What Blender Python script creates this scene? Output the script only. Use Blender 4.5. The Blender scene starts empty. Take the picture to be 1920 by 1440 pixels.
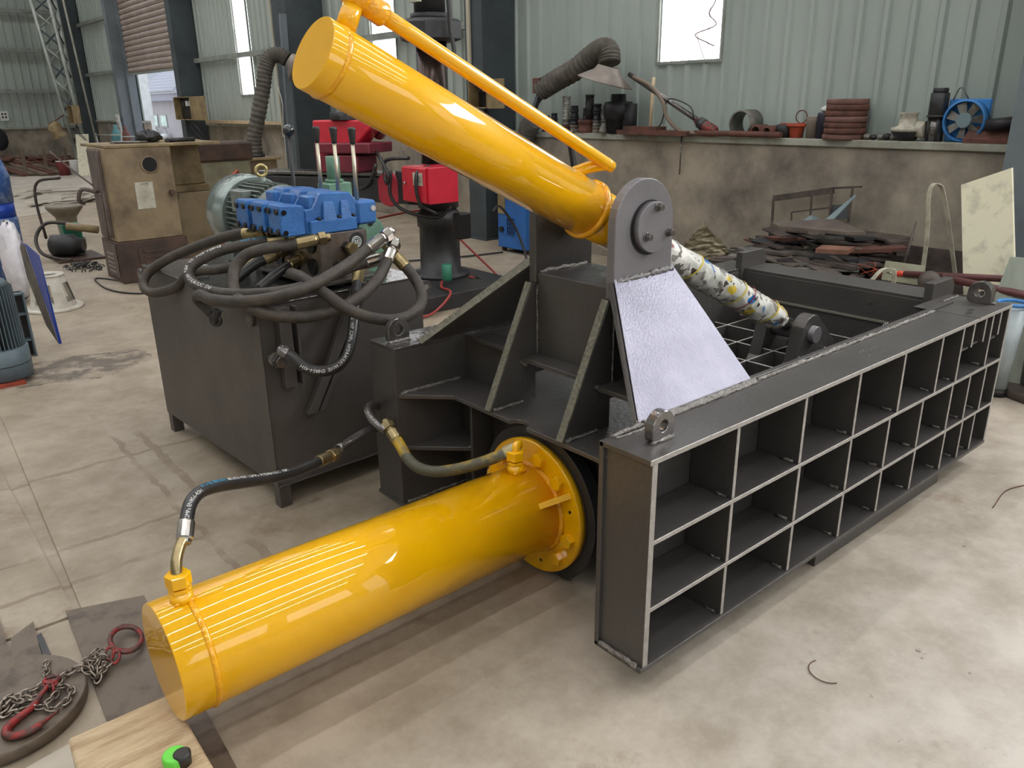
import bpy, bmesh, math, random
from mathutils import Vector, Matrix
random.seed(7)
PI = math.pi
sc = bpy.context.scene
COL = sc.collection
# ------------------------------------------------------------------ camera
cam_d = bpy.data.cameras.new('camera')
cam_d.sensor_width = 36.0
cam_d.lens = 36.0 * 1483.215 / 1920.0
cam_d.clip_start = 0.05
cam_d.clip_end = 400
cam = bpy.data.objects.new('camera', cam_d)
COL.objects.link(cam)
rx = Vector((0.76249071, -0.64687499, -0.01267571))
dn = Vector((-0.22569608, -0.24757166, -0.94221524))
fw = Vector((0.60635732, 0.72129122, -0.33476824))
cam.matrix_world = Matrix(((rx.x, -dn.x, -fw.x, 0), (rx.y, -dn.y, -fw.y, 0), (rx.z, -dn.z, -fw.z, 1.865), (0, 0, 0, 1)))
sc.camera = cam
# ------------------------------------------------------------------ sky, exposure
w = bpy.data.worlds.new('sky')
sc.world = w
w.use_nodes = True
nt = w.node_tree
nt.nodes.clear()
wo = nt.nodes.new('ShaderNodeOutputWorld')
bg = nt.nodes.new('ShaderNodeBackground')
tc = nt.nodes.new('ShaderNodeTexCoord')
sx = nt.nodes.new('ShaderNodeSeparateXYZ')
rp = nt.nodes.new('ShaderNodeValToRGB')
rp.color_ramp.elements[0].position = 0.0
rp.color_ramp.elements[0].color = (0.95, 0.96, 1.0, 1)
rp.color_ramp.elements[1].position = 0.7
rp.color_ramp.elements[1].color = (0.72, 0.82, 1.0, 1)
nt.links.new(tc.outputs['Generated'], sx.inputs[0])
nt.links.new(sx.outputs['Z'], rp.inputs[0])
nt.links.new(rp.outputs[0], bg.inputs['Color'])
bg.inputs['Strength'].default_value = 1.7
nt.links.new(bg.outputs[0], wo.inputs['Surface'])
vs = sc.view_settings
vs.view_transform = 'Standard'
vs.look = 'None'
vs.exposure = 0.0
vs.gamma = 1.0
vs.use_curve_mapping = False
try:
    sc.cycles.use_denoising = True
    sc.cycles.max_bounces = 7
    sc.cycles.diffuse_bounces = 4
    sc.cycles.glossy_bounces = 4
    sc.cycles.sample_clamp_indirect = 8
    sc.cycles.caustics_reflective = False
    sc.cycles.caustics_refractive = False
except Exception:
    pass


# open doorways let the sky in: portals at the real openings
def area(name, loc, rot, sx_, sy_, power, col=(1, 1, 1), portal=False):
    l = bpy.data.lights.new(name, 'AREA')
    l.shape = 'RECTANGLE'
    l.size = sx_
    l.size_y = sy_
    l.energy = power
    l.color = col
    if portal:
        l.cycles.is_portal = True
    o = bpy.data.objects.new(name, l)
    o.location = loc
    o.rotation_euler = rot
    COL.objects.link(o)
    return o


area('doorway_portal', (7.72, -6.8, 2.4), (0, PI / 2, 0), 4.8, 5.6, 1, portal=True)
area('shutter_portal', (7.72, 23.7, 1.4), (0, PI / 2, 0), 2.8, 4.6, 1, portal=True)

# ------------------------------------------------------------------ materials
MATS = {}


def lin(c):
    return tuple((v / 12.92 if v <= 0.04045 else ((v + 0.055) / 1.055) ** 2.4) for v in c)


def S(r, g, b):
    return lin((r / 255, g / 255, b / 255))


def mat(name, col, rough=0.5, metal=0.0, col2=None, scale=3.0, bump=0.0, bscale=60.0, coat=0.0, rough_var=0.0, emit=0.0, detail=6, lo=0.35, hi=0.68, spec=0.5, stretch=(1, 1, 1), trans=0.0, coat_rough=0.1):
    if name in MATS:
        return MATS[name]
    m = bpy.data.materials.new(name)
    m.use_nodes = True
    n = m.node_tree
    b = n.nodes['Principled BSDF']
    b.inputs['Base Color'].default_value = (*col, 1)
    b.inputs['Roughness'].default_value = rough
    b.inputs['Metallic'].default_value = metal
    b.inputs['Specular IOR Level'].default_value = spec
    b.inputs['Coat Weight'].default_value = coat
    b.inputs['Coat Roughness'].default_value = coat_rough
    b.inputs['Coat IOR'].default_value = 1.55
    if trans:
        b.inputs['Transmission Weight'].default_value = trans
    tcn = n.nodes.new('ShaderNodeTexCoord')
    mp = n.nodes.new('ShaderNodeMapping')
    mp.inputs['Scale'].default_value = stretch
    n.links.new(tcn.outputs['Object'], mp.inputs[0])
    if col2 is not None:
        nz = n.nodes.new('ShaderNodeTexNoise')
        nz.inputs['Scale'].default_value = scale
        nz.inputs['Detail'].default_value = detail
        nz.inputs['Roughness'].default_value = 0.62
        n.links.new(mp.outputs[0], nz.inputs['Vector'])
        r = n.nodes.new('ShaderNodeValToRGB')
        r.color_ramp.elements[0].position = lo
        r.color_ramp.elements[1].position = hi
        r.color_ramp.elements[0].color = (*col, 1)
        r.color_ramp.elements[1].color = (*col2, 1)
        n.links.new(nz.outputs['Fac'], r.inputs[0])
        n.links.new(r.outputs[0], b.inputs['Base Color'])
        if rough_var:
            mr = n.nodes.new('ShaderNodeMapRange')
            mr.inputs['To Min'].default_value = max(0.02, rough - rough_var)
            mr.inputs['To Max'].default_value = rough + rough_var
            n.links.new(nz.outputs['Fac'], mr.inputs['Value'])
            n.links.new(mr.outputs[0], b.inputs['Roughness'])
    if bump:
        n2 = n.nodes.new('ShaderNodeTexNoise')
        n2.inputs['Scale'].default_value = bscale
        n2.inputs['Detail'].default_value = 4
        n.links.new(mp.outputs[0], n2.inputs['Vector'])
        bp = n.nodes.new('ShaderNodeBump')
        bp.inputs['Strength'].default_value = bump
        bp.inputs['Distance'].default_value = 0.01
        n.links.new(n2.outputs['Fac'], bp.inputs['Height'])
        n.links.new(bp.outputs[0], b.inputs['Normal'])
    if emit:
        b.inputs['Emission Strength'].default_value = emit
        b.inputs['Emission Color'].default_value = (*col, 1)
    MATS[name] = m
    return m


STEEL = mat('grey_machine_paint', S(88, 84, 81), 0.36, 0.35, S(74, 70, 68), 2.2, 0.22, 45, lo=0.3, hi=0.75, rough_var=0.05, spec=0.4)
EDGE = mat('worn_lit_edge', S(176, 170, 164), 0.45, 0.3, S(150, 144, 138), 30, 0.3, 90)  # paler than the plates: wear, with side light put into the colour
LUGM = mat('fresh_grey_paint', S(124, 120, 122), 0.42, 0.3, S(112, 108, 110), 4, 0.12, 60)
STEELW = mat('grey_paint_wet', S(128, 124, 122), 0.16, 0.75, S(108, 103, 100), 3, 0.35, 26, rough_var=0.05)
SHEEN = mat('plate_window_sheen', S(138, 136, 148), 0.46, 0.55, S(122, 120, 132), 5, 0.28, 110)  # lighter lavender copy of the machine paint; window reflection put into the colour
WELD = mat('weld_bead_silver', S(165, 160, 155), 0.3, 0.8, S(120, 112, 105), 60, 0.8, 220)
YEL = mat('yellow_gloss_paint', S(238, 178, 2), 0.4, 0.0, S(232, 170, 2), 4, 0.012, 14, coat=1.0, coat_rough=0.03, spec=0.15)
YELB = mat('yellow_paint_rough', S(242, 172, 0), 0.35, 0.0, S(222, 150, 0), 20, 0.6, 90, coat=0.9, coat_rough=0.08, spec=0.2)
RUB = mat('black_rubber', S(54, 49, 45), 0.5, 0, S(84, 74, 64), 9, 0.35, 160, lo=0.4, hi=0.75, spec=0.35)
RUBD = mat('black_smooth_rubber', S(34, 33, 34), 0.34, 0, S(46, 43, 41), 6, 0.1, 90)
RUBY = mat('rubber_yellow_overspray', S(80, 78, 62), 0.5, 0, S(196, 158, 28), 7, 0.3, 160, lo=0.46, hi=0.66)
BRASS = mat('zinc_yellow_brass', S(176, 158, 116), 0.3, 0.9, S(136, 120, 90), 30, 0.1, 80, stretch=(1, 1, 1))
CHROME = mat('polished_zinc', S(205, 200, 195), 0.18, 0.95, S(170, 160, 150), 20)
BLUE = mat('blue_cast_iron_paint', S(50, 108, 172), 0.42, 0, S(38, 88, 150), 8, 0.35, 150, coat=0.25)
MANI = mat('machined_steel', S(150, 140, 130), 0.35, 0.85, S(104, 92, 84), 5, 0.06, 60)
GREEN = mat('green_cast_paint', S(110, 146, 122), 0.45, 0, S(88, 122, 102), 10, 0.3, 120)
MOTG = mat('motor_grey_paint', S(122, 132, 126), 0.36, 0.15, S(92, 98, 92), 8, 0.08, 60, coat=0.3)
COWL = mat('motor_cowl_metal', S(150, 160, 156), 0.24, 0.6, S(128, 138, 134), 6)
DARK = mat('dark_hole', S(16, 15, 15), 0.8)
BOLT = mat('dark_bolt', S(44, 42, 42), 0.4, 0.5)
BLKP = mat('black_machine_paint', S(40, 40, 43), 0.42, 0.1, S(58, 56, 55), 5, 0.15, 70)
RED = mat('red_machine_paint', S(206, 34, 56), 0.42, 0, S(186, 30, 50), 4, 0.1, 60, coat=0.3)
MAROON = mat('maroon_paint', S(120, 34, 52), 0.5, 0, S(96, 26, 40), 6)
CREAM = mat('grimy_cream_paint', S(138, 120, 92), 0.5, 0, S(66, 44, 30), 2.4, 0.15, 40, lo=0.42, hi=0.78, rough_var=0.1)
CREAML = mat('cream_paint', S(150, 132, 94), 0.5, 0, S(104, 84, 58), 5, 0.1, 40)
BROWNP = mat('oily_brown_paint', S(84, 62, 50), 0.5, 0, S(50, 36, 30), 4, 0.15, 50)
MAUVE = mat('oily_mauve_paint', S(112, 98, 92), 0.5, 0, S(74, 60, 54), 5, 0.15, 50)
CONCW = mat('dirty_concrete_wall', S(166, 154, 136), 0.9, 0, S(104, 96, 88), 1.5, 0.3, 20, lo=0.36, hi=0.66, detail=10)
LEDGE = mat('pale_cement_ledge', S(158, 158, 146), 0.85, 0, S(118, 106, 92), 3, 0.3, 30, lo=0.45, hi=0.75)
CLAD = mat('grey_green_cladding', S(172, 180, 172), 0.55, 0, S(158, 166, 158), 0.9, stretch=(1, 1, 0.3))
CLADI = mat('liner_grey_green_cladding', S(168, 177, 170), 0.55, 0, S(154, 163, 156), 0.8, stretch=(1, 1, 0.3))
COLM = mat('column_blue_grey_paint', S(68, 76, 80), 0.6, 0, S(54, 58, 61), 2, 0.1, 20)
COLM2 = mat('column_light_blue_grey_paint', S(112, 120, 124), 0.6, 0, S(92, 98, 102), 2, 0.1, 20)
GIRT = mat('galvanised_girt', S(158, 162, 154), 0.45, 0.3, S(128, 132, 124), 4)
FRP = mat('translucent_sheet', (0.97, 0.98, 1.0), 0.5, emit=2.2)
FRPH = mat('clerestory_sheet', (0.97, 0.98, 1.0), 0.5, emit=15.0)
FRPG = mat('gable_sheet', (0.97, 0.98, 1.0), 0.5, emit=2.0)
FRPR = mat('translucent_sheet_rib', (0.90, 0.93, 0.97), 0.5, emit=0.62)
SKYL = mat('skylight_sheet', (0.98, 0.98, 1.0), 0.5, emit=26.0)
SHUT = mat('shutter_slat_paint', S(166, 150, 140), 0.5, 0.1, S(144, 128, 118), 3)
WHITE = mat('white_paint', S(226, 226, 222), 0.5, 0, S(206, 206, 200), 4)
WHITED = mat('dirty_white_paint', S(206, 202, 192), 0.55, 0, S(168, 158, 142), 5, 0.15, 50)
BOARD = mat('cream_board', S(222, 216, 188), 0.7, 0, S(164, 158, 138), 7, 0.1, 40, lo=0.5, hi=0.78)
RUST = mat('rusty_plate', S(96, 84, 76), 0.65, 0.2, S(60, 52, 48), 6, 0.3, 60)
RUSTB = mat('rust_brown', S(112, 70, 56), 0.75, 0.1, S(72, 48, 42), 9, 0.4, 80)
RUSTL = mat('scrap_light', S(140, 138, 130), 0.55, 0.4, S(92, 88, 82), 9, 0.3, 80)
PALEW = mat('grey_brown_timber', S(120, 104, 88), 0.8, 0, S(84, 70, 60), 6, 0.2, 30)
RUSTO = mat('orange_red_lead', S(178, 74, 46), 0.6, 0, S(120, 50, 36), 6, 0.2, 60)
PLATE = mat('oil_spotted_steel_plate', S(108, 95, 82), 0.5, 0.25, S(68, 58, 50), 9, 0.12, 60, lo=0.5, hi=0.72)
PLATEL = mat('pale_sheet_steel', S(190, 180, 164), 0.5, 0.3, S(170, 160, 146), 2)
WOOD = mat('worn_wood', S(204, 182, 148), 0.75, 0, S(160, 132, 98), 5, 0.6, 30, stretch=(1, 7, 1), lo=0.4, hi=0.72)
CHAIN = mat('chain_steel', S(168, 156, 144), 0.34, 0.85, S(110, 98, 88), 30)
REDW = mat('worn_red_paint', S(150, 44, 44), 0.45, 0.3, S(84, 60, 54), 30, 0.2, 90, lo=0.42, hi=0.56)
TAPEG = mat('green_tape_case', S(104, 208, 72), 0.4)
SHEETB = mat('deep_blue_sheet', S(24, 62, 158), 0.4, 0.1)
SHEETD = mat('sheet_grey_side', S(110, 104, 94), 0.5, 0.2, S(70, 66, 60), 4)
WELDB = mat('welder_blue', S(36, 104, 180), 0.45, 0, S(46, 92, 150), 5)
DUCT = mat('duct_fabric', S(98, 92, 84), 0.8, 0, S(70, 64, 58), 9, 0.3, 60)
HOOD = mat('extractor_hood_metal', S(150, 140, 130), 0.5, 0.3, S(118, 108, 100), 5)
BLUEF = mat('blue_fan_plastic', S(60, 130, 196), 0.5, 0, S(48, 104, 160), 4)
PLASTIC = mat('clear_plastic_bag', S(232, 228, 232), 0.25, 0, S(205, 200, 206), 9, 0.8, 14)
TEXTW = mat('white_print', S(215, 215, 210), 0.6)
TEXTB = mat('cyan_print', S(70, 160, 200), 0.6)
TEXTK = mat('black_print', S(20, 20, 22), 0.6)
PAPER = mat('paper_label', S(196, 192, 176), 0.7, 0, S(160, 154, 136), 9)


def wrap_mat():
    m = bpy.data.materials.new('printed_plastic_wrap')
    m.use_nodes = True
    n = m.node_tree
    b = n.nodes['Principled BSDF']
    b.inputs['Roughness'].default_value = 0.32
    b.inputs['Coat Weight'].default_value = 0.5
    t = n.nodes.new('ShaderNodeTexCoord')
    base = n.nodes.new('ShaderNodeTexNoise')
    base.inputs['Scale'].default_value = 9
    n.links.new(t.outputs['Object'], base.inputs['Vector'])
    r0 = n.nodes.new('ShaderNodeValToRGB')
    r0.color_ramp.elements[0].color = (*S(182, 182, 172), 1)
    r0.color_ramp.elements[1].color = (*S(236, 232, 224), 1)
    r0.color_ramp.elements[0].position = 0.35
    r0.color_ramp.elements[1].position = 0.6
    n.links.new(base.outputs['Fac'], r0.inputs[0])
    prev = r0.outputs[0]
    for sc_, c, lo, off in ((16.0, S(130, 124, 118), 0.60, 31.0), (7.0, S(206, 178, 64), 0.68, 3.1), (7.0, S(30, 110, 176), 0.70, 9.7), (5.0, S(126, 60, 50), 0.62, 21.0), (24.0, S(60, 50, 48), 0.66, 51.0)):
        mpn = n.nodes.new('ShaderNodeMapping')
        mpn.inputs['Location'].default_value = (off, off, off)
        nz = n.nodes.new('ShaderNodeTexNoise')
        nz.inputs['Scale'].default_value = sc_
        nz.inputs['Detail'].default_value = 2
        n.links.new(t.outputs['Object'], mpn.inputs[0])
        n.links.new(mpn.outputs[0], nz.inputs['Vector'])
        rr = n.nodes.new('ShaderNodeValToRGB')
        rr.color_ramp.elements[0].position = lo - 0.03
        rr.color_ramp.elements[1].position = lo
        n.links.new(nz.outputs['Fac'], rr.inputs[0])
        mx = n.nodes.new('ShaderNodeMixRGB')
        mx.inputs['Color2'].default_value = (*c, 1)
        n.links.new(rr.outputs[0], mx.inputs['Fac'])
        n.links.new(prev, mx.inputs['Color1'])
        prev = mx.outputs[0]
    n.links.new(prev, b.inputs['Base Color'])
    v = n.nodes.new('ShaderNodeTexVoronoi')
    v.inputs['Scale'].default_value = 22
    bp = n.nodes.new('ShaderNodeBump')
    bp.inputs['Strength'].default_value = 0.6
    bp.inputs['Distance'].default_value = 0.01
    n.links.new(t.outputs['Object'], v.inputs['Vector'])
    n.links.new(v.outputs['Distance'], bp.inputs['Height'])
    n.links.new(bp.outputs[0], b.inputs['Normal'])
    return m


WRAP = wrap_mat()


def floor_mat():
    m = bpy.data.materials.new('concrete_floor')
    m.use_nodes = True
    n = m.node_tree
    L = n.links.new
    b = n.nodes['Principled BSDF']
    t = n.nodes.new('ShaderNodeTexCoord')

    def noise(scale, detail=8, rough=0.65, off=0.0):
        mp = n.nodes.new('ShaderNodeMapping')
        mp.inputs['Location'].default_value = (off, off * 0.7, 0)
        z = n.nodes.new('ShaderNodeTexNoise')
        z.inputs['Scale'].default_value = scale
        z.inputs['Detail'].default_value = detail
        z.inputs['Roughness'].default_value = rough
        L(t.outputs['Object'], mp.inputs[0])
        L(mp.outputs[0], z.inputs['Vector'])
        return z.outputs['Fac']

    def ramp(src, a, b_, c0, c1):
        r = n.nodes.new('ShaderNodeValToRGB')
        r.color_ramp.elements[0].position = a
        r.color_ramp.elements[1].position = b_
        r.color_ramp.elements[0].color = (*c0, 1)
        r.color_ramp.elements[1].color = (*c1, 1)
        L(src, r.inputs[0])
        return r.outputs[0]

    def mix(fac, c1, c2, mode='MIX'):
        x = n.nodes.new('ShaderNodeMixRGB')
        x.blend_type = mode
        if isinstance(fac, float):
            x.inputs['Fac'].default_value = fac
        else:
            L(fac, x.inputs['Fac'])
        L(c1, x.inputs['Color1'])
        if isinstance(c2, tuple):
            x.inputs['Color2'].default_value = (*c2, 1)
        else:
            L(c2, x.inputs['Color2'])
        return x.outputs[0]

    c = ramp(noise(0.55, 6), 0.34, 0.68, S(158, 147, 131), S(192, 184, 172))
    c2 = ramp(noise(3.2, 10, 0.7, 5), 0.38, 0.62, S(140, 128, 113), S(196, 188, 177))
    c = mix(0.5, c, c2)
    stain = ramp(noise(1.4, 9, 0.72, 11), 0.60, 0.72, (0, 0, 0), (1, 1, 1))
    c = mix(stain, c, S(136, 118, 98))
    sp = ramp(noise(9.0, 6, 0.6, 3), 0.70, 0.75, (0, 0, 0), (1, 1, 1))
    c = mix(sp, c, S(112, 98, 84))
    # faint dirt lines of the old paving joints, and an oil spill by the power unit
    s = n.nodes.new('ShaderNodeSeparateXYZ')
    L(t.outputs['Object'], s.inputs[0])

    def math_(op, a, b_=None):
        q = n.nodes.new('ShaderNodeMath')
        q.operation = op
        for i, v in enumerate((a, b_)):
            if v is None:
                continue
            if isinstance(v, (int, float)):
                q.inputs[i].default_value = v
            else:
                L(v, q.inputs[i])
        return q.outputs[0]

    wob = math_('MULTIPLY', math_('SUBTRACT', noise(5.0, 4, 0.6, 17), 0.5), 0.10)
    brk = noise(2.0, 5, 0.6, 23)
    tot = None
    for ax, pos, wd in (('Y', 4.56, 0.018), ('Y', 3.36, 0.016), ('X', 1.12, 0.022), ('X', 0.98, 0.016), ('Y', 3.68, 0.012)):
        d = math_('ABSOLUTE', math_('SUBTRACT', math_('ADD', s.outputs[ax], wob), pos))
        ln = math_('LESS_THAN', d, wd)
        tot = ln if tot is None else math_('MAXIMUM', tot, ln)
    lim = math_('MULTIPLY', math_('LESS_THAN', s.outputs['X'], 1.55), math_('GREATER_THAN', s.outputs['Y'], 2.7))
    lim = math_('MULTIPLY', lim, math_('LESS_THAN', s.outputs['Y'], 5.4))
    fade = ramp(brk, 0.42, 0.56, (0.0, 0.0, 0.0), (0.5, 0.5, 0.5))
    tot = math_('MULTIPLY', math_('MULTIPLY', tot, lim), fade)
    c = mix(tot, c, S(118, 98, 80))
    dx = math_('DIVIDE', math_('SUBTRACT', math_('ADD', s.outputs['X'], wob), 1.15), 0.55)
    dy = math_('DIVIDE', math_('SUBTRACT', math_('ADD', s.outputs['Y'], math_('MULTIPLY', wob, 4.0)), 6.55), 0.35)
    rr = math_('ADD', math_('MULTIPLY', dx, dx), math_('MULTIPLY', dy, dy))
    oil = math_('MULTIPLY', math_('LESS_THAN', rr, 1.0), ramp(noise(7, 6, 0.6, 2), 0.40, 0.55, (0, 0, 0), (1, 1, 1)))
    c = mix(oil, c, S(108, 100, 92))
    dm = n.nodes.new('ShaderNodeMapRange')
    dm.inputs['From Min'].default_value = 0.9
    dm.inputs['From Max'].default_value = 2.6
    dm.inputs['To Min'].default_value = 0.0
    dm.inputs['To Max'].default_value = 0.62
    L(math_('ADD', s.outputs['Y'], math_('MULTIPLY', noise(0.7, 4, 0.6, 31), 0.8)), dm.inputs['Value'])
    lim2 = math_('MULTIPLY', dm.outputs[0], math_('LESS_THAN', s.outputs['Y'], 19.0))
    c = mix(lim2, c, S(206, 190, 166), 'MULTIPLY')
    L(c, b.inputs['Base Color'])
    r = n.nodes.new('ShaderNodeMapRange')
    r.inputs['To Min'].default_value = 0.42
    r.inputs['To Max'].default_value = 0.72
    L(noise(2.2, 6, 0.6, 7), r.inputs['Value'])
    L(r.outputs[0], b.inputs['Roughness'])
    bp = n.nodes.new('ShaderNodeBump')
    bp.inputs['Strength'].default_value = 0.25
    bp.inputs['Distance'].default_value = 0.01
    L(noise(22, 8, 0.7, 1), bp.inputs['Height'])
    L(bp.outputs[0], b.inputs['Normal'])
    return m


FLOOR = floor_mat()

# ------------------------------------------------------------------ mesh helpers
ORG = {}


def thing(name, label, cat, loc=(0, 0, 0), group=None):
    o = bpy.data.objects.new(name, None)
    o.empty_display_size = 0.1
    o.location = loc
    COL.objects.link(o)
    ORG[o.name] = Vector(loc)
    tag(o, label, cat, group)
    return o


def tag(o, label=None, cat=None, group=None, kind=None):
    if label:
        o['label'] = label
    if cat:
        o['category'] = cat
    if group:
        o['group'] = group
    if kind:
        o['kind'] = kind
    return o


class MB:
    def __init__(self, mtx=None):
        self.v = []
        self.f = []
        self.sm = []
        self.m = mtx

    def _add(self, vs, fs, smooth=False):
        b = len(self.v)
        self.v += [Vector(p) for p in vs]
        self.f += [tuple(i + b for i in f) for f in fs]
        self.sm += [smooth] * len(fs)
        return self

    def box(self, x0, x1, y0, y1, z0, z1):
        p = [(x, y, z) for z in (z0, z1) for y in (y0, y1) for x in (x0, x1)]
        return self._add(p, [(0, 2, 3, 1), (4, 5, 7, 6), (0, 1, 5, 4), (2, 6, 7, 3), (0, 4, 6, 2), (1, 3, 7, 5)])

    def hexa(self, a, b):
        """two quads a (bottom) and b (top), same winding"""
        return self._add(list(a) + list(b), [(3, 2, 1, 0), (4, 5, 6, 7), (0, 1, 5, 4), (1, 2, 6, 5), (2, 3, 7, 6), (3, 0, 4, 7)])

    def prism(self, poly, axis, a0, a1):
        """poly: 2d points; axis 'x': (y,z), 'y': (x,z), 'z': (x,y)"""
        def mk(p, a):
            return {'x': (a, p[0], p[1]), 'y': (p[0], a, p[1]), 'z': (p[0], p[1], a)}[axis]
        n = len(poly)
        vs = [mk(p, a0) for p in poly] + [mk(p, a1) for p in poly]
        fs = [tuple(range(n))[::-1], tuple(range(n, 2 * n))] + [(i, (i + 1) % n, n + (i + 1) % n, n + i) for i in range(n)]
        return self._add(vs, fs)

    def slab(self, poly3, nrm):
        """3d polygon extruded by vector nrm"""
        nrm = Vector(nrm)
        n = len(poly3)
        vs = [Vector(p) for p in poly3] + [Vector(p) + nrm for p in poly3]
        fs = [tuple(range(n))[::-1], tuple(range(n, 2 * n))] + [(i, (i + 1) % n, n + (i + 1) % n, n + i) for i in range(n)]
        return self._add(vs, fs)

    def lathe(self, p0, p1, prof, n=32, caps=True, smooth=True, arc=None):
        """prof: list of (t, r) with t in metres from p0 toward p1"""
        p0 = Vector(p0)
        ax = (Vector(p1) - p0).normalized()
        u = ax.orthogonal().normalized()
        w_ = ax.cross(u)
        vs, fs = [], []
        for t, r in prof:
            for i in range(n):
                a = 2 * PI * i / n
                vs.append(p0 + ax * t + (u * math.cos(a) + w_ * math.sin(a)) * r)
        for k in range(len(prof) - 1):
            for i in range(n):
                j = (i + 1) % n
                fs.append((k * n + i, k * n + j, (k + 1) * n + j, (k + 1) * n + i))
        self._add(vs, fs, smooth)
        if caps:
            b = len(self.v) - len(vs)
            for k, rev in ((0, True), (len(prof) - 1, False)):
                ring = tuple(b + k * n + i for i in range(n))
                self.f.append(ring[::-1] if rev else ring)
                self.sm.append(False)
        return self

    def cyl(self, p0, p1, r, r2=None, n=20, smooth=True, caps=True):
        L = (Vector(p1) - Vector(p0)).length
        return self.lathe(p0, p1, [(0, r), (L, r if r2 is None else r2)], n, caps, smooth)

    def hexnut(self, p0, p1, r):
        return self.cyl(p0, p1, r, n=6, smooth=False)

    def tube(self, pts, r, n=12, caps=True, res=6, rfun=None, closed=False, raw=False):
        pts = [Vector(p) for p in pts]
        P = pts if raw else spline(pts, res)
        N = len(P)
        T = []
        for i in range(N):
            a = P[max(i - 1, 0)]
            b = P[min(i + 1, N - 1)]
            d = (b - a)
            T.append(d.normalized() if d.length > 1e-9 else Vector((0, 0, 1)))
        u = T[0].orthogonal().normalized()
        vs, fs = [], []
        for i in range(N):
            u = (u - T[i] * u.dot(T[i])).normalized()
            w_ = T[i].cross(u)
            rr = r if rfun is None else rfun(i / (N - 1)) * r
            for k in range(n):
                a = 2 * PI * k / n
                vs.append(P[i] + (u * math.cos(a) + w_ * math.sin(a)) * rr)
        for i in range(N - 1):
            for k in range(n):
                j = (k + 1) % n
                fs.append((i * n + k, i * n + j, (i + 1) * n + j, (i + 1) * n + k))
        self._add(vs, fs, True)
        if caps:
            b = len(self.v) - len(vs)
            self.f.append(tuple(b + k for k in range(n))[::-1])
            self.f.append(tuple(b + (N - 1) * n + k for k in range(n)))
            self.sm += [False, False]
        return self

    def sphere(self, c, r, n=16, sc_=(1, 1, 1)):
        c = Vector(c)
        vs, fs = [], []
        m_ = n // 2
        for i in range(m_ + 1):
            th = PI * i / m_
            for j in range(n):
                a = 2 * PI * j / n
                vs.append(c + Vector((math.sin(th) * math.cos(a) * sc_[0], math.sin(th) * math.sin(a) * sc_[1], math.cos(th) * sc_[2])) * r)
        for i in range(m_):
            for j in range(n):
                k = (j + 1) % n
                fs.append((i * n + j, (i + 1) * n + j, (i + 1) * n + k, i * n + k))
        return self._add(vs, fs, True)

    def torus(self, c, ax, R, r, n=28, k=8, a0=0.0, a1=2 * PI, sx_=1.0):
        c = Vector(c)
        ax = Vector(ax).normalized()
        u = ax.orthogonal().normalized()
        w_ = ax.cross(u)
        full = abs(a1 - a0 - 2 * PI) < 1e-6
        pts = [c + u * math.cos(a0 + (a1 - a0) * i / n) * R * sx_ + w_ * math.sin(a0 + (a1 - a0) * i / n) * R for i in range(n + 1)]
        return self.tube(pts, r, k, caps=not full, raw=True)

    def obj(self, name, m, parent=None, bevel=0.0, seg=1, label=None):
        me = bpy.data.meshes.new(name)
        off = Vector((0, 0, 0))
        if parent is not None:
            off = ORG[parent.name]
        vs = [(self.m @ v if self.m is not None else v) - off for v in self.v]
        me.from_pydata([tuple(v) for v in vs], [], self.f)
        me.polygons.foreach_set('use_smooth', self.sm)
        me.validate()
        me.update()
        bm = bmesh.new()
        bm.from_mesh(me)
        bmesh.ops.recalc_face_normals(bm, faces=bm.faces)
        bm.to_mesh(me)
        bm.free()
        me.materials.append(m)
        o = bpy.data.objects.new(name, me)
        COL.objects.link(o)
        ORG[o.name] = off
        if parent is not None:
            o.parent = parent
        if bevel:
            md = o.modifiers.new('edge', 'BEVEL')
            md.width = bevel
            md.segments = seg
            md.limit_method = 'ANGLE'
            md.angle_limit = 0.7
        if label:
            o['label'] = label
        return o


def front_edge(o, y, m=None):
    """the cut edge of a plate (its face at this y) gets a paler colour: worn metal plus painted side light"""
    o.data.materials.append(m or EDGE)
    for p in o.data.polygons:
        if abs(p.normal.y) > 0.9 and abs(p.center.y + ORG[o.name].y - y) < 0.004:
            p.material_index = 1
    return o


def spline(p, res=6):
    if len(p) < 3:
        return [p[0].lerp(p[-1], i / res) for i in range(res + 1)]
    out = []
    q = [p[0] * 2 - p[1]] + list(p) + [p[-1] * 2 - p[-2]]
    for i in range(1, len(q) - 2):
        a, b, c, d = q[i - 1], q[i], q[i + 1], q[i + 2]
        for k in range(res):
            t = k / res
            out.append(0.5 * ((2 * b) + (c - a) * t + (2 * a - 5 * b + 4 * c - d) * t * t + (3 * b - a - 3 * c + d) * t ** 3))
    out.append(p[-1])
    return out


def solo(mb, name, m, label, cat, group=None, bevel=0.0, origin=None, kind=None):
    """a thing that is one mesh, its origin at its base"""
    vs = [(mb.m @ v if mb.m is not None else v) for v in mb.v]
    if origin is None:
        x = sum(v.x for v in vs) / len(vs)
        y = sum(v.y for v in vs) / len(vs)
        z = min(v.z for v in vs)
        origin = Vector((x, y, z))
    origin = Vector(origin)
    mb.v = [v - origin for v in vs]
    mb.m = None
    o = mb.obj(name, m, None, bevel)
    o.location = origin
    ORG[o.name] = origin
    tag(o, label, cat, group, kind)
    return o


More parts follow.
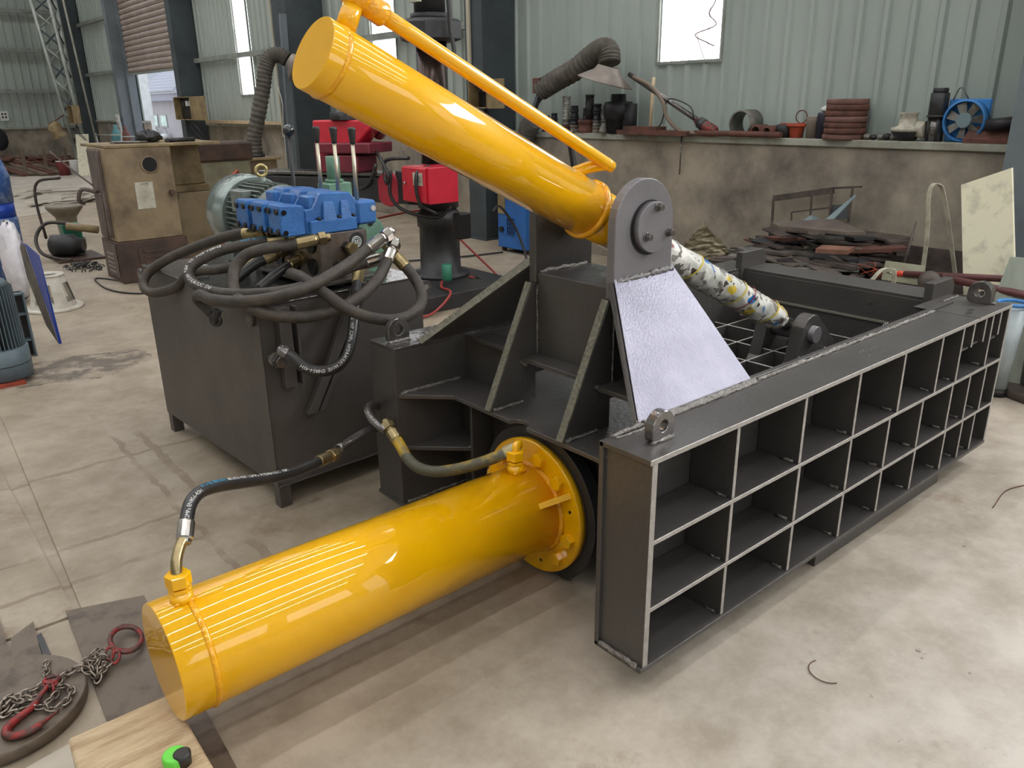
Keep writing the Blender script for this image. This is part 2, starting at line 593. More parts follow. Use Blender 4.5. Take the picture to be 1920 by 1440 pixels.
def lump(p0, p1, r, seed=1, step=0.012, n=7):
    """one lumpy weld bead between two points"""
    rnd = random.Random(seed)
    p0, p1 = Vector(p0), Vector(p1)
    k = max(3, int((p1 - p0).length / step))
    pts = []
    for i in range(k + 1):
        q = p0.lerp(p1, i / k)
        pts.append(q + Vector([rnd.uniform(-1, 1) * r * 0.25 for _ in range(3)]))
    rs = [rnd.uniform(0.7, 1.25) for _ in range(k + 1)]
    mb = MB()
    mb.tube(pts, r, n, raw=True, rfun=lambda t: rs[min(k, int(round(t * k)))])
    return mb


def weld(p0, p1, r, parent, seed=1, m=None):
    return lump(p0, p1, r, seed).obj('weld_bead', m or WELD, parent)


def text_mesh(s, size):
    cu = bpy.data.curves.new('lettering', 'FONT')
    cu.body = s
    cu.size = size
    cu.resolution_u = 1
    t = bpy.data.objects.new('lettering_tmp', cu)
    COL.objects.link(t)
    dg = bpy.context.evaluated_depsgraph_get()
    me = t.evaluated_get(dg).to_mesh()
    vs = [v.co.copy() for v in me.vertices]
    fs = [tuple(p.vertices) for p in me.polygons]
    t.evaluated_get(dg).to_mesh_clear()
    bpy.data.objects.remove(t)
    bpy.data.curves.remove(cu)
    return vs, fs


def flat_text(s, size, org, ux, uy, m, parent, name='lettering', lift=0.0015):
    vs, fs = text_mesh(s, size)
    org, ux, uy = Vector(org), Vector(ux).normalized(), Vector(uy).normalized()
    nn = ux.cross(uy)
    mb = MB()
    mb._add([org + ux * v.x + uy * v.y + nn * lift for v in vs], fs)
    return mb.obj(name, m, parent)


def hose_text(s, size, path, r, side, m, parent, start=0.0):
    """print running along a hose, side = direction from the hose axis on which it is printed"""
    P = spline([Vector(p) for p in path], 8)
    d = [0.0]
    for a, b in zip(P, P[1:]):
        d.append(d[-1] + (b - a).length)

    def at(t):
        t = max(0.0, min(d[-1] - 1e-5, t))
        for i in range(len(d) - 1):
            if d[i + 1] >= t:
                k = (t - d[i]) / (d[i + 1] - d[i])
                return P[i].lerp(P[i + 1], k), (P[i + 1] - P[i]).normalized()
        return P[-1], (P[-1] - P[-2]).normalized()
    vs, fs = text_mesh(s, size)
    out = []
    for v in vs:
        p, tg = at(start + v.x)
        sd = Vector(side)
        sd = (sd - tg * sd.dot(tg)).normalized()
        b = sd.cross(tg)
        a = (v.y - size * 0.35) / r
        out.append(p + (sd * math.cos(a) + b * math.sin(a)) * (r + 0.0012))
    mb = MB()
    mb._add(out, fs)
    return mb.obj('printed_lettering', m, parent)
# ================================================================== SETTING
def struct(mb, name, m, bevel=0.0):
    o = mb.obj(name, m, None, bevel)
    o['kind'] = 'structure'
    return o


XW = 7.7
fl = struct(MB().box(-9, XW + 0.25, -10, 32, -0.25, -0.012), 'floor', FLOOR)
# concrete bays with an open joint between them
for (x0, x1, y0, y1) in ((-9, 0.40, -10, 3.10), (0.44, XW + 0.25, -10, 32), (-9, 0.40, 3.12, 12.0), (-9, 0.43, 12.02, 32)):
    if x0 < 0 and y1 == 12.0:
        MB().slab([(-9, 3.12, -0.012), (0.373, 3.12, -0.012), (0.432, 12.0, -0.012), (-9, 12.0, -0.012)], (0, 0, 0.012)).obj('concrete_slab', FLOOR, fl)
    elif x0 < 0:
        MB().box(x0, x1 - (0.03 if y1 < 5 else 0), y0, y1, -0.012, 0).obj('concrete_slab', FLOOR, fl)
    else:
        MB().slab([(0.385, -10, -0.012), (XW + 0.25, -10, -0.012), (XW + 0.25, 32, -0.012), (0.60, 32, -0.012), (0.53, 5.67, -0.012), (0.397, 3.1, -0.012)], (0, 0, 0.012)).obj('concrete_slab', FLOOR, fl)
gr = struct(MB().box(XW + 0.25, 60, -30, 80, -0.2, -0.02), 'ground', mat('outdoor_concrete', S(200, 196, 188), 0.85, 0, S(180, 176, 168), 1.0))
gr2 = struct(MB().box(-40, -9.0, -30, 60, -0.2, -0.02), 'ground', MATS['outdoor_concrete'])

LZ = 1.50   # top of the low concrete wall
ZR = 8.2    # eaves
wb = struct(MB().box(XW, XW + 0.22, -4.2, 21.2, 0, LZ - 0.07).box(XW, XW + 0.22, 26.1, 32, 0, LZ - 0.07).box(XW, XW + 0.22, -10, -9.4, 0, LZ - 0.07), 'wall_back', CONCW)
MB().box(XW - 0.30, XW + 0.22, -4.2, 9.0, LZ - 0.07, LZ).box(XW - 0.05, XW + 0.22, 9.0, 21.2, LZ - 0.07, LZ).box(XW - 0.05, XW + 0.22, 26.1, 32, LZ - 0.07, LZ).obj('ledge_coping', LEDGE, wb, 0.008)
MB().box(XW - 0.27, XW, -4.2, 9.0, 0, LZ - 0.07).obj('plinth', CONCW, wb)


def corr_panel(y0, y1, z0, z1, X, m, name, parent, d=0.035, pitch=0.248, ax='y', phase=0.06, sgn=-1):
    """trapezoid-rib sheet in plane x = X (ribs stand proud toward the hall)"""
    pts = []
    k = math.floor((y0 - phase) / pitch)
    xs = []
    y = phase + k * pitch
    while y < y1 + pitch:
        for dy, h in ((0.0, 0), (0.020, 1), (0.062, 1), (0.082, 0)):
            xs.append((y + dy, h))
        y += pitch
    out = []
    for (a, ha), (b, hb) in zip(xs, xs[1:]):
        if b <= y0 or a >= y1:
            continue
        ca, cb = max(a, y0), min(b, y1)
        fa = ha + (hb - ha) * (ca - a) / (b - a)
        fb = ha + (hb - ha) * (cb - a) / (b - a)
        if not out:
            out.append((ca, fa))
        out.append((cb, fb))
    mb = MB()
    vs, fs = [], []
    for (yy, h) in out:
        xx = X + sgn * d * h
        for z in (z0, z1):
            vs.append((xx, yy, z) if ax == 'y' else (yy, xx, z))
    for i in range(len(out) - 1):
        fs.append((2 * i, 2 * i + 2, 2 * i + 3, 2 * i + 1))
    mb._add(vs, fs)
    return mb.obj(name, m, parent)


wins = [(-9.4, -8.6, 2.3), (5.60, 6.46, 2.29), (12.02, 12.82, 2.58), (17.86, 18.62, 2.12)]
wins = wins[1:] + [(-3.6, 1.85, 3.9)]
openings = [(-9.4, -4.2, 4.9), (21.2, 26.1, 5.6)]
segs = sorted([(a, b, 'w', z) for a, b, z in wins] + [(a, b, 'o', z) for a, b, z in openings])
cur = -10.0
allseg = []
for a, b, k, z in segs:
    if a > cur:
        n = max(1, round((a - cur) / 0.992))
        for i in range(n):
            allseg.append((cur + (a - cur) * i / n, cur + (a - cur) * (i + 1) / n, 'p', LZ))
    allseg.append((a, b, k, z))
    cur = b
n = round((32 - cur) / 0.992)
for i in range(n):
    allseg.append((cur + (32 - cur) * i / n, cur + (32 - cur) * (i + 1) / n, 'p', LZ))
wn = 0
for a, b, k, z in allseg:
    cm = CLADI if a < 9 else CLAD
    if k == 'p':
        corr_panel(a, b, LZ, ZR, XW + 0.05, cm, 'cladding_panel', wb)
    elif k == 'w':
        corr_panel(a, b, LZ, z, XW + 0.05, cm, 'cladding_panel', wb)
        zt_ = 5.7 if a < 1 else 6.6
        corr_panel(a, b, zt_, ZR, XW + 0.05, cm, 'cladding_panel', wb)
        wn += 1
        wobj = bpy.data.objects.new('window_%d' % wn, None)
        wobj.location = (XW, (a + b) / 2, z)
        COL.objects.link(wobj)
        ORG[wobj.name] = Vector(wobj.location)
        wobj['kind'] = 'structure'
        corr_panel(a, b, z, zt_, XW + 0.055, FRPH if a < 1 else FRP, 'translucent_panel', wobj, d=0.02)
        rb_ = MB()
        yy = 0.06 + math.ceil((a - 0.06) / 0.248) * 0.248
        while yy + 0.08 < b:
            rb_.box(XW + 0.026, XW + 0.033, yy + 0.004, yy + 0.026, z, 6.6)
            yy += 0.248
        if a > 1:
            rb_.obj('sheet_rib', FRPR, wobj)
        MB().box(XW + 0.0, XW + 0.03, a - 0.03, a, z - 0.03, 6.6).box(XW, XW + 0.03, b, b + 0.03, z - 0.03, 6.6).box(XW, XW + 0.03, a, b, z - 0.03, z).obj('window_frame', GIRT, wobj)
    else:
        corr_panel(a, b, z, ZR, XW + 0.05, cm, 'cladding_panel', wb)
# bare twig behind the translucent sheet
tg = MB()
tg.tube([(XW + 0.015, 5.72, 3.3), (XW + 0.01, 5.70, 2.9), (XW + 0.012, 5.78, 2.75), (XW + 0.01, 5.68, 2.63), (XW + 0.012, 5.95, 2.55), (XW + 0.012, 5.78, 2.46), (XW + 0.01, 5.68, 2.42)], 0.006, 5)
tg.tube([(XW + 0.012, 5.93, 2.55), (XW + 0.01, 5.86, 2.40), (XW + 0.012, 5.78, 2.25)], 0.004, 5)
solo(tg, 'dry_twig', RUSTB, 'thin bare twig hanging over the bright translucent sheet above the ledge', 'twig')

# girts (rails) of the left bays
gm = wb
for z in (2.92, 4.45, 6.0):
    for y0, y1 in ((9.4, 14.4), (14.95, 20.9)):
        MB().box(XW - 0.13, XW, y0, y1, z - 0.04, z - 0.02).box(XW - 0.13, XW - 0.11, y0, y1, z - 0.02, z + 0.06).obj('girt', GIRT, gm)
    MB().box(XW - 0.13, XW, 26.4, 31.2, z - 0.04, z - 0.02).box(XW - 0.13, XW - 0.11, 26.4, 31.2, z - 0.02, z + 0.06).obj('girt', GIRT, gm)
MB().box(XW - 0.06, XW, -4.2, 9.0, 3.35, 3.5).obj('girt', GIRT, gm)


def column(name, x0, x1, y0, y1, m=COLM, z1=ZR):
    t = 0.02
    mb = MB().box(x0, x0 + t, y0, y1, 0, z1).box(x1 - t, x1, y0, y1, 0, z1)
    yc = (y0 + y1) / 2
    mb.box(x0 + t, x1 - t, y0, y0 + 0.012, 0, z1)
    o = struct(mb, name, m)
    MB().box(x0 - 0.05, x1 + 0.02, y0 - 0.04, y1 + 0.04, 0, 0.025).obj('base_plate', m, o)
    return o


column('trim_1', 7.12, XW - 0.02, 8.99, 9.37)
column('trim_2', 6.95, XW - 0.02, 14.39, 14.95)
column('trim_3', 7.15, XW - 0.02, 20.90, 21.20)
column('trim_4', 7.15, XW - 0.02, 26.12, 26.42, COLM2)
column('trim_5', 7.15, XW - 0.02, 31.3, 31.7)
column('trim_6', 7.18, XW - 0.02, 2.02, 2.44, COLM2)

# roller shutter and its opening
sh = struct(MB().box(7.42, 7.62, 21.22, 21.32, 0, 5.7).box(7.42, 7.62, 26.0, 26.1, 0, 5.7), 'door_1', COLM2)
for i in range(20):
    z = 2.82 + i * 0.14
    MB().prism([(7.53, z), (7.49, z + 0.02), (7.47, z + 0.07), (7.49, z + 0.115), (7.53, z + 0.138), (7.545, z + 0.07)], 'y', 21.32, 26.0).obj('shutter_slat', SHUT, sh)
MB().box(7.49, 7.56, 21.32, 26.0, 2.76, 2.82).obj('bottom_rail', GIRT, sh)
# big side doorway on the right (open)
dd = struct(MB().box(7.4, 7.65, -4.3, -4.2, 0, 4.9).box(7.4, 7.65, -9.4, -9.3, 0, 4.9).box(7.4, 7.65, -9.4, -4.2, 4.8, 4.9), 'door_2', COLM2)

# far left gable wall
wl = struct(MB().box(-9, XW, 32, 32.2, 0, 1.24), 'wall_left', CONCW)
MB().box(-9, XW, 31.93, 32.2, 1.24, 1.30).obj('ledge_coping', LEDGE, wl)
for i in range(17):
    corr_panel(-9 + i * 0.982, -9 + (i + 1) * 0.982, 1.30, ZR + 0.8, 32.05, CLAD, 'cladding_panel', wl, ax='x')
for z in (2.42, 3.68, 4.86, 6.1):
    MB().box(-9, 7.1, 31.82, 31.98, z - 0.04, z - 0.015).box(-9, 7.1, 31.82, 31.84, z, z + 0.08).obj('girt', GIRT, wl)
# wall behind the camera side and the near gable
wf = struct(MB().box(-9.2, -9, -10, 7.2, 0, ZR).box(-9.2, -9, 7.2, 32, 0, 3.0).box(-9.2, -9, 7.2, 32, 5.2, ZR), 'wall_front', CLAD)
for i, (a, b) in enumerate(((10.5, 12), (16.5, 18), (22.5, 24), (28.5, 30))):
    o = struct(MB().box(-9.12, -9.08, a, b, 3.0, 5.2), 'window_%d' % (6 + i), FRP)
    for q0, q1 in ((b, min(32, b + 2)),):
        pass
struct(MB().box(-9.2, -9, 7.2, 10.5, 3.0, 5.2).box(-9.2, -9, 12, 16.5, 3.0, 5.2).box(-9.2, -9, 18, 22.5, 3.0, 5.2).box(-9.2, -9, 24, 28.5, 3.0, 5.2).box(-9.2, -9, 30, 32, 3.0, 5.2), 'wall_front', CLAD)
wr = struct(MB().box(-9, XW, -10.2, -10, 0, 2.6).box(-9, XW, -10.2, -10, 6.0, ZR + 0.8).box(-9, -7, -10.2, -10, 2.6, 6.0).box(-1, 0.6, -10.2, -10, 2.6, 6.0).box(6.6, XW, -10.2, -10, 2.6, 6.0), 'wall_right', CLAD)
struct(MB().box(-7, -1, -10.12, -10.08, 2.6, 6.0), 'window_11', FRPG)
struct(MB().box(0.6, 6.6, -10.12, -10.08, 2.6, 6.0), 'window_12', FRPG)
# roof with skylight strips running across the hall
rm = MB()
sky = []
SKW = 0.085
ys = [-10.2]
for yc in (-8.2, -5.2, -2.2, 0.9, 4.0, 7.2, 10.2, 13.2, 16.2, 19.2, 22.4, 25.6, 28.8):
    ys += [yc - SKW, yc + SKW]
    sky.append((yc - SKW, yc + SKW))
ys.append(32.2)
for a, b in zip(ys[::2], ys[1::2]):
    rm.box(-9.2, XW + 0.25, a, b, ZR + 0.3, ZR + 0.36)
for a, b in sky:
    rm.box(-9.2, -7.6, a, b, ZR + 0.3, ZR + 0.36).box(6.9, XW + 0.25, a, b, ZR + 0.3, ZR + 0.36)
cl = struct(rm, 'ceiling', mat('roof_sheet', S(150, 156, 152), 0.6))
for i, (a, b) in enumerate(sky):
    struct(MB().box(-7.6, 6.9, a, b, ZR + 0.31, ZR + 0.34), 'window_%d' % (13 + i), SKYL)
struct(MB().box(XW - 0.02, XW + 0.25, -10, 32, ZR, ZR + 0.3).box(-9.2, -9, -10, 32, ZR, ZR + 0.3), 'trim_7', CLAD)
for y in (2.2, 9.2, 14.7, 21.1, 26.3, 31.5):
    struct(MB().box(-9, XW - 0.02, y - 0.1, y + 0.1, ZR - 0.45, ZR - 0.42).box(-9, XW - 0.02, y - 0.1, y + 0.1, ZR - 0.02, ZR).box(-9, XW - 0.02, y - 0.01, y + 0.01, ZR - 0.42, ZR - 0.02), 'beam', COLM)

# ================================================================== BALER
mat('flame_cut_steel', S(126, 122, 106), 0.5, 0.3, S(98, 94, 84), 50, 0.7, 70)
B0 = 0.115          # underside of the frame
HT = 0.875          # top of the side walls
bal = thing('scrap_baler', 'large dark grey welded scrap baler with yellow hydraulic cylinders in the centre', 'baler', (3.0, 2.18, 0))
T = 0.018
XA, XB = 1.657, 4.445
YA, YI = 1.345, 1.552


def part(mb, name='plate', m=STEEL, bevel=0.0015, label=None, parent=bal):
    return mb.obj(name, m, parent, bevel, label=label)


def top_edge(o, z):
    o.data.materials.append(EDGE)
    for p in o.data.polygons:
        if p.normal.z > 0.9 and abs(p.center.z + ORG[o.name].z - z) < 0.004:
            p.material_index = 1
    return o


# --- near side wall: a grid of open cells
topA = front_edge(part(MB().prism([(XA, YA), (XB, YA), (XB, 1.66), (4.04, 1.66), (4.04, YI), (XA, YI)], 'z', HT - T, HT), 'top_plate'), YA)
part(MB().box(4.03, 4.034, YA - 0.001, 1.661, HT - 0.004, HT + 0.0008), 'seam', DARK, 0, parent=topA)
front_edge(part(MB().box(XA, XB - 0.01, YA, YI, B0, B0 + T), 'bottom_plate'), YA, STEEL)
part(MB().box(XA + 0.012, XA + 0.036, YA + 0.012, YI - 0.012, B0 + T, HT - T), 'end_plate')
part(MB().box(XA, XA + 0.035, YI - 0.016, YI + 0.002, B0 + 0.005, HT - 0.001), 'corner_plate')
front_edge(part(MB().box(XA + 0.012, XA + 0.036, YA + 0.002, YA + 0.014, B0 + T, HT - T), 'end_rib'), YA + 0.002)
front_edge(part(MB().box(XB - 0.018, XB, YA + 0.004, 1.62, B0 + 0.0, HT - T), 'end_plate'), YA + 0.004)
back = part(MB().box(XA + 0.036, XB - 0.018, YI - 0.020, YI - 0.004, B0 + T, HT - T), 'web_plate')
SH1, SH2 = 0.592, 0.348       # shelf tops
for z in (SH1, SH2):
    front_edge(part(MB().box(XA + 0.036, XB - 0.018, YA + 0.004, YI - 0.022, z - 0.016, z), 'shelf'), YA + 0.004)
r1 = [2.109, 2.524, 2.918, 3.299, 3.664, 3.890, 4.236]
r2 = [2.106, 2.530, 2.914, 3.241, 3.558, 3.874, 4.078, 4.273]
r3 = [2.102, 2.529, 2.910, 3.238, 3.561, 3.885, 4.088, 4.241]
for xs, z0, z1 in ((r1, SH1, HT - T), (r2, SH2, SH1 - 0.016), (r3, B0 + T, SH2 - 0.016)):
    for x in xs:
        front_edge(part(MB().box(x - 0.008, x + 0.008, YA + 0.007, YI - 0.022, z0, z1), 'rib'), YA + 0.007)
        weld((x - 0.012, YA + 0.03, z0 + 0.005), (x - 0.012, YA + 0.07, z0 + 0.005), 0.006, bal, int(x * 100))
# guide pocket with half-height plates at the far end
for x in (4.009, 4.146, 4.333):
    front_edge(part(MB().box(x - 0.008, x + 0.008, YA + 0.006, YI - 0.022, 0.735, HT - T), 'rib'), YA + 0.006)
part(MB().box(3.90, 4.009, YA + 0.02, YI - 0.022, 0.725, 0.737), 'pocket_plate')
part(MB().box(4.009, 4.15, YA + 0.03, YI - 0.022, 0.725, 0.737), 'pocket_plate')
part(MB().box(4.245, 4.34, YA + 0.02, YI - 0.022, 0.715, 0.727), 'pocket_plate')
# oval slots in the far end of the top plate
for x, y in ((4.10, 1.42), (4.17, 1.44)):
    MB().prism([(x + 0.030 * math.cos(a * PI / 8), y + 0.012 * math.sin(a * PI / 8)) for a in range(16)], 'z', HT - 0.004, HT + 0.001).obj('slot', DARK, topA)
# inner lining rail along the chamber
part(MB().box(XA + 0.30, 4.25, YI + 0.002, YI + 0.026, 0.30, HT + 0.010), 'liner_plate')
weld((1.70, YI - 0.012, HT + 0.004), (2.30, YI - 0.012, HT + 0.004), 0.008, bal, 3)
weld((2.49, YI - 0.010, HT + 0.004), (4.0, YI - 0.010, HT + 0.004), 0.008, bal, 4)
weld((1.70, YI - 0.03, HT + 0.002), (1.86, YI - 0.035, HT + 0.002), 0.005, bal, 5)
weld((XA + 0.006, YA + 0.02, B0 + 0.016), (XA + 0.006, YI - 0.02, B0 + 0.016), 0.010, bal, 6)
weld((XA + 0.036, YI - 0.016, B0 + 0.03), (XA + 0.018, YI - 0.020, HT - 0.03), 0.006, bal, 7)
# small spatter marks on the top plate
for k, (x, y) in enumerate(((3.10, 1.41), (3.17, 1.40), (3.12, 1.46), (3.19, 1.45))):
    mb = MB()
    for q in range(5):
        mb.sphere((x + 0.012 * q - 0.01, y + 0.006 * (q % 2), HT), 0.0028, 6)
    mb.obj('weld_spatter', WELD, bal)


def ear(cx, cy, z, along='x', r=0.05, t=0.03, hole=0.024, name='lifting_eye'):
    """thick ring eye standing on a plate: prism outline with a real hole"""
    n = 20
    outer, inner = [], []
    for i in range(n):
        a = 2 * PI * i / n
        ox, oz = r * math.cos(a), r * math.sin(a)
        if oz < 0:
            ox = r * (1 if ox > 0 else -1) * min(1, abs(math.cos(a)) * 1.0 + 0.25)
            oz = max(oz, -r * 0.9)
        outer.append((ox, oz + r * 0.9))
        inner.append((hole * math.cos(a), hole * math.sin(a) + r * 0.95))
    vs, fs = [], []
    for s in (-t / 2, t / 2):
        for ring in (outer, inner):
            for (a, b) in ring:
                vs.append((cx + a, cy + s, z + b) if along == 'x' else (cx + s, cy + a, z + b))
    for i in range(n):
        j = (i + 1) % n
        fs.append((i, j, n + j, n + i))
        fs.append((2 * n + i, 3 * n + i, 3 * n + j, 2 * n + j))
        fs.append((i, 2 * n + i, 2 * n + j, j))
        fs.append((n + i, n + j, 3 * n + j, 3 * n + i))
    mb = MB()
    mb._add(vs, fs)
    o = part(mb, name, STEELW, 0.002)
    weld((cx - r * (along == 'x'), cy - r * (along == 'y') - 0.015, z + 0.004), (cx + r * (along == 'x'), cy + r * (along == 'y') - 0.015, z + 0.004), 0.007, o, int(cx * 50))
    return o


ear(1.80, 1.435, HT, 'x', r=0.052, t=0.034, hole=0.020)
ear(1.79, 2.915, HT, 'x', r=0.055)
ear(4.36, 1.47, HT, 'y', r=0.058, t=0.05)
# weld ridge near the far eye
weld((4.24, 1.60, HT + 0.003), (4.42, 1.60, HT + 0.003), 0.006, bal, 12)

# --- far side box (housing)
XH, YH, YH2 = 1.705, 2.815, 3.017
part(MB().box(XH, XB, YH, YH2, HT - T, HT), 'top_plate', STEELW)
part(MB().box(XH, XH + T, YH, YH2, B0, HT - T), 'end_plate')
part(MB().box(XH + T, XB, YH, YH + T, B0 + T, HT - T), 'side_plate')
part(MB().box(XH + T, XB, YH2 - T, YH2, B0 + T, HT - T), 'side_plate')
part(MB().box(XH - 0.006, XB, YH - 0.006, YH2 + 0.006, B0, B0 + T), 'bottom_plate')
weld((XH + 0.02, YH - 0.004, B0 + T + 0.004), (2.2, YH - 0.004, B0 + T + 0.004), 0.007, bal, 21)
# --- cross deck (flange shelf) between the side walls, with the hose notch
dz = 0.665
deck = [(1.713, YH), (1.885, 2.640), (1.885, 2.262), (1.912, 2.250), (1.925, 2.225), (1.925, 2.195), (1.912, 2.172), (1.885, 2.160), (1.885, YI + 0.004), (2.55, YI + 0.004), (2.55, YH)]
part(MB().prism(deck, 'z', dz - T, dz), 'deck_plate')
weld((1.72, YH - 0.006, dz + 0.004), (2.05, YH - 0.006, dz + 0.004), 0.008, bal, 22)
lowd = [(1.90, YH), (1.965, 2.72), (2.0, 2.66), (2.0, 2.52), (2.15, 2.52), (2.15, YH)]
part(MB().prism([(1.73, YH), (1.95, 2.60), (2.10, 2.60), (2.10, YH)], 'z', 0.395, 0.395 + T), 'lower_shelf')
part(MB().box(2.06, 2.08, YI + 0.004, YH - 0.002, B0, dz - T), 'front_plate')
part(MB().box(1.94, 2.06, 2.585, 2.60, B0, dz - T), 'gusset')
part(MB().box(1.94, 2.06, 1.69, 1.705, B0, dz - T), 'gusset')
weld((1.93, 2.60, 0.42), (2.06, 2.60, 0.42), 0.005, bal, 23)
weld((1.96, 2.61, 0.419), (2.09, 2.78, 0.419), 0.005, bal, 24)
# --- tower: two side plates with round lugs, gussets, cross plates
YS = ((1.945, 1.985), (2.375, 2.415))
LXC, LZC, LR = 2.293, 1.438, 0.163
for (ya, yb) in YS:
    lug = [(2.13, 1.17), (2.13, LZC)]
    for i in range(1, 16):
        a = PI - PI * i / 16
        lug.append((LXC + LR * math.cos(a), LZC + LR * math.sin(a) * 1.0))
    lug += [(LXC + LR, LZC), (LXC + LR, 1.17)]
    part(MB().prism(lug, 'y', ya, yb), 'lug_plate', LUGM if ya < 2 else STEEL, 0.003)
    yc = (ya + yb) / 2
    part(MB().prism([(2.13, 0.78), (2.13, 1.17), (2.50, 1.17), (2.60, 0.80), (2.17, 0.78)], 'y', yc - 0.012, yc + 0.012), 'tower_plate')
    part(MB().prism([(1.888, dz), (2.135, dz), (2.135, 1.165), (2.118, 1.165), (1.888, 0.69)], 'y', yc - 0.014, yc + 0.014), 'gusset')
    part(MB().slab([(1.884, yc - 0.017, 0.668), (1.884, yc + 0.017, 0.668), (2.114, yc + 0.017, 1.172), (2.114, yc - 0.017, 1.172)], (-0.007, 0, 0.003)), 'flame_cut_edge', MATS['flame_cut_steel'], 0)
    weld((2.142, yc - 0.016, 0.80), (2.142, yc - 0.016, 1.16), 0.004, bal, int(yc * 77))
    weld((1.895, yc - 0.018, dz + 0.004), (2.06, yc - 0.018, dz + 0.004), 0.008, bal, int(yc * 78))
# heavy weld under the near lug
for k in range(3):
    weld((2.14, 1.942 - 0.004 * k, 1.235 - 0.022 * k), (2.45, 1.942 - 0.004 * k, 1.25 - 0.022 * k), 0.013, bal, 40 + k, mat('weld_bead_grey', S(120, 116, 114), 0.35, 0.6, None, 1, 0.8, 120))
part(MB().box(2.14, 2.45, 1.985, 2.375, 1.185, 1.21), 'top_shelf')
weld((2.15, 2.372, 1.214), (2.42, 2.372, 1.214), 0.009, bal, 45)
cross = part(MB().box(2.14, 2.16, 1.99, 2.372, 0.86, 1.188), 'cross_plate')
part(MB().box(2.055, 2.16, 2.41, YH - 0.1, 0.865, 0.883), 'mid_shelf')
part(MB().box(2.05, 2.30, 1.985, 2.38, 0.850, 0.868), 'mid_shelf')
part(MB().box(2.05, 2.30, YI + 0.03, 1.945, 0.835, 0.853), 'mid_shelf')
for y in (2.38, 1.945):
    weld((2.05, y, 0.85), (2.08, y, 0.83), 0.011, bal, int(y * 10))
# sloping wing on the far side and the near one, its window sheen put into the colour
part(MB().slab([(1.845, 2.815, HT), (2.474, 2.815, HT), (2.472, 2.418, 1.250), (2.138, 2.418, 1.246)], (0, 0.012, 0.011)), 'sloping_plate', STEEL, 0.002)
part(MB().slab([(1.838, 2.80, HT), (1.838, 2.835, HT + 0.01), (2.132, 2.435, 1.262), (2.132, 2.40, 1.246)], (0.012, 0, 0)), 'plate_edge', MATS['flame_cut_steel'], 0)
part(MB().box(2.09, 2.105, 2.412, YH, dz, 0.866), 'cross_plate')
near_wing = [(1.845, 1.548, HT), (2.474, 1.548, HT), (2.472, 1.942, 1.250), (2.138, 1.942, 1.246)]
part(MB().slab(near_wing, (0, 0.012, 0.011)), 'sloping_plate', SHEEN, 0.002, label='grey sloping plate with bright window sheen in its colour')
part(MB().slab([(1.845, 1.565, HT - 0.0), (1.845, 1.59, HT), (2.135, 1.985, 1.235), (2.135, 1.96, 1.246)], (0.014, 0, 0)), 'backing_plate')
part(MB().slab([(2.47, 1.56, HT), (2.47, 1.94, 1.24), (2.47, 1.97, 0.80), (2.47, 1.60, 0.80)], (-0.016, 0, 0)), 'wing_plate')
for k in range(3):
    weld((1.85, 1.543 - 0.006 * k, HT + 0.006 - 0.001 * k), (2.475, 1.543 - 0.006 * k, HT + 0.006 - 0.001 * k), 0.009 - 0.001 * k, bal, 50 + k)
weld((1.85, 1.56, HT + 0.004), (1.80, 1.555, HT - 0.03), 0.012, bal, 55)
# pin cover disc with three bolts
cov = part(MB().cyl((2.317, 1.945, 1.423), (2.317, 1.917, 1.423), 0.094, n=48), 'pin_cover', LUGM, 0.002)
part(MB().cyl((2.312, 1.946, 1.421), (2.312, 1.941, 1.421), 0.102, n=40), 'cover_weld', BOLT, 0, parent=cov)
for x, z in ((2.326, 1.497), (2.268, 1.393), (2.394, 1.397)):
    bo = part(MB().cyl((x, 1.918, z), (x, 1.912, z), 0.017, n=20).hexnut((x, 1.912, z), (x, 1.893, z), 0.0135), 'bolt', STEELW, 0.001, parent=cov)
part(MB().cyl((2.317, 1.99, 1.43), (2.317, 2.42, 1.43), 0.06, n=24), 'pin', CHROME, 0)
part(MB().box(2.47, 2.50, 2.36, 2.43, 1.42, 1.50), 'stop_block', BLKP)
part(MB().slab([(2.40, 2.42, 1.55), (2.43, 2.42, 1.55), (2.38, 2.42, 1.70), (2.365, 2.42, 1.70)], (0.0, 0.02, 0)), 'stop_bar', BLKP)

# --- chamber: floor, far beam, stub blocks
part(MB().box(2.55, 4.40, YI + 0.03, YH - 0.004, 0.15, 0.17), 'chamber_floor')
bm_ = part(MB().box(4.27, 4.51, 1.665, 2.815, HT - T, HT), 'cross_beam')
part(MB().box(4.268, 4.288, YI + 0.03, YH - 0.002, 0.17, HT - T), 'beam_web', parent=bm_)
part(MB().box(4.258, 4.268, YI + 0.04, YH - 0.01, 0.700, 0.712), 'groove', mat('bare_edge_steel', S(150, 148, 134), 0.4, 0.5), 0, parent=bm_)
part(MB().box(4.49, 4.51, YI, YH2, B0, HT - T), 'outer_plate', parent=bm_)
for y, s in ((2.70, 1.0), (1.99, 1.0)):
    part(MB().cyl((4.262, y, 0.80), (4.268, y, 0.80), 0.010, n=12), 'plug', STEELW, 0, parent=bm_)
for y0, y1, ztop in ((2.805, 2.85, 0.975), (1.655, 1.70, 0.962)):
    part(MB().prism([(4.235, HT - 0.10), (4.235, ztop), (4.46, ztop), (4.50, ztop - 0.04), (4.50, HT)], 'y', y0, y1), 'guide_block', STEEL, 0.003)
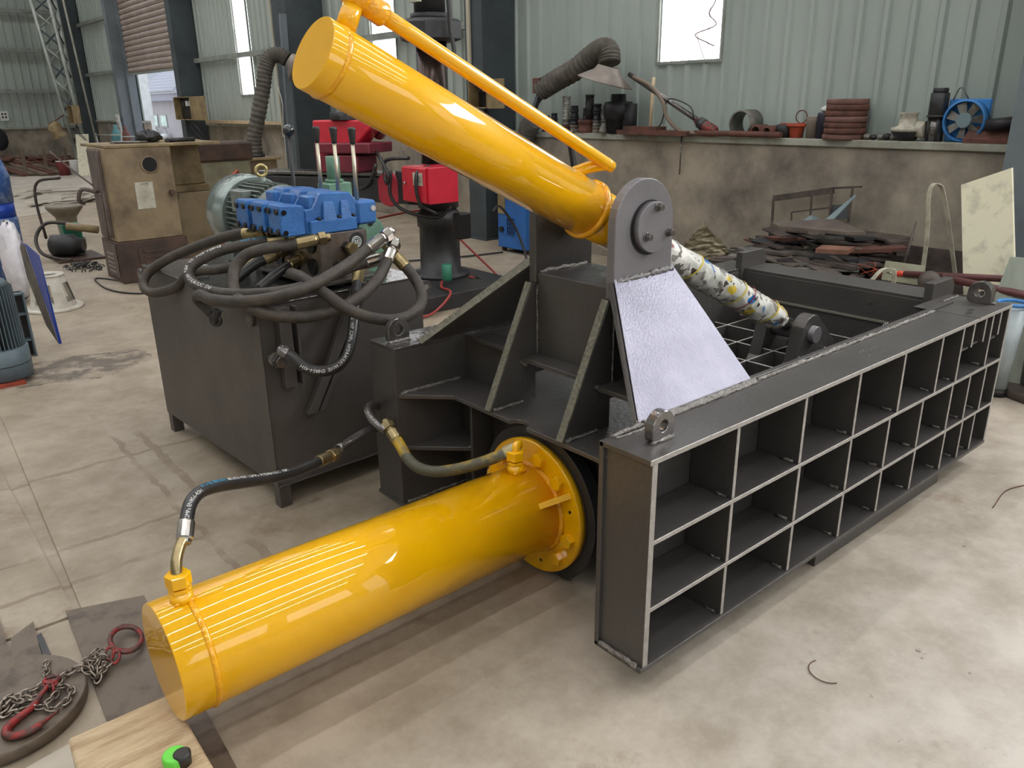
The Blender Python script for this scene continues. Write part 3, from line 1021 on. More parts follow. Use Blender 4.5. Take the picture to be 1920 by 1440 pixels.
# --- lid frame lying open inside the chamber: ribbed plate
zr = 0.60
lid = part(MB().box(2.60, 4.20, YI + 0.06, YH - 0.06, 0.42, 0.436), 'lid')
for x in (2.70, 2.94, 3.18, 3.42, 3.67, 3.93, 4.19):
    top_edge(part(MB().box(x - 0.006, x + 0.006, YI + 0.06, YH - 0.06, 0.436, zr), 'rib', parent=lid), zr)
for y in (1.75, 2.19, 2.42, 2.67):
    top_edge(part(MB().box(2.60, 4.19, y - 0.006, y + 0.006, 0.436, zr - 0.001), 'rib', parent=lid), zr - 0.001)
for y0_, y1_ in ((2.045, 2.115), (2.255, 2.325)):
    cl_ = [(3.54, 0.44), (3.645, 0.56), (3.685, 0.70)]
    for i in range(1, 9):
        a = PI * 0.95 - PI * 0.85 * i / 9
        cl_.append((3.785 + 0.098 * math.cos(a), 0.705 + 0.098 * math.sin(a)))
    cl_ += [(4.03, 0.62), (3.96, 0.44)]
    part(MB().prism(cl_, 'y', y0_, y1_), 'clevis_plate', STEEL, 0.003, parent=lid)
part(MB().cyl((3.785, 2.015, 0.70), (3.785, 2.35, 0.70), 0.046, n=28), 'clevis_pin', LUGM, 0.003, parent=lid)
# push rods and threaded stubs beside the clevis
for y, x0 in ((2.35, 4.0), (1.98, 4.03)):
    part(MB().tube([(x0, y, 0.60), (x0 + 0.12, y - 0.05, 0.605), (x0 + 0.20, y - 0.04, 0.66)], 0.007, 8), 'rod', STEELW, 0, parent=lid)
for (x, y, z) in ((4.06, 1.80, 0.66), (4.12, 1.78, 0.70)):
    mb = MB()
    for q in range(4):
        mb.cyl((x, y + 0.012 * q, z), (x, y + 0.012 * q + 0.007, z), 0.05 - 0.004 * (q % 2), n=24)
    part(mb, 'threaded_collar', STEELW, 0, parent=lid)
part(MB().box(2.83, 4.02, 1.395, 1.50, 0, B0), 'skid')
part(MB().box(2.2, 4.3, 2.72, 2.98, 0, B0), 'skid')
part(MB().prism([(1.93, 0.0), (2.06, 0.0), (2.06, 0.28), (1.98, 0.10)], 'y', 1.72, 1.78), 'foot')

# --- lower (main) cylinder: lies along x
CY, CZ, CR = 2.18, 0.30, 0.1833
X0c, X1c = 0.452, 1.945
low = part(MB().lathe((X0c, CY, CZ), (X1c, CY, CZ), [(0, CR - 0.003), (0.003, CR), (1.49, CR)], 96), 'lower_cylinder', YEL, 0, label='glossy yellow lower hydraulic cylinder')
part(MB().lathe((X0c + 0.088, CY, CZ), (X1c, CY, CZ), [(0, CR + 0.0005), (0.003, CR + 0.004), (0.010, CR + 0.006), (0.017, CR + 0.004), (0.020, CR + 0.0005)], 96), 'weld_ring', YELB, 0, parent=low)
fx = 1.925
fl_ = part(MB().lathe((fx, CY, CZ), (2.2, CY, CZ), [(0, 0.283), (0.004, 0.2885), (0.032, 0.2885)], 80), 'flange', YEL, 0, parent=low)
part(MB().lathe((fx - 0.012, CY, CZ), (fx, CY, CZ), [(0, CR + 0.001), (0.006, CR + 0.01), (0.013, CR + 0.016)], 72), 'weld_ring', YELB, 0, parent=low)
arch = []
for i in range(41):
    a = math.radians(-58) + math.radians(296) * i / 40
    arch.append((CY + 0.335 * math.cos(a), CZ + 0.335 * math.sin(a)))
part(MB().prism(arch, 'x', 1.958, 2.015), 'mounting_disc', BLKP, 0.002, parent=low)
for i in range(12):
    a = math.radians(15 + 30 * i)
    y, z = CY + 0.238 * math.cos(a), CZ + 0.238 * math.sin(a)
    if i in (2, 5, 8, 10):
        part(MB().cyl((fx - 0.0015, y, z), (fx + 0.002, y, z), 0.007, n=10), 'hole', DARK, 0, parent=low)
        if i != 10:
            continue
    part(MB().hexnut((fx, y, z), (fx - 0.026, y, z), 0.030), 'bolt', YEL, 0.0015, parent=low)
for a in (math.radians(150), math.radians(60 - 40), math.radians(-62)):
    cy, cz = math.cos(a), math.sin(a)
    p0 = Vector((fx, CY + cy * (CR + 0.085), CZ + cz * (CR + 0.085)))
    p1 = Vector((fx, CY + cy * (CR - 0.004), CZ + cz * (CR - 0.004)))
    p2 = Vector((fx - 0.10, CY + cy * (CR - 0.004), CZ + cz * (CR - 0.004)))
    tv = Vector((0, -cz, cy)) * 0.012
    part(MB().slab([p0 - tv, p1 - tv, p2 - tv], tv * 2), 'gusset', YEL, 0.001, parent=low)
for px_ in (0.535, 1.845):
    z0 = CZ + CR - 0.006
    port = MB()
    port.lathe((px_, CY, z0), (px_, CY, z0 + 1), [(0, 0.034), (0.03, 0.034), (0.030, 0.030), (0.036, 0.030)], 24)
    pf = part(port, 'port_fitting', YEL, 0, parent=low)
    part(lump((px_ - 0.03, CY - 0.025, z0 + 0.008), (px_ + 0.03, CY - 0.025, z0 + 0.008), 0.007, 71), 'weld_bead', YELB, 0, parent=low)
    part(MB().hexnut((px_, CY, z0 + 0.036), (px_, CY, z0 + 0.050), 0.034).hexnut((px_, CY, z0 + 0.056), (px_, CY, z0 + 0.095), 0.038), 'port_nut', YEL, 0.002, parent=low)

# --- upper (lid) cylinder: tilted in the x-z plane at y = 2.18
AX = Vector((0.90069549, 0, -0.43445096))
P1 = Vector((1.15, 2.18, 1.991))


def ap(x):
    return P1 + AX * ((x - 1.15) / AX.x)


RU = 0.1058
upc = part(MB().lathe(ap(1.122), ap(2.3), [(0, RU - 0.002), (0.002, RU), ((2.235 - 1.122) / AX.x, RU)], 80), 'upper_cylinder', YEL, 0, label='glossy yellow upper tilted hydraulic cylinder')
L0 = (2.205 - 1.122) / AX.x
part(MB().lathe(ap(2.205), ap(2.4), [(0, RU), (0.004, RU + 0.010), (0.022, RU + 0.012), (0.028, RU + 0.004), (0.045, RU - 0.004)], 72), 'collar', YELB, 0, parent=upc)
part(MB().lathe(ap(2.22), ap(2.5), [(0, RU - 0.006), (0.24, RU - 0.006)], 48), 'gland_head', YEL, 0, parent=upc)
part(MB().lathe(ap(1.165), ap(2.4), [(0, RU + 0.0003), (0.004, RU + 0.003), (0.010, RU + 0.004), (0.016, RU + 0.0003)], 72), 'weld_ring', YELB, 0, parent=upc)
UP = Vector((0.43445096, 0, 0.90069549))   # square to the axis, upwards
q0 = ap(1.185) + UP * (RU - 0.004)
part(MB().cyl(q0, q0 + UP * 0.075, 0.030, n=24), 'port_neck', YEL, 0, parent=upc)
part(MB().sphere(q0 + UP * 0.105, 0.047, 24, (1, 1, 1)), 'elbow_ball', YELB, 0, parent=upc)
part(MB().cyl(q0 + UP * 0.135, q0 + UP * 0.19, 0.028, n=20), 'port_stub', YEL, 0, parent=upc)
a0 = q0 + UP * 0.098 + AX * 0.02
a1 = a0 + AX * 0.085
endp = ap(2.245) + UP * (RU + 0.088)
part(MB().lathe(a0, a1, [(0, 0.034), (0.045, 0.034), (0.075, 0.036), (0.085, 0.028)], 24), 'pipe_socket', YELB, 0, parent=upc)
part(MB().tube([a1 - AX * 0.01, a0.lerp(endp, 0.5), endp - AX * 0.02, endp], 0.0235, 18), 'oil_pipe', YEL, 0, parent=upc)
part(MB().sphere(endp, 0.0245, 18), 'pipe_end', YEL, 0, parent=upc)
pb = ap(2.13) + UP * (RU - 0.01) + Vector((0, 0.055, 0))
part(MB().tube([endp, endp.lerp(pb, 0.3) + Vector((-0.01, 0.02, 0.0)), pb], 0.023, 16), 'branch_pipe', YEL, 0, parent=upc)
# wrapped piston rod
rod0, rod1 = ap(2.36), ap(3.70)
LR_ = (rod1 - rod0).length
rw = random.Random(4)
prof = [(LR_ * i / 60, 0.068 + rw.uniform(-0.003, 0.004)) for i in range(57)] + [(LR_ * 0.965, 0.060), (LR_ * 0.985, 0.046), (LR_, 0.030)]
wr_ = MB().lathe(rod0, rod1, prof, 36)
for i in range(len(wr_.v)):
    wr_.v[i] += Vector((rw.uniform(-1, 1), rw.uniform(-1, 1), rw.uniform(-1, 1))) * 0.0028
part(wr_, 'wrapped_rod', WRAP, 0, parent=upc, label='piston rod wrapped in white printed plastic film')
part(MB().cyl(ap(3.66), ap(3.79), 0.040, n=20), 'rod_eye', STEELW, 0, parent=upc)
for xq, mq in ((2.86, 'tape_yellow'), (3.22, 'tape_yellow'), (3.52, 'tape_yellow'), (3.30, 'tape_red')):
    tm = mat('tape_yellow', S(204, 184, 84), 0.35) if mq == 'tape_yellow' else mat('tape_red', S(150, 50, 54), 0.4)
    c_ = ap(xq)
    tq = MB().lathe(c_ - AX * 0.009, c_ + AX, [(0, 0.0745), (0.010, 0.0755), (0.018 if mq == 'tape_yellow' else 0.011, 0.0745)], 30, caps=False)
    for ii, vv in enumerate(tq.v):
        tq.v[ii] = vv + AX * (0.05 * (vv.z - c_.z) / 0.075)
    part(tq, 'tape_band', tm, 0, parent=upc)
pr_ = MB().lathe(ap(2.50), ap(3.7), [(0, 0.0735), (0.16, 0.0745)], 36, caps=False)
pr_.f = [f for f in pr_.f if (sum((pr_.v[q] for q in f), Vector()) / len(f) - ap(2.57)).y < -0.015]
pr_.sm = [True] * len(pr_.f)
part(pr_, 'printed_picture', mat('printed_picture', S(118, 58, 52), 0.35, 0, S(60, 44, 42), 26, lo=0.4, hi=0.55), 0, parent=upc)
# ================================================================== POWER UNIT (tank, motor, pump, valve bank)
th = math.radians(2.8)
PM = Matrix.Translation((1.355, 3.385, 0)) @ Matrix.Rotation(th, 4, 'Z')


def PB():
    return MB(PM)


pack = thing('hydraulic_power_unit', 'dark grey oil tank carrying the finned motor and blue lever valves left of the baler', 'power unit', (1.7, 4.1, 0))


def pp(mb, name, m=STEEL, bevel=0.0015, label=None, parent=pack):
    return mb.obj(name, m, parent, bevel, label=label)


TU, TV, TZ0, TZ1 = 0.92, 1.42, 0.115, 1.02
TANKM = mat('tank_dark_grey_paint', S(90, 84, 80), 0.46, 0.3, S(78, 73, 69), 3, 0.12, 40, rough_var=0.04)
tank = pp(PB().box(0, TU, 0, TV, TZ0, TZ1 - 0.008), 'tank', TANKM, 0.003)
pp(PB().box(-0.004, TU + 0.004, -0.004, TV + 0.004, TZ1 - 0.008, TZ1), 'tank_top', STEELW, 0.002)
for u, v in ((0.002, 0.002), (TU - 0.06, 0.002), (0.002, TV - 0.07), (TU - 0.06, TV - 0.07)):
    pp(PB().prism([(u, v), (u + 0.06, v), (u + 0.06, v + 0.06), (u, v + 0.06)], 'z', 0, TZ0), 'leg', TANKM)
weld_ = PB()
for (u, v) in ((-0.02, 0.07), (TU + 0.02, 0.02), (-0.02, TV - 0.04)):
    n = 14
    if v == 0.02:
        c = (TU + 0.03, 0.955)
        pl = [(TU, 0.915)] + [(c[0] + 0.035 * math.cos(a), c[1] + 0.035 * math.sin(a)) for a in [(-PI / 2 + PI * i / 8) for i in range(9)]] + [(TU, 0.99)]
        e = PB().prism(pl, 'y', 0.0, 0.014)
        e2 = PB().cyl((c[0], -0.001, c[1]), (c[0], 0.015, c[1]), 0.014, n=14)
    else:
        c = (v, 0.955)
        s = -1 if v < 0.5 else 1
        cv = 0.065 if v < 0.5 else TV + 0.03
        pl = [(cv + 0.04 * math.cos(a), 0.955 + 0.04 * math.sin(a)) for a in [2 * PI * i / 16 for i in range(16)]]
        e = PB().prism(pl, 'x', -0.016, -0.001)
        e2 = PB().cyl((-0.018, cv, 0.955), (0.0, cv, 0.955), 0.015, n=14)
    eo = pp(e, 'lifting_eye', STEEL, 0.001)
    pp(e2, 'eye_hole', mat('grey_gap', S(120, 112, 104), 0.7), 0, parent=eo)
for z0, z1 in ((0.12, 1.0),):
    lw = lump((0.0, -0.003, z0), (0.0, -0.003, z1), 0.004, 90, 0.02)
    lw.m = PM
    pp(lw, 'weld_bead', mat('weld_dark', S(70, 66, 62), 0.5, 0.4), 0)
lw = lump((0.0, -0.004, TZ0 + 0.002), (TU, -0.004, TZ0 + 0.002), 0.005, 91, 0.02)
lw.m = PM
pp(lw, 'weld_bead', STEEL, 0)
# support channels and strut in front of the tank, below the valve bank
pp(PB().box(0.075, 0.135, -0.05, -0.004, 0.62, 1.0).box(0.16, 0.172, -0.05, -0.004, 0.62, 1.0), 'channel', TANKM)
pp(PB().hexa([(0.17, -0.05, 0.46), (0.22, -0.05, 0.46), (0.22, -0.006, 0.46), (0.17, -0.006, 0.46)], [(0.50, -0.05, 1.05), (0.56, -0.05, 1.05), (0.56, -0.006, 1.05), (0.50, -0.006, 1.05)]), 'strut', TANKM)
pp(PB().hexa([(0.24, -0.04, 0.46), (0.27, -0.04, 0.46), (0.27, -0.006, 0.46), (0.24, -0.006, 0.46)], [(0.585, -0.04, 1.05), (0.61, -0.04, 1.05), (0.61, -0.006, 1.05), (0.585, -0.006, 1.05)]), 'strut', TANKM)
pp(PB().box(0.34, 0.70, 0.03, 0.72, 1.045, 1.06), 'valve_stand', STEEL)
for u, v in ((0.36, 0.05), (0.66, 0.05), (0.36, 0.66), (0.66, 0.66)):
    pp(PB().box(u, u + 0.02, v, v + 0.03, 1.02, 1.046), 'stand_leg', STEEL)
# filler cap
pp(PB().cyl((0.10, 0.82, TZ1), (0.10, 0.82, TZ1 + 0.045), 0.032, n=24).cyl((0.10, 0.82, TZ1 + 0.045), (0.10, 0.82, TZ1 + 0.06), 0.036, n=24), 'breather_cap', WHITE, 0.002)
# oil outlet elbow on the front face
elb_ = pp(PB().cyl((0.05, 0.0, 0.765), (0.05, -0.045, 0.765), 0.034, n=18), 'outlet_boss', WELD, 0.002)
pp(PB().hexnut((0.05, -0.045, 0.765), (0.05, -0.07, 0.765), 0.036).hexnut((0.05, -0.075, 0.765), (0.05, -0.09, 0.765), 0.030), 'outlet_nut', STEELW, 0.001, parent=elb_)

# manifold + three valve sections
man = pp(PB().box(0.395, 0.66, 0.085, 0.68, 1.06, 1.283), 'manifold', MANI, 0.002)
pp(PB().cyl((0.60, 0.084, 1.235), (0.60, 0.081, 1.235), 0.04, n=32), 'round_label', BLKP, 0, parent=man)
pp(PB().torus((0.595, 0.080, 1.228), (0, 1, 0), 0.026, 0.0022).torus((0.595, 0.080, 1.228), (0, 1, 0), 0.018, 0.0018).box(0.585, 0.589, 0.078, 0.081, 1.218, 1.238).box(0.600, 0.604, 0.078, 0.081, 1.218, 1.238), 'label_emblem', TEXTW, 0, parent=man)
ub = PM.to_3x3() @ Vector((1, 0, 0))
o_ = flat_text('Z', 0.024, PM @ Vector((0.587, 0.079, 1.220)), ub, (0, 0, 1), TEXTW, man)
for u, z in ((0.475, 1.125),):
    pp(PB().cyl((u, 0.0845, z), (u, 0.083, z), 0.021, n=24), 'port_hole', DARK, 0, parent=man)
for v in (0.17, 0.34, 0.51):
    for z in (1.225, 1.12):
        pp(PB().cyl((0.395, v, z), (0.385, v, z), 0.040, n=24), 'seal_ring', BOLT, 0.001, parent=man)
pl = pp(PB().hexnut((0.545, 0.085, 1.205), (0.545, 0.060, 1.205), 0.034), 'plug_nut', BOLT, 0.001, parent=man)
pp(PB().hexnut((0.545, 0.060, 1.205), (0.545, 0.030, 1.205), 0.032), 'adaptor_nut', BRASS, 0.002, parent=man)


def valve(v0):
    v1 = v0 + 0.15
    body = [(0.345, 1.284), (0.345, 1.40), (0.385, 1.405), (0.43, 1.475), (0.60, 1.466), (0.632, 1.425), (0.632, 1.284)]
    o = pp(PB().prism(body, 'y', v0 + 0.02, v1 - 0.02).prism([(0.36, 1.284), (0.36, 1.35), (0.62, 1.35), (0.62, 1.284)], 'y', v0, v1), 'valve_section', BLUE, 0.006)
    # raised pads on the near face
    for ua, ub_, zt in ((0.445, 0.500, 1.430), (0.542, 0.582, 1.430)):
        pp(PB().hexa([(ua - 0.012, v0 + 0.0, 1.34), (ub_ + 0.010, v0 + 0.0, 1.34), (ub_ + 0.010, v0 + 0.03, 1.34), (ua - 0.012, v0 + 0.03, 1.34)],
                     [(ua, v0 + 0.012, zt), (ub_, v0 + 0.012, zt), (ub_, v0 + 0.03, zt), (ua, v0 + 0.03, zt)]), 'cast_pad', BLUE, 0.003, parent=o)
    for u in (0.415, 0.524, 0.606):
        pp(PB().cyl((u, v0 + 0.012, 1.345), (u, v0 + 0.012, 1.362), 0.010, n=12), 'bolt', BOLT, 0.001, parent=o)
    pp(PB().box(0.375, 0.41, v0 + 0.03, v1 - 0.03, 1.40, 1.462), 'cast_lug', BLUE, 0.006, parent=o)
    cap = [(0.215, 1.300), (0.215, 1.425), (0.225, 1.435), (0.338, 1.425), (0.343, 1.418), (0.343, 1.286), (0.25, 1.286)]
    pp(PB().prism(cap, 'y', v0 + 0.015, v1 - 0.015), 'end_cap', BLUE, 0.007, parent=o)
    for z in (1.312, 1.405):
        for v in (v0 + 0.030, v1 - 0.045):
            pp(PB().cyl((0.214, v + 0.008, z), (0.205, v + 0.008, z), 0.014, n=14), 'cap_screw', BOLT, 0.001, parent=o)
            pp(PB().cyl((0.236, v0 + 0.013, z - 0.004), (0.236, v0 + 0.006, z - 0.004), 0.012, n=12), 'cap_screw', BOLT, 0.001, parent=o)
    pp(PB().box(0.632, 0.745, v0 + 0.012, v1 - 0.012, 1.302, 1.418), 'spring_housing', BLUE, 0.012, parent=o)
    pp(PB().cyl((0.722, v0 + 0.012, 1.378), (0.722, v0 + 0.008, 1.378), 0.014, n=18), 'name_disc', mat('zinc_disc', S(200, 196, 188), 0.4, 0.3), 0, parent=o)
    vm = (v0 + v1) / 2
    lv = pp(PB().cyl((0.672, vm, 1.40), (0.672, vm, 1.69), 0.0115, 0.0095, n=14), 'lever', mat('brushed_lever', S(190, 180, 160), 0.35, 0.9), 0, parent=o)
    pp(PB().lathe((0.672, vm, 1.685), (0.672, vm, 1.9), [(0, 0.012), (0.01, 0.014), (0.068, 0.020), (0.076, 0.019), (0.079, 0.010)], 18), 'lever_grip', RUBD, 0, parent=o)


for v0 in (0.095, 0.265, 0.435):
    valve(v0)
# ball-handle lever of the pump group
bl = pp(PB().cyl((0.565, 0.60, 1.06), (0.565, 0.60, 1.73), 0.0095, n=12), 'ball_lever', BLKP, 0)
pp(PB().sphere((0.565, 0.60, 1.745), 0.031, 24), 'ball_knob', mat('gloss_black', S(22, 22, 24), 0.12, 0, coat=0.6), 0, parent=bl)

# electric motor, axis along v, cowl at the far end
MU, MZ = 0.585, 1.275
mr = 0.165
mot = pp(PB().cyl((MU, 0.80, MZ), (MU, 1.22, MZ), mr, n=40), 'motor', MOTG, 0)
for i in range(40):
    a = 2 * PI * i / 40
    if math.sin(a) < -0.75:
        continue
    c, s = math.cos(a), math.sin(a)
    t = Vector((-s, 0, c)) * 0.003
    base = Vector((MU + c * (mr - 0.003), 0.82, MZ + s * (mr - 0.003)))
    tip = Vector((MU + c * (mr + 0.026), 0.82, MZ + s * (mr + 0.026)))
    dv = Vector((0, 0.31, 0))
    pp(PB().hexa([base - t, base + t, tip + t, tip - t], [base - t + dv, base + t + dv, tip + t + dv, tip - t + dv]), 'cooling_fin', MOTG, 0, parent=mot)
pp(PB().lathe((MU, 1.19, MZ), (MU, 2, MZ), [(-0.07, 0.206), (-0.05, 0.216), (0.0, 0.219), (0.12, 0.219), (0.15, 0.205), (0.16, 0.16)], 56), 'fan_cowl', COWL, 0, parent=mot)
pp(PB().lathe((MU, 1.150, MZ), (MU, 2, MZ), [(0, 0.17), (0.0, 0.203), (0.012, 0.205)], 56), 'cowl_inner_ring', BOLT, 0, parent=mot)
pp(PB().lathe((MU, 0.70, MZ), (MU, 2, MZ), [(0, 0.13), (0.03, 0.18), (0.09, 0.185), (0.11, 0.165)], 40), 'end_bell', MOTG, 0, parent=mot)
pp(PB().cyl((MU, 1.0, MZ + 0.16), (MU, 1.0, MZ + 0.215), 0.026, 0.02, n=16), 'eye_base', MOTG, 0.002, parent=mot)
pp(PB().torus((MU, 1.0, MZ + 0.25), (0.25, 1, 0), 0.030, 0.009, 28, 10), 'eye_bolt', mat('eye_bolt_zinc', S(186, 168, 116), 0.32, 0.7), 0, parent=mot)
pp(PB().box(MU - 0.19, MU - 0.13, 0.88, 1.02, MZ + 0.04, MZ + 0.16), 'terminal_box', MOTG, 0.006, parent=mot)
pp(PB().box(MU - 0.22, MU - 0.16, 0.84, 0.96, 1.14, 1.26), 'cable_box', BOLT, 0.01, parent=mot)
for v in (0.84, 1.10):
    pp(PB().box(MU - 0.18, MU + 0.18, v, v + 0.08, TZ1, TZ1 + 0.11), 'motor_foot', MOTG, 0.003, parent=mot)
# green pump group
pm = pp(PB().box(0.70, 0.86, 0.30, 0.42, 1.02, 1.30).cyl((0.78, 0.42, 1.22), (0.78, 0.66, 1.22), 0.10, n=28), 'pump', GREEN, 0.008)
fl2 = [(0.735, 1.02)] + [(0.80 + 0.085 * math.cos(a), 1.23 + 0.085 * math.sin(a)) for a in [PI * i / 10 for i in range(10, -1, -1)]] + [(0.885, 1.02)]
pp(PB().prism(fl2, 'y', 0.26, 0.30), 'pump_flange', GREEN, 0.004, parent=pm)
for u, z in ((0.80, 1.28), (0.80, 1.12)):
    pp(PB().cyl((u, 0.262, z), (u, 0.255, z), 0.014, n=14), 'bolt', BOLT, 0, parent=pm)
pp(PB().box(0.78, 0.93, 0.62, 0.74, 1.02, 1.46), 'relief_valve_body', GREEN, 0.006, parent=pm)
pp(PB().cyl((0.855, 0.68, 1.46), (0.855, 0.68, 1.478), 0.05, n=24).cyl((0.855, 0.68, 1.478), (0.855, 0.68, 1.60), 0.037, n=24), 'relief_valve_cap', GREEN, 0.003, parent=pm)

# ================================================================== HOSES
HP = {
'h1': [(1.585, 3.985, 1.2535), (1.55, 4.026, 1.25), (1.519, 4.111, 1.228), (1.45, 4.283, 1.174), (1.36, 4.464, 1.102), (1.281, 4.581, 1.031), (1.231, 4.599, 0.979), (1.212, 4.552, 0.933), (1.234, 4.446, 0.924), (1.293, 4.28, 0.974), (1.348, 4.161, 1.060), (1.443, 4.038, 1.081), (1.519, 3.943, 1.104)],
'h2': [(1.607, 3.739, 1.242), (1.548, 3.773, 1.237), (1.487, 3.792, 1.229), (1.381, 3.83, 1.208), (1.273, 3.846, 1.166), (1.224, 3.826, 1.125), (1.217, 3.744, 1.085), (1.255, 3.62, 1.064), (1.313, 3.45, 1.071), (1.404, 3.311, 1.087), (1.507, 3.259, 1.101), (1.653, 3.283, 1.119), (1.806, 3.307, 1.149), (1.888, 3.298, 1.16)],
'h3': [(1.649, 3.515, 1.253), (1.589, 3.534, 1.245), (1.542, 3.546, 1.244), (1.483, 3.563, 1.237), (1.425, 3.602, 1.214), (1.38, 3.619, 1.171), (1.347, 3.597, 1.121), (1.324, 3.538, 1.072), (1.295, 3.356, 1.046), (1.341, 3.247, 1.015), (1.426, 3.194, 0.994), (1.525, 3.164, 0.989), (1.641, 3.132, 1.011), (1.756, 3.137, 1.05), (1.854, 3.162, 1.103), (1.927, 3.208, 1.154), (1.954, 3.224, 1.179)],
'h4': [(1.252, 3.653, 0.95), (1.214, 3.715, 1.016), (1.207, 3.654, 1.051), (1.211, 3.54, 1.05), (1.254, 3.369, 1.061), (1.348, 3.244, 1.079), (1.461, 3.163, 1.11), (1.607, 3.193, 1.14), (1.736, 3.226, 1.177), (1.839, 3.254, 1.215), (1.882, 3.256, 1.236)],
'h5': [(1.537, 3.392, 1.144), (1.544, 3.3, 1.138), (1.556, 3.225, 1.116), (1.586, 3.154, 1.077), (1.64, 3.081, 1.018), (1.713, 3.027, 0.976), (1.803, 2.996, 0.952), (1.902, 2.996, 0.951), (1.988, 3.021, 0.982), (2.039, 3.082, 1.027), (2.052, 3.151, 1.079), (2.039, 3.197, 1.125), (2.031, 3.21, 1.14)],
'h6': [(1.878, 3.396, 1.053), (1.815, 3.31, 0.993), (1.758, 3.238, 0.913), (1.707, 3.187, 0.83), (1.65, 3.15, 0.767), (1.579, 3.14, 0.736), (1.505, 3.147, 0.739), (1.454, 3.174, 0.764), (1.421, 3.208, 0.808), (1.403, 3.234, 0.828)],
'f': [(0.61, 2.284, 0.662), (0.628, 2.317, 0.676), (0.655, 2.357, 0.693), (0.698, 2.394, 0.7), (0.762, 2.431, 0.685), (0.86, 2.483, 0.647), (1.003, 2.558, 0.59), (1.136, 2.623, 0.554), (1.254, 2.682, 0.536)],
'fp': [(1.361, 2.732, 0.538), (1.467, 2.782, 0.539), (1.567, 2.844, 0.525), (1.64, 2.885, 0.508), (1.70, 2.93, 0.48)],
'g': [(1.609, 2.686, 0.529), (1.603, 2.638, 0.507), (1.595, 2.576, 0.476), (1.596, 2.499, 0.462), (1.622, 2.423, 0.464), (1.665, 2.353, 0.483), (1.724, 2.289, 0.51), (1.79, 2.234, 0.541), (1.827, 2.211, 0.559)],
'gp': [(1.703, 2.984, 0.564), (1.636, 2.921, 0.607), (1.595, 2.885, 0.606), (1.581, 2.833, 0.587), (1.586, 2.791, 0.564), (1.599, 2.745, 0.55)],
}
CAMP = Vector((0, 0, 1.865))


def ferrule(p, d, parent, m=BRASS, r=0.030, L=0.10, nut=True, nm=None, nr=0.034):
    """crimped sleeve leaving the hose end p in direction d, then a hex nut"""
    p, d = Vector(p), Vector(d).normalized()
    f = MB().lathe(p - d * 0.012, p + d, [(0, r * 0.93), (0.006, r), (L, r), (L + 0.006, r * 0.86), (L + 0.018, r * 0.8)], 14, smooth=False)
    f.obj('ferrule', m, parent, 0.001)
    if nut:
        q = p + d * (L + 0.006)
        MB().hexnut(q, q + d * 0.034, nr).cyl(q + d * 0.034, q + d * 0.055, nr * 0.62, n=16).obj('swivel_nut', nm or m, parent, 0.0015)
    return p + d * (L + 0.05)


def hose(key, r, label, m=RUB, group=None, name='hydraulic_hose'):
    pts = [Vector(p) for p in HP[key]]
    root = thing(name, label, 'hose', tuple(pts[0]), group)
    MB().tube(pts, r, 16, res=7).obj('hose_body', m, root)
    return root, pts


r_, p = hose('h1', 0.026, 'black hose looping furthest left over the far corner of the oil tank')
ferrule(p[0], p[0] - p[1], r_, L=0.07)
ferrule(p[-1], p[-1] - p[-2], r_, L=0.06)
r_, p = hose('h2', 0.026, 'white-printed black hose in a wide loop in front of the motor cowl', RUB)
ferrule(p[0], p[0] - p[1], r_, L=0.085)
ferrule(p[-1], p[-1] - p[-2], r_, CHROME, L=0.07, nm=CHROME)
hose_text('EN856-4SH  32  MPa  HYDRAULIC  EN856-4SH', 0.026, p[1:8][::1], 0.026, (-0.5, -0.25, 0.8), TEXTW, r_, 0.16)
hose_text('HOSE 4SH', 0.026, p[0:4], 0.026, (-0.5, -0.25, 0.8), TEXTB, r_, 0.02)
r_, p = hose('h3', 0.027, 'matt black hose nearest the blue valves, looping down and up to a brass nut')
ferrule(p[0], p[0] - p[1], r_, L=0.09)
end3 = ferrule(p[-1], p[-1] - p[-2], r_, CHROME, L=0.06, nm=CHROME)
r_, p = hose('h4', 0.027, 'thick black hose crossing in front of the tank corner up to the polished sleeve')
ferrule(p[-1], p[-1] - p[-2], r_, CHROME, L=0.085, nm=CHROME)
MB().tube([(1.252, 3.653, 0.95), (1.24, 3.60, 0.925), (1.235, 3.58, 0.95), (1.25, 3.57, 0.99)], 0.018, 10).torus((1.235, 3.585, 0.94), (0.8, 0.6, 0), 0.024, 0.010).obj('end_loop', RUBD, r_)
r_, p = hose('h5', 0.026, 'black hose hanging as the rightmost loop beside the tank')
ferrule(p[-1], p[-1] - p[-2], r_, BRASS, L=0.07, nm=BRASS)
r_, p = hose('h6', 0.026, 'smooth black return hose dropping from the valve block to the tank elbow', RUBD)
ferrule(p[0], Vector((1.93, 3.44, 1.15)) - Vector(p[0]), r_, BRASS, L=0.10)
ferrule(p[-1], p[-1] - p[-2], r_, STEELW, L=0.03, nut=False)
hose_text('EN856-4SH-32  WP 32MPa  HYDRAULIC HOSE  EN856-4SH', 0.022, p[1:], 0.026, (-0.62, -0.72, 0.3), TEXTW, r_, 0.0)
# short hoses ending behind the manifold
for k, (a, b, lb) in enumerate((((1.62, 3.84, 1.14), (1.50, 3.86, 1.10), 'short black hose stub low behind the printed hose'), ((1.66, 3.66, 1.13), (1.52, 3.62, 1.09), 'short black hose stub lowest under the brass sleeves'))):
    root = thing('hydraulic_hose', lb, 'hose', a)
    a, b = Vector(a), Vector(b)
    MB().tube([a, a.lerp(b, 0.4), a.lerp(b, 0.75) + Vector((0, 0, -0.01)), b + Vector((-0.05, 0.0, -0.05))], 0.025, 14).obj('hose_body', RUBD, root)
    ferrule(a, a - b, root, L=0.06)
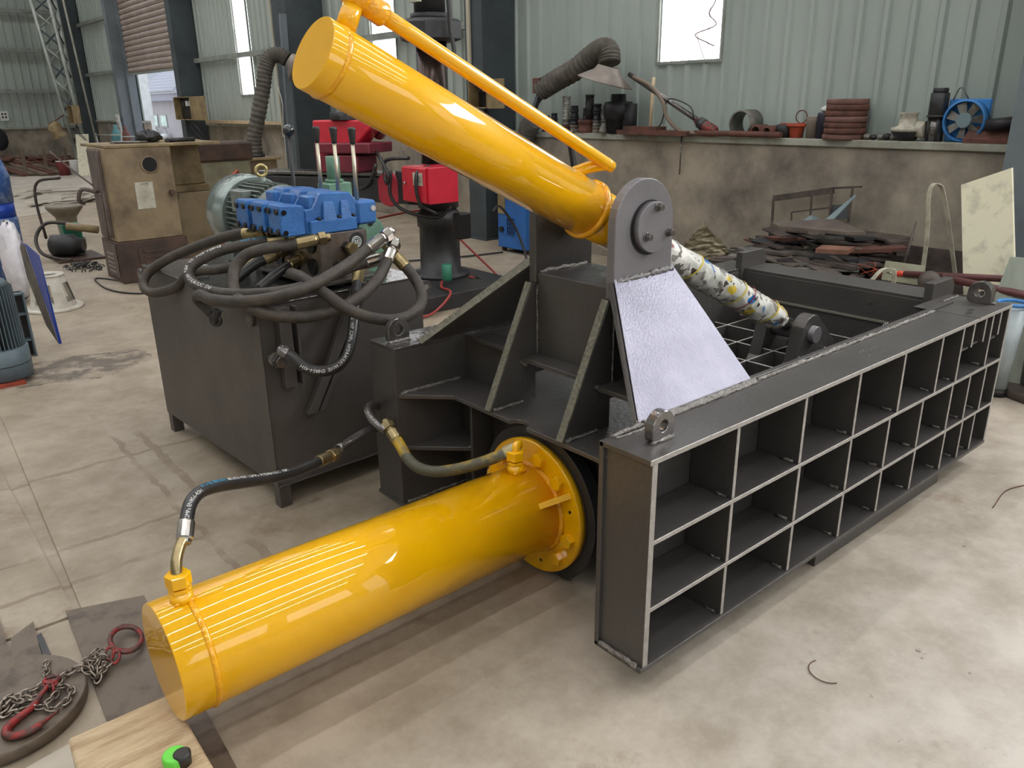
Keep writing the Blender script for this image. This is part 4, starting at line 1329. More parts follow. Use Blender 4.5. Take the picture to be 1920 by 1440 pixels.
# brass sleeves and elbows sitting on the valve block ports
mbq = MB()
# hose from the rear port of the lower cylinder
r_, p = hose('f', 0.0215, 'black printed hose from the brass elbow on the rear end of the lower cylinder', RUBD)
ferrule(p[0], Vector((0.589, 2.252, 0.630)) - p[0], r_, CHROME, r=0.026, L=0.055, nut=False)
MB().tube([(0.594, 2.256, 0.640), (0.567, 2.232, 0.622), (0.545, 2.205, 0.598), (0.536, 2.187, 0.57), (0.535, 2.181, 0.535)], 0.0165, 16).obj('brass_elbow', BRASS, r_)
ferrule(p[-1], p[-1] - p[-2], r_, BRASS, r=0.025, L=0.06, nr=0.029)
MB().tube([Vector(q) for q in HP['fp']], 0.0195, 14).obj('steel_pipe', STEELW, r_)
hose_text('EN856-4SH 32MPa  HYDRAULIC  4SH', 0.02, p[3:], 0.0215, (-0.45, -0.45, 0.75), TEXTW, r_, 0.12)
hose_text('HOSE EN856', 0.02, p[3:], 0.0215, (-0.45, -0.45, 0.75), TEXTB, r_, 0.0)
hose_text('32MPa EN856-4SH', 0.018, p[0:5], 0.0215, (-0.2, -0.7, 0.4), TEXTW, r_, 0.0)
r_, p = hose('g', 0.0235, 'hose dusted with yellow paint from the front port of the lower cylinder', RUBY)
ferrule(p[0], p[0] - p[1], r_, BRASS, r=0.027, L=0.05, nr=0.030)
ferrule(p[-1], p[-1] - p[-2], r_, mat('pale_sleeve', S(178, 164, 128), 0.5, 0.3, S(150, 134, 90), 20), r=0.027, L=0.05, nut=False)
MB().tube([(1.862, 2.196, 0.576), (1.872, 2.190, 0.585), (1.862, 2.184, 0.593), (1.848, 2.180, 0.585), (1.845, 2.180, 0.55)], 0.0165, 14).obj('elbow', YEL, r_)
MB().tube([Vector(q) for q in HP['gp']], 0.0185, 14).obj('steel_pipe', STEELW, r_)
# ================================================================== FOREGROUND LEFT: plate, disc, chain, timber, tape
pl0 = MB().slab([(0.262, 1.60, 0), (0.520, 1.50, 0), (0.612, 3.06, 0), (0.345, 3.155, 0)], (0, 0, 0.008))
solo(pl0, 'steel_plate', PLATE, 'large flat oil-spotted steel plate lying on the floor under the yellow cylinder end', 'plate')
solo(MB().slab([(0.118, 2.90, 0), (0.212, 2.86, 0), (0.235, 3.16, 0), (0.15, 3.10, 0)], (0, 0, 0.010)), 'steel_offcut', PLATE, 'small dark steel offcut on the floor above the round disc', 'offcut')
solo(MB().slab([(0.218, 2.90, 0), (0.242, 2.895, 0), (0.243, 3.06, 0), (0.226, 3.05, 0)], (0, 0, 0.012)), 'steel_offcut', BLKP, 'narrow dark steel strip on the floor beside the round disc', 'offcut')
solo(MB().slab([(-0.02, 3.0, 0), (0.128, 2.93, 0), (0.138, 3.29, 0), (0.02, 3.34, 0)], (0, 0, 0.014)), 'steel_offcut', PLATE, 'brown steel offcut cut by the left edge of the photo', 'offcut')
DC = Vector((0.055, 2.665, 0.009))
disc = MB().lathe(DC, DC + Vector((0, 0, 1)), [(0, 0.247), (0.003, 0.25), (0.037, 0.25), (0.041, 0.246)], 72)
solo(disc, 'round_steel_disc', PLATE, 'thick round rusty steel disc on the floor carrying the chain hook', 'disc')
solo(MB().slab([(0.02, 1.8, 0), (0.25, 1.7, 0), (0.262, 2.40, 0), (0.02, 2.36, 0)], (0, 0, 0.006)), 'steel_plate', PLATEL, 'grey steel sheet lying partly under the timber and the disc', 'plate')

# chain sling: oval master ring, short red links, dark links, hook
sling = thing('chain_sling', 'dark chain sling with red oval ring and large hook lying on disc and plate', 'chain', (0.30, 2.66, 0.05))
zt = DC.z + 0.041


def linkmesh(R=0.0115, r=0.0036, st=1.55):
    mb = MB()
    mb.torus((0, 0, 0), (0, 0, 1), R, r, 14, 6)
    for v in mb.v:
        v.x *= st
    return mb


lk = linkmesh()
lme = bpy.data.meshes.new('link')
lme.from_pydata([tuple(v) for v in lk.v], [], lk.f)
lme.polygons.foreach_set('use_smooth', lk.sm)
lme.materials.append(CHAIN)
lmr = lme.copy()
lmr.materials.clear()
lmr.materials.append(REDW)
rc = random.Random(11)


def chain_path(pts, me, scale=1.0, jitter=0.25):
    P = spline([Vector(p) for p in pts], 30)
    step = 0.0250 * scale
    acc, k, last = 0, 0, P[0]
    for p in P[1:]:
        acc += (p - last).length
        if acc >= step:
            acc = 0
            o = bpy.data.objects.new('link', me)
            COL.objects.link(o)
            d = (p - last).normalized() if (p - last).length > 0 else Vector((1, 0, 0))
            rot = d.to_track_quat('X', 'Z').to_matrix().to_4x4() @ Matrix.Rotation((PI / 2 if k % 2 else 0.0) + rc.uniform(-jitter, jitter), 4, 'X')
            rot = rot @ Matrix.Scale(scale, 4)
            rot.translation = p - Vector(sling.location) + Vector((0, 0, 0.002))
            o.parent = sling
            o.matrix_local = rot
            k += 1
        last = p


zc = zt + 0.008
chain_path([(0.405, 2.700, 0.022), (0.37, 2.70, 0.03), (0.345, 2.65, 0.04), (0.33, 2.62, 0.024), (0.30, 2.66, zc + 0.004), (0.25, 2.665, zc), (0.215, 2.64, zc), (0.18, 2.62, zc)], lme)
chain_path([(0.40, 2.745, 0.030), (0.365, 2.775, 0.024), (0.338, 2.74, 0.022), (0.326, 2.70, 0.026), (0.30, 2.69, zc)], lme)
chain_path([(0.40, 2.69, 0.034), (0.36, 2.655, 0.026), (0.33, 2.665, 0.026), (0.315, 2.705, 0.05), (0.345, 2.715, 0.04), (0.375, 2.70, 0.042)], lme)
chain_path([(0.375, 2.68, 0.03), (0.345, 2.635, 0.026), (0.33, 2.69, 0.03), (0.355, 2.69, 0.05)], lme)
chain_path([(0.225, 2.80, zc), (0.212, 2.775, zc), (0.205, 2.735, zc), (0.193, 2.70, zc), (0.185, 2.66, zc), (0.15, 2.66, zc), (0.125, 2.655, zc), (0.10, 2.665, zc), (0.07, 2.66, zc), (0.04, 2.62, zc), (0.018, 2.57, zc), (-0.03, 2.54, zc)], lme)
chain_path([(0.17, 2.61, zc), (0.14, 2.60, zc + 0.008), (0.11, 2.62, zc + 0.006), (0.085, 2.60, zc), (0.06, 2.585, zc), (0.095, 2.575, zc), (0.13, 2.565, zc), (0.155, 2.545, zc)], lme)
chain_path([(0.20, 2.625, zc), (0.235, 2.60, zc), (0.245, 2.56, zc), (0.215, 2.52, zc), (0.18, 2.51, zc), (0.165, 2.545, zc + 0.004), (0.20, 2.57, zc + 0.006)], lme)
chain_path([(0.12, 2.655, zc + 0.008), (0.08, 2.625, zc + 0.008), (0.05, 2.60, zc + 0.006), (0.075, 2.64, zc + 0.012), (0.11, 2.60, zc + 0.012)], lme)
chain_path([(0.415, 2.72, 0.05), (0.40, 2.705, 0.055), (0.392, 2.685, 0.04)], lmr, 1.25)
chain_path([(0.425, 2.70, 0.05), (0.41, 2.68, 0.045), (0.40, 2.665, 0.03)], lmr, 1.25)
chain_path([(0.175, 2.655, zc + 0.012), (0.20, 2.63, zc + 0.012), (0.20, 2.60, zc + 0.008)], lmr, 1.2)
ring = MB().torus((0, 0, 0), (0, 0, 1), 0.052, 0.0085, 48, 12)
rot = Matrix.Translation((0.468, 2.770, 0.036)) @ Matrix.Rotation(1.35, 4, 'Z') @ Matrix.Rotation(0.20, 4, 'X')
for i, v in enumerate(ring.v):
    v.x *= 1.55
    ring.v[i] = rot @ v
ring.obj('master_ring', REDW, sling, label='worn red oval ring')
hk = [(0.196, 2.634, zc + 0.014), (0.168, 2.605, zc + 0.010), (0.128, 2.560, zc + 0.006), (0.085, 2.538, zc + 0.004), (0.054, 2.512, zc + 0.004), (0.046, 2.482, zc + 0.004), (0.066, 2.458, zc + 0.004), (0.108, 2.450, zc + 0.005), (0.150, 2.464, zc + 0.008), (0.190, 2.482, zc + 0.010)]
HK = [(Vector(p) - Vector((0.178, 2.605, 0))) * 1.0 + Vector((0.178, 2.605, 0)) for p in hk]
MB().tube(HK, 0.0115, 14, res=8, rfun=lambda t: 0.62 + 0.55 * math.sin(min(1, t * 1.25) * PI * 0.75) if t < 0.86 else max(0.12, 0.85 * (1 - (t - 0.86) / 0.16))).torus((0.206, 2.650, zc + 0.016), (0.1, 0.1, 1), 0.020, 0.007, 28, 10).obj('hook', REDW, sling, label='forged hook with worn red paint')

# timber and tape
WB = Vector((0, 0, 0))
tz = 0.11


def wp(x, y):
    return (x, y, 0.010)


timber = MB()
TQ = [(0.180, 2.280, 0.0), (0.476, 2.276, 0.0), (0.465, 1.80, 0.0), (0.150, 1.80, 0.0)]
rt = random.Random(3)
timber.slab([(a, b, 0.012) for a, b, c in TQ], (0, 0, tz - 0.012))
wd = solo(timber, 'timber_block', WOOD, 'pale worn timber board end at the bottom edge of the photo', 'timber', bevel=0.006)
tp = thing('tape_measure', 'bright green tape measure case lying on the timber at the bottom edge', 'tape measure', (0.40, 1.96, tz))
MB().lathe((0.392, 1.972, tz), (0.392, 1.972, tz + 1), [(0, 0.030), (0.004, 0.034), (0.030, 0.034), (0.036, 0.030)], 36).obj('case', TAPEG, tp, 0.002)
MB().lathe((0.408, 1.955, tz + 0.002), (0.408, 1.955, tz + 1), [(0, 0.022), (0.036, 0.024), (0.039, 0.018)], 30).obj('grip', RUBD, tp)

# ================================================================== LEFT SIDE THINGS
em = thing('upright_motor', 'grey finned electric motor standing upright at the left edge of the photo', 'motor', (0.66, 6.50, 0))
ec = Vector((0.69, 6.62, 0))
er = 0.185
MB().lathe(ec, ec + Vector((0, 0, 1)), [(0.02, er + 0.0), (0.03, er + 0.012), (0.24, er + 0.012), (0.25, er - 0.004)], 48).obj('fan_cover', MOTG if False else mat('motor_blue_grey', S(94, 108, 114), 0.45, 0.1, S(82, 94, 100), 5), em)
MB().torus(ec + Vector((0, 0, 0.13)), (0, 0, 1), er + 0.0125, 0.003, 40, 6).obj('cover_seam', BOLT, em)
body = MB().cyl(ec + Vector((0, 0, 0.25)), ec + Vector((0, 0, 0.70)), er - 0.03, n=40).obj('motor_body', BLKP, em)
for i in range(44):
    a = 2 * PI * i / 44
    c, s = math.cos(a), math.sin(a)
    t = Vector((-s, c, 0)) * 0.003
    b_ = ec + Vector((c * (er - 0.034), s * (er - 0.034), 0.25))
    e_ = ec + Vector((c * er, s * er, 0.25))
    up = Vector((0, 0, 0.44))
    MB().hexa([b_ - t, b_ + t, e_ + t, e_ - t], [b_ - t + up, b_ + t + up, e_ + t * 1 + up * 0.985 - Vector((c, s, 0)) * 0.01, e_ - t + up * 0.985 - Vector((c, s, 0)) * 0.01]).obj('cooling_fin', MATS['motor_blue_grey'], em)
MB().lathe(ec + Vector((0, 0, 0.69)), ec + Vector((0, 0, 2)), [(0, er - 0.02), (0.04, er - 0.05), (0.06, 0.08), (0.10, 0.05)], 32).obj('end_bell', MATS['motor_blue_grey'], em)
for z in (0.0,):
    MB().box(ec.x - 0.12, ec.x + 0.10, ec.y - 0.24, ec.y - 0.10, 0, 0.02).obj('wood_shim', RUSTO, em)
# steel channel frame standing behind the motor
fr = thing('steel_channel', 'upright grey steel channel with cross webs standing behind the upright motor', 'steel section', (0.98, 7.2, 0))
MB().box(0.86, 1.0, 7.18, 7.19, 0, 0.52).obj('web', BLKP, fr)
MB().box(0.985, 1.0, 7.10, 7.20, 0, 0.52).obj('flange', MATS['motor_blue_grey'], fr, 0.002)
for z in (0.13, 0.34, 0.50):
    MB().box(0.88, 0.985, 7.11, 7.18, z, z + 0.012).obj('cross_web', MATS['motor_blue_grey'], fr)
# leaning blue sheet
bs = thing('blue_edged_sheet', 'narrow blue-edged grey steel sheet leaning beside the grey channel', 'sheet', (1.18, 7.2, 0))
MB().slab([(1.205, 7.36, 0.0), (1.165, 7.50, 0.14), (1.135, 7.72, 0.52), (1.145, 7.82, 0.76), (1.155, 7.80, 0.80), (1.16, 7.70, 0.79), (1.20, 7.37, 0.03)], (0.005, 0.002, 0)).obj('sheet_face', SHEETD, bs)
MB().slab([(1.209, 7.362, 0.0), (1.19, 7.52, 0.36), (1.168, 7.70, 0.79), (1.150, 7.82, 0.81), (1.163, 7.60, 0.815), (1.188, 7.30, 0.76), (1.225, 7.355, 0.0)], (0.004, 0.004, 0)).obj('blue_side', SHEETB, bs)
# white cast stand: conical, windowed, with flange
st = thing('white_cast_stand', 'white cast iron lantern stand with square windows and wide round flange on the floor', 'stand', (1.47, 8.82, 0))
sc0 = Vector((1.47, 8.80, 0))
MB().lathe(sc0, sc0 + Vector((0, 0, 1)), [(0, 0.26), (0.004, 0.265), (0.022, 0.265), (0.026, 0.26)], 56).obj('base_flange', WHITED, st)
MB().lathe(sc0 + Vector((0, 0, 0.326)), sc0 + Vector((0, 0, 1)), [(0, 0.085), (0.0, 0.145), (0.018, 0.145), (0.018, 0.085), (0, 0.085)], 40, caps=False).obj('top_flange', WHITED, st)
n = 48
vs, fs = [], []
for k, (z, r) in enumerate(((0.026, 0.205), (0.075, 0.195), (0.26, 0.155), (0.326, 0.14))):
    for off in (0.0, -0.012):
        for i in range(n):
            a = 2 * PI * i / n
            vs.append(sc0 + Vector(((r + off) * math.cos(a), (r + off) * math.sin(a), z)))


def ix(k, o, i):
    return (k * 2 + o) * n + (i % n)


A0 = 3.35
for k in range(3):
    for i in range(n):
        a = (2 * PI * (i + 0.5) / n - A0) % (PI / 2 * 1.0)
        win = (k == 1) and (0.28 < a < PI / 2 - 0.28)
        if win:
            continue
        fs += [(ix(k, 0, i), ix(k, 0, i + 1), ix(k + 1, 0, i + 1), ix(k + 1, 0, i)), (ix(k, 1, i), ix(k + 1, 1, i), ix(k + 1, 1, i + 1), ix(k, 1, i + 1))]
MB()._add(vs, fs, True).obj('windowed_cone', WHITED, st)
# clear plastic bag with a wiring crate
bag = MB()
rb = random.Random(8)
bag.sphere((1.30, 9.35, 0.42), 0.26, 26, (0.42, 0.6, 1.55))
for i in range(len(bag.v)):
    v = bag.v[i]
    bag.v[i] = v + Vector((rb.uniform(-1, 1), rb.uniform(-1, 1), rb.uniform(-1, 1))) * 0.018
    if bag.v[i].z < 0.01:
        bag.v[i].z = 0.01
solo(bag, 'plastic_bag', PLASTIC, 'crumpled whitish plastic bag over parts behind the leaning blue-edged sheet', 'bag')
bd = thing('blue_wrapped_drum', 'blue plastic wrapped roll at the left edge beyond the plastic bag', 'drum', (1.38, 10.5, 0))
MB().lathe((1.38, 10.5, 0), (1.38, 10.5, 1), [(0, 0.19), (0.70, 0.205), (0.74, 0.20)], 30).obj('lower_roll', mat('wrapped_blue', S(52, 84, 138), 0.3, 0, S(150, 165, 190), 8, 0.5, 20, lo=0.5, hi=0.8), bd)
MB().cyl((1.38, 10.5, 0.74), (1.38, 10.5, 0.90), 0.195, n=30).obj('blue_band', SHEETB, bd)
MB().lathe((1.38, 10.5, 0.90), (1.38, 10.5, 2), [(0, 0.20), (0.28, 0.21), (0.46, 0.16)], 30).obj('upper_roll', MATS['wrapped_blue'], bd)

# pile of dark chain on the floor
cp = thing('chain_heap', 'small heap of dark oily chain on the floor in front of the cabinet machine', 'chain', (2.25, 10.95, 0))
mbc = MB()
for k in range(70):
    x, y = 2.25 + rc.gauss(0, 0.10), 10.95 + rc.gauss(0, 0.16)
    z = max(0.012, 0.055 - ((x - 2.25) ** 2 + (y - 10.95) ** 2) * 1.2)
    mbc.torus((x, y, z), (rc.uniform(-1, 1), rc.uniform(-1, 1), rc.uniform(0.1, 1)), 0.022, 0.007, 10, 5)
o = mbc.obj('loose_links', mat('oily_chain', S(48, 46, 44), 0.25, 0.8, S(110, 108, 104), 40), cp)
o['kind'] = 'stuff'

# ================================================================== OLD CABINET MACHINE
cm = thing('cabinet_machine', 'old oil-stained cream and brown machine cabinet with a round hole, left of centre', 'machine', (2.7, 9.9, 0))


def cp_(mb, name, m, bevel=0.004, label=None, parent=cm):
    return mb.obj(name, m, parent, bevel, label=label)


CX, CYm = 2.33, 9.50
up_ = cp_(MB().prism([(CX, 9.52), (2.98, 9.52), (3.05, 9.52), (3.05, 10.12), (CX, 10.12)], 'z', 0.46, 1.46), 'upper_cabinet', CREAM, 0.01)
cp_(MB().box(CX - 0.01, 3.08, 9.50, 10.14, 0.0, 0.46), 'lower_cabinet', BROWNP, 0.008)
cp_(MB().box(CX - 0.012, CX + 0.0, 9.60, 10.10, 0.50, 1.44), 'side_door', MAUVE, 0.006)
cp_(MB().box(CX - 0.03, CX - 0.010, 9.62, 9.68, 0.52, 1.40), 'door_strip', MAUVE, 0.004)
cp_(MB().box(CX - 0.035, CX - 0.008, 9.72, 9.98, 0.50, 0.98), 'side_plate', MAUVE, 0.006)
cp_(MB().lathe((2.80, 9.518, 1.275), (2.80, 9.49, 1.275), [(0, 0.10), (0.006, 0.098), (0.008, 0.08)], 36), 'hole_rim', CREAM, 0, parent=up_)
cp_(MB().cyl((2.80, 9.514, 1.275), (2.80, 9.508, 1.275), 0.078, n=36), 'round_hole', DARK, 0, parent=up_)
cp_(MB().cyl((2.99, 9.518, 0.96), (2.99, 9.46, 0.96), 0.032, n=20), 'side_knob', BROWNP, 0.004, parent=up_)
pb_ = cp_(MB().box(2.605, 2.80, 9.512, 9.519, 0.80, 1.09), 'paper_plate', PAPER, 0.004, parent=up_)
flat_text('NOTE', 0.03, (2.67, 9.511, 1.06), (1, 0, 0), (0, 0, 1), TEXTK, up_)
lou = cp_(MB().box(2.52, 2.90, 9.49, 9.50, 0.10, 0.38), 'louvre_panel', BROWNP, 0.004)
for z in (0.14, 0.20, 0.26, 0.32):
    cp_(MB().box(2.58, 2.84, 9.478, 9.492, z, z + 0.03), 'louvre', BROWNP, 0.002, parent=lou)
lo2 = cp_(MB().box(CX - 0.02, CX - 0.010, 9.58, 10.06, 0.06, 0.43), 'side_grille', MAUVE, 0.003)
for z in (0.10, 0.15, 0.20, 0.25, 0.30):
    cp_(MB().box(CX - 0.028, CX - 0.018, 9.68, 9.94, z, z + 0.018), 'louvre', mat('mauve_light', S(140, 128, 118), 0.5), 0.002, parent=lo2)
# cream head / side casting behind
cp_(MB().prism([(3.04, 1.50), (3.60, 1.50), (3.60, 1.42), (3.56, 1.42), (3.60, 0.98), (3.22, 0.98), (3.14, 1.42), (3.04, 1.42)], 'y', 10.1, 10.6), 'cream_casting', CREAML, 0.01)
cp_(MB().box(3.18, 3.62, 10.05, 10.62, 0.90, 0.98), 'cream_flange', CREAML, 0.006)
cp_(MB().prism([(3.05, 0.0), (3.62, 0.0), (3.58, 0.90), (3.20, 0.90), (3.05, 0.60)], 'y', 9.9, 10.5), 'cast_base', CREAM, 0.01)
cp_(MB().box(2.36, 3.62, 9.52, 10.5, 1.46, 1.49), 'top_tray', CREAML, 0.004)
cp_(MB().tube([(CX - 0.02, 9.90, 0.98), (CX - 0.16, 9.95, 1.02), (CX - 0.20, 10.0, 0.90), (CX - 0.14, 10.05, 0.86)], 0.022, 8), 'crank_handle', MAUVE, 0)
cp_(MB().tube([(CX - 0.01, 10.05, 1.04), (CX - 0.10, 10.4, 1.18), (CX - 0.22, 10.9, 1.40)], 0.010, 6), 'rod', BROWNP, 0)
# rag and tools on its top
rag = MB().sphere((2.98, 10.0, 1.55), 0.11, 20, (1.3, 1.0, 0.62))
for i in range(len(rag.v)):
    rag.v[i] += Vector((rb.uniform(-1, 1), rb.uniform(-1, 1), rb.uniform(-1, 1))) * 0.02
    rag.v[i].z = max(1.492, rag.v[i].z)
solo(rag, 'oily_rag', BLKP, 'crumpled dark oily rag on top of the old machine cabinet', 'rag')
for k, (x0, y0, x1, y1, r0, lb) in enumerate(((2.56, 9.92, 2.90, 9.80, 0.014, 'longest steel spanner on top of the old machine cabinet'), (2.60, 10.1, 2.86, 10.05, 0.011, 'thin steel rod on top of the cabinet behind the spanner'), (3.10, 9.75, 3.42, 9.78, 0.024, 'dark square file block on the cabinet top beside the rag'))):
    solo(MB().cyl((x0, y0, 1.49 + r0), (x1, y1, 1.49 + r0), r0, n=8).box(x0 - 0.02, x0 + 0.02, y0 - 0.02, y0 + 0.02, 1.49, 1.49 + r0 * 1.6), 'hand_tool', STEELW if k < 2 else BLKP, lb, 'tool')
# coolant pump unit left of it
cu = thing('coolant_pump', 'dirty green coolant pump with black motor and hose beside the old machine cabinet', 'pump', (2.25, 11.8, 0))
MB().box(2.06, 2.62, 11.4, 12.1, 0, 0.03).obj('base_tray', BROWNP, cu, 0.004)
MB().lathe((2.10, 11.9, 0.17), (2.52, 11.6, 0.17), [(0, 0.10), (0.03, 0.14), (0.30, 0.145), (0.34, 0.10), (0.42, 0.08)], 24).obj('motor', BLKP, cu)
MB().box(2.28, 2.50, 11.9, 12.1, 0.03, 0.42).obj('bracket', mat('dirty_teal', S(30, 120, 92), 0.5, 0, S(40, 60, 50), 6), cu, 0.01)
MB().cyl((2.30, 11.75, 0.42), (2.62, 11.55, 0.36), 0.05, n=18).obj('valve', CREAML, cu)
MB().tube([(2.36, 11.8, 0.44), (2.1, 11.9, 0.46), (1.94, 11.85, 0.30), (1.94, 11.7, 0.12), (2.08, 11.5, 0.05), (2.22, 11.4, 0.03)], 0.022, 10).obj('hose', RUB, cu)
MB().tube([(2.08, 12.0, 0.25), (2.06, 12.05, 0.75), (2.12, 12.0, 0.98), (2.30, 11.6, 1.04)], 0.018, 8).obj('hose', RUB, cu)
# cast column with flanged head behind the pump
cs = thing('cast_pedestal', 'grey flanged cast pedestal standing behind the coolant pump', 'pedestal', (2.6, 13.4, 0))
MB().lathe((2.62, 13.3, 0), (2.62, 13.3, 1), [(0, 0.20), (0.05, 0.20), (0.07, 0.13), (0.36, 0.14), (0.46, 0.22), (0.50, 0.25), (0.53, 0.25)], 36).obj('pedestal_body', mat('pedestal_grey', S(128, 120, 104), 0.6, 0.1, S(100, 92, 80), 5), cs)

# thin cable on the floor before the cabinet
solo(MB().tube([(2.40, 9.55, 0.01), (2.2, 10.0, 0.012), (2.12, 9.9, 0.012), (2.10, 9.3, 0.012), (2.24, 8.9, 0.012), (2.5, 8.75, 0.012), (3.1, 8.6, 0.012)], 0.010, 6), 'floor_cable', RUBD, 'thin cable curling over the floor at the foot of the old machine cabinet', 'cable')

# ================================================================== LEFT BAY BEHIND: cabinet, boxes, duct
bx2 = thing('steel_cupboard', 'low pale green-grey steel cupboard behind the old machine with a brown top board', 'cupboard', (4.3, 12.6, 0))
MB().box(4.0, 5.15, 12.4, 12.9, 0.0, 1.08).obj('cupboard_body', mat('cupboard_green_grey', S(132, 128, 104), 0.6, 0, S(90, 80, 64), 2.5, lo=0.45, hi=0.75), bx2, 0.006)
MB().box(3.98, 5.2, 12.36, 12.94, 1.08, 1.36).obj('brown_board', BROWNP, bx2, 0.03)
ob = thing('red_lead_box', 'open orange-red cardboard box beside the motor cowl', 'box', (3.7, 10.6, 0.0))
MB().box(3.72, 4.02, 10.45, 10.75, 0.0, 0.80).obj('box_body', RUSTO, ob, 0.004)
MB().slab([(3.74, 10.44, 0.80), (4.16, 10.44, 1.08), (4.22, 10.52, 1.02), (3.80, 10.60, 0.76)], (0, 0.02, 0.02)).obj('box_flap', RUSTO, ob)
for (x, y, h, lb) in ((3.42, 10.2, 0.82, 'left one of two upright orange-brown cans beside the old machine'), (3.60, 10.25, 0.84, 'right one of two upright orange-brown cans beside the old machine')):
    c_ = thing('steel_can', lb, 'can', (x, y, 0), None)
    MB().cyl((x, y, 0.0), (x, y, h), 0.07, n=20).obj('can_body', RUSTO, c_)
    MB().torus((x, y, h), (0, 0, 1), 0.068, 0.006, 20, 6).obj('can_rim', RUSTB, c_)
ds = thing('fume_extractor', 'grey ribbed fume extractor duct rising from a cream box, left of the big cylinder', 'extractor', (5.95, 14.2, 0))
MB().box(5.55, 6.20, 13.75, 14.35, 0, 0.98).obj('extractor_box', CREAM, ds, 0.008)
MB().box(5.50, 6.26, 13.70, 14.42, 0.98, 1.02).obj('box_lid', CREAML, ds, 0.004)
dpath = [(5.95, 14.05, 1.02), (5.97, 14.06, 1.35), (6.08, 14.02, 1.75), (6.20, 14.0, 2.15), (6.28, 13.98, 2.48), (6.38, 13.95, 2.66), (6.50, 13.86, 2.70), (6.60, 13.78, 2.62)]


def ribbed(mb, path, r, ribs):
    P = spline([Vector(p) for p in path], 24)
    N = len(P)
    mb.tube(P, r, 20, raw=True, rfun=lambda t: 1 + 0.07 * math.sin(t * ribs * 2 * PI))
    return mb


ribbed(MB(), dpath, 0.125, 34).obj('flexible_duct', DUCT, ds)
MB().lathe((6.62, 13.74, 2.62), (6.80, 13.60, 2.45), [(0, 0.12), (0.05, 0.14), (0.18, 0.30), (0.19, 0.29), (0.05, 0.12)], 30).obj('hood', HOOD, ds)
MB().cyl((5.95, 14.05, 1.0), (5.95, 14.05, 1.08), 0.16, n=20).obj('duct_collar', BLKP, ds)
# leaning profile by column and conduit
solo(MB().hexa([(6.60, 14.1, 0), (6.72, 14.1, 0), (6.72, 14.16, 0), (6.60, 14.16, 0)], [(6.80, 14.30, 3.4), (6.92, 14.30, 3.4), (6.92, 14.36, 3.4), (6.80, 14.36, 3.4)]), 'leaning_profile', COLM2, 'long pale grey steel profile leaning against the left dark column', 'steel section')
solo(MB().box(6.93, 6.95, 14.96, 15.0, 1.3, 6.0), 'cable_conduit', mat('cream_conduit', S(176, 168, 148), 0.6), 'cream vertical cable conduit along the left dark column', 'conduit')
solo(MB().box(7.08, 7.11, 9.22, 9.28, 2.28, 6.5), 'cable_conduit', MATS['cream_conduit'], 'cream vertical cable conduit on the dark column behind the big cylinder', 'conduit')
solo(MB().tube([(7.07, 9.25, 2.3), (7.05, 9.2, 2.0), (7.05, 9.05, 1.8), (7.06, 9.1, 1.55)], 0.006, 5), 'thin_wire', WHITE, 'thin pale wire hanging from the conduit behind the big cylinder', 'wire')
solo(MB().tube([(6.90, 14.9, 2.2), (6.86, 14.7, 1.9), (6.88, 14.8, 1.5), (6.90, 14.85, 0.9)], 0.008, 5), 'thin_wire', WHITE, 'thin pale wire hanging down the left dark column', 'wire')

# open electrical boxes


def ebox(x, y0, y1, z0, z1, lb, door=1, name='electrical_box'):
    e = thing(name, lb, 'electrical box', (x, (y0 + y1) / 2, z0))
    t = 0.015
    MB().box(x, x + 0.22, y0, y0 + t, z0, z1).box(x, x + 0.22, y1 - t, y1, z0, z1).box(x, x + 0.22, y0, y1, z0, z0 + t).box(x, x + 0.22, y0, y1, z1 - t, z1).box(x + 0.2, x + 0.22, y0, y1, z0, z1).obj('enclosure', CREAML, e, 0.002)
    MB().box(x + 0.16, x + 0.198, y0 + 0.03, y1 - 0.03, z0 + 0.03, z1 - 0.03).obj('backboard', BOLT, e)
    w_ = (y1 - y0)
    for i in range(3):
        MB().box(x + 0.10, x + 0.16, y0 + w_ * (0.2 + 0.22 * i), y0 + w_ * (0.32 + 0.22 * i), z0 + (z1 - z0) * 0.6, z0 + (z1 - z0) * 0.82).obj('breaker', WHITE if i < 2 else BLKP, e, 0.003)
    MB().box(x - 0.01, x, y0 - w_ * 0.92, y0 - 0.02, z0, z1).obj('open_door', CREAML, e, 0.003)
    MB().box(x + 0.18, x + 0.30, y0 + w_ * 0.3, y1 + 0.2, z0 + 0.1, z0 + 0.16).obj('mounting_rail', COLM, e)
    for i in range(2):
        MB().tube([(x + 0.1, y0 + w_ * 0.4, z0), (x + 0.05, y0 + w_ * (0.2 - 0.4 * i), z0 - 0.2), (x + 0.2, y0 - 0.2 * i, z0 - 0.45)], 0.012, 6).obj('cable', RUBD, e)
    return e


ebox(6.92, 19.75, 20.85, 1.58, 2.10, 'open electrical box with pale door on the column right of the shutter door')
ebox(6.88, 8.62, 9.02, 1.80, 2.16, 'open electrical box on the dark column behind the yellow pipe')
ebox(5.80, 26.0, 26.6, 1.46, 1.96, 'small glazed electrical box beside the lattice column at the far left')
solo(MB().box(XW - 0.27, XW - 0.05, 15.3, 20.3, 1.50, 1.56), 'ledge_board', WOOD, 'rough board lying on the ledge below the left bay windows', 'board')

# ================================================================== RADIAL DRILL (behind the valves)
rd = thing('radial_drill', 'dark radial drilling machine with red headstock and red switch cabinet behind the valves', 'drilling machine', (4.79, 6.84, 0))


def rp(mb, name, m, bevel=0.006, label=None, parent=rd):
    return mb.obj(name, m, parent, bevel, label=label)


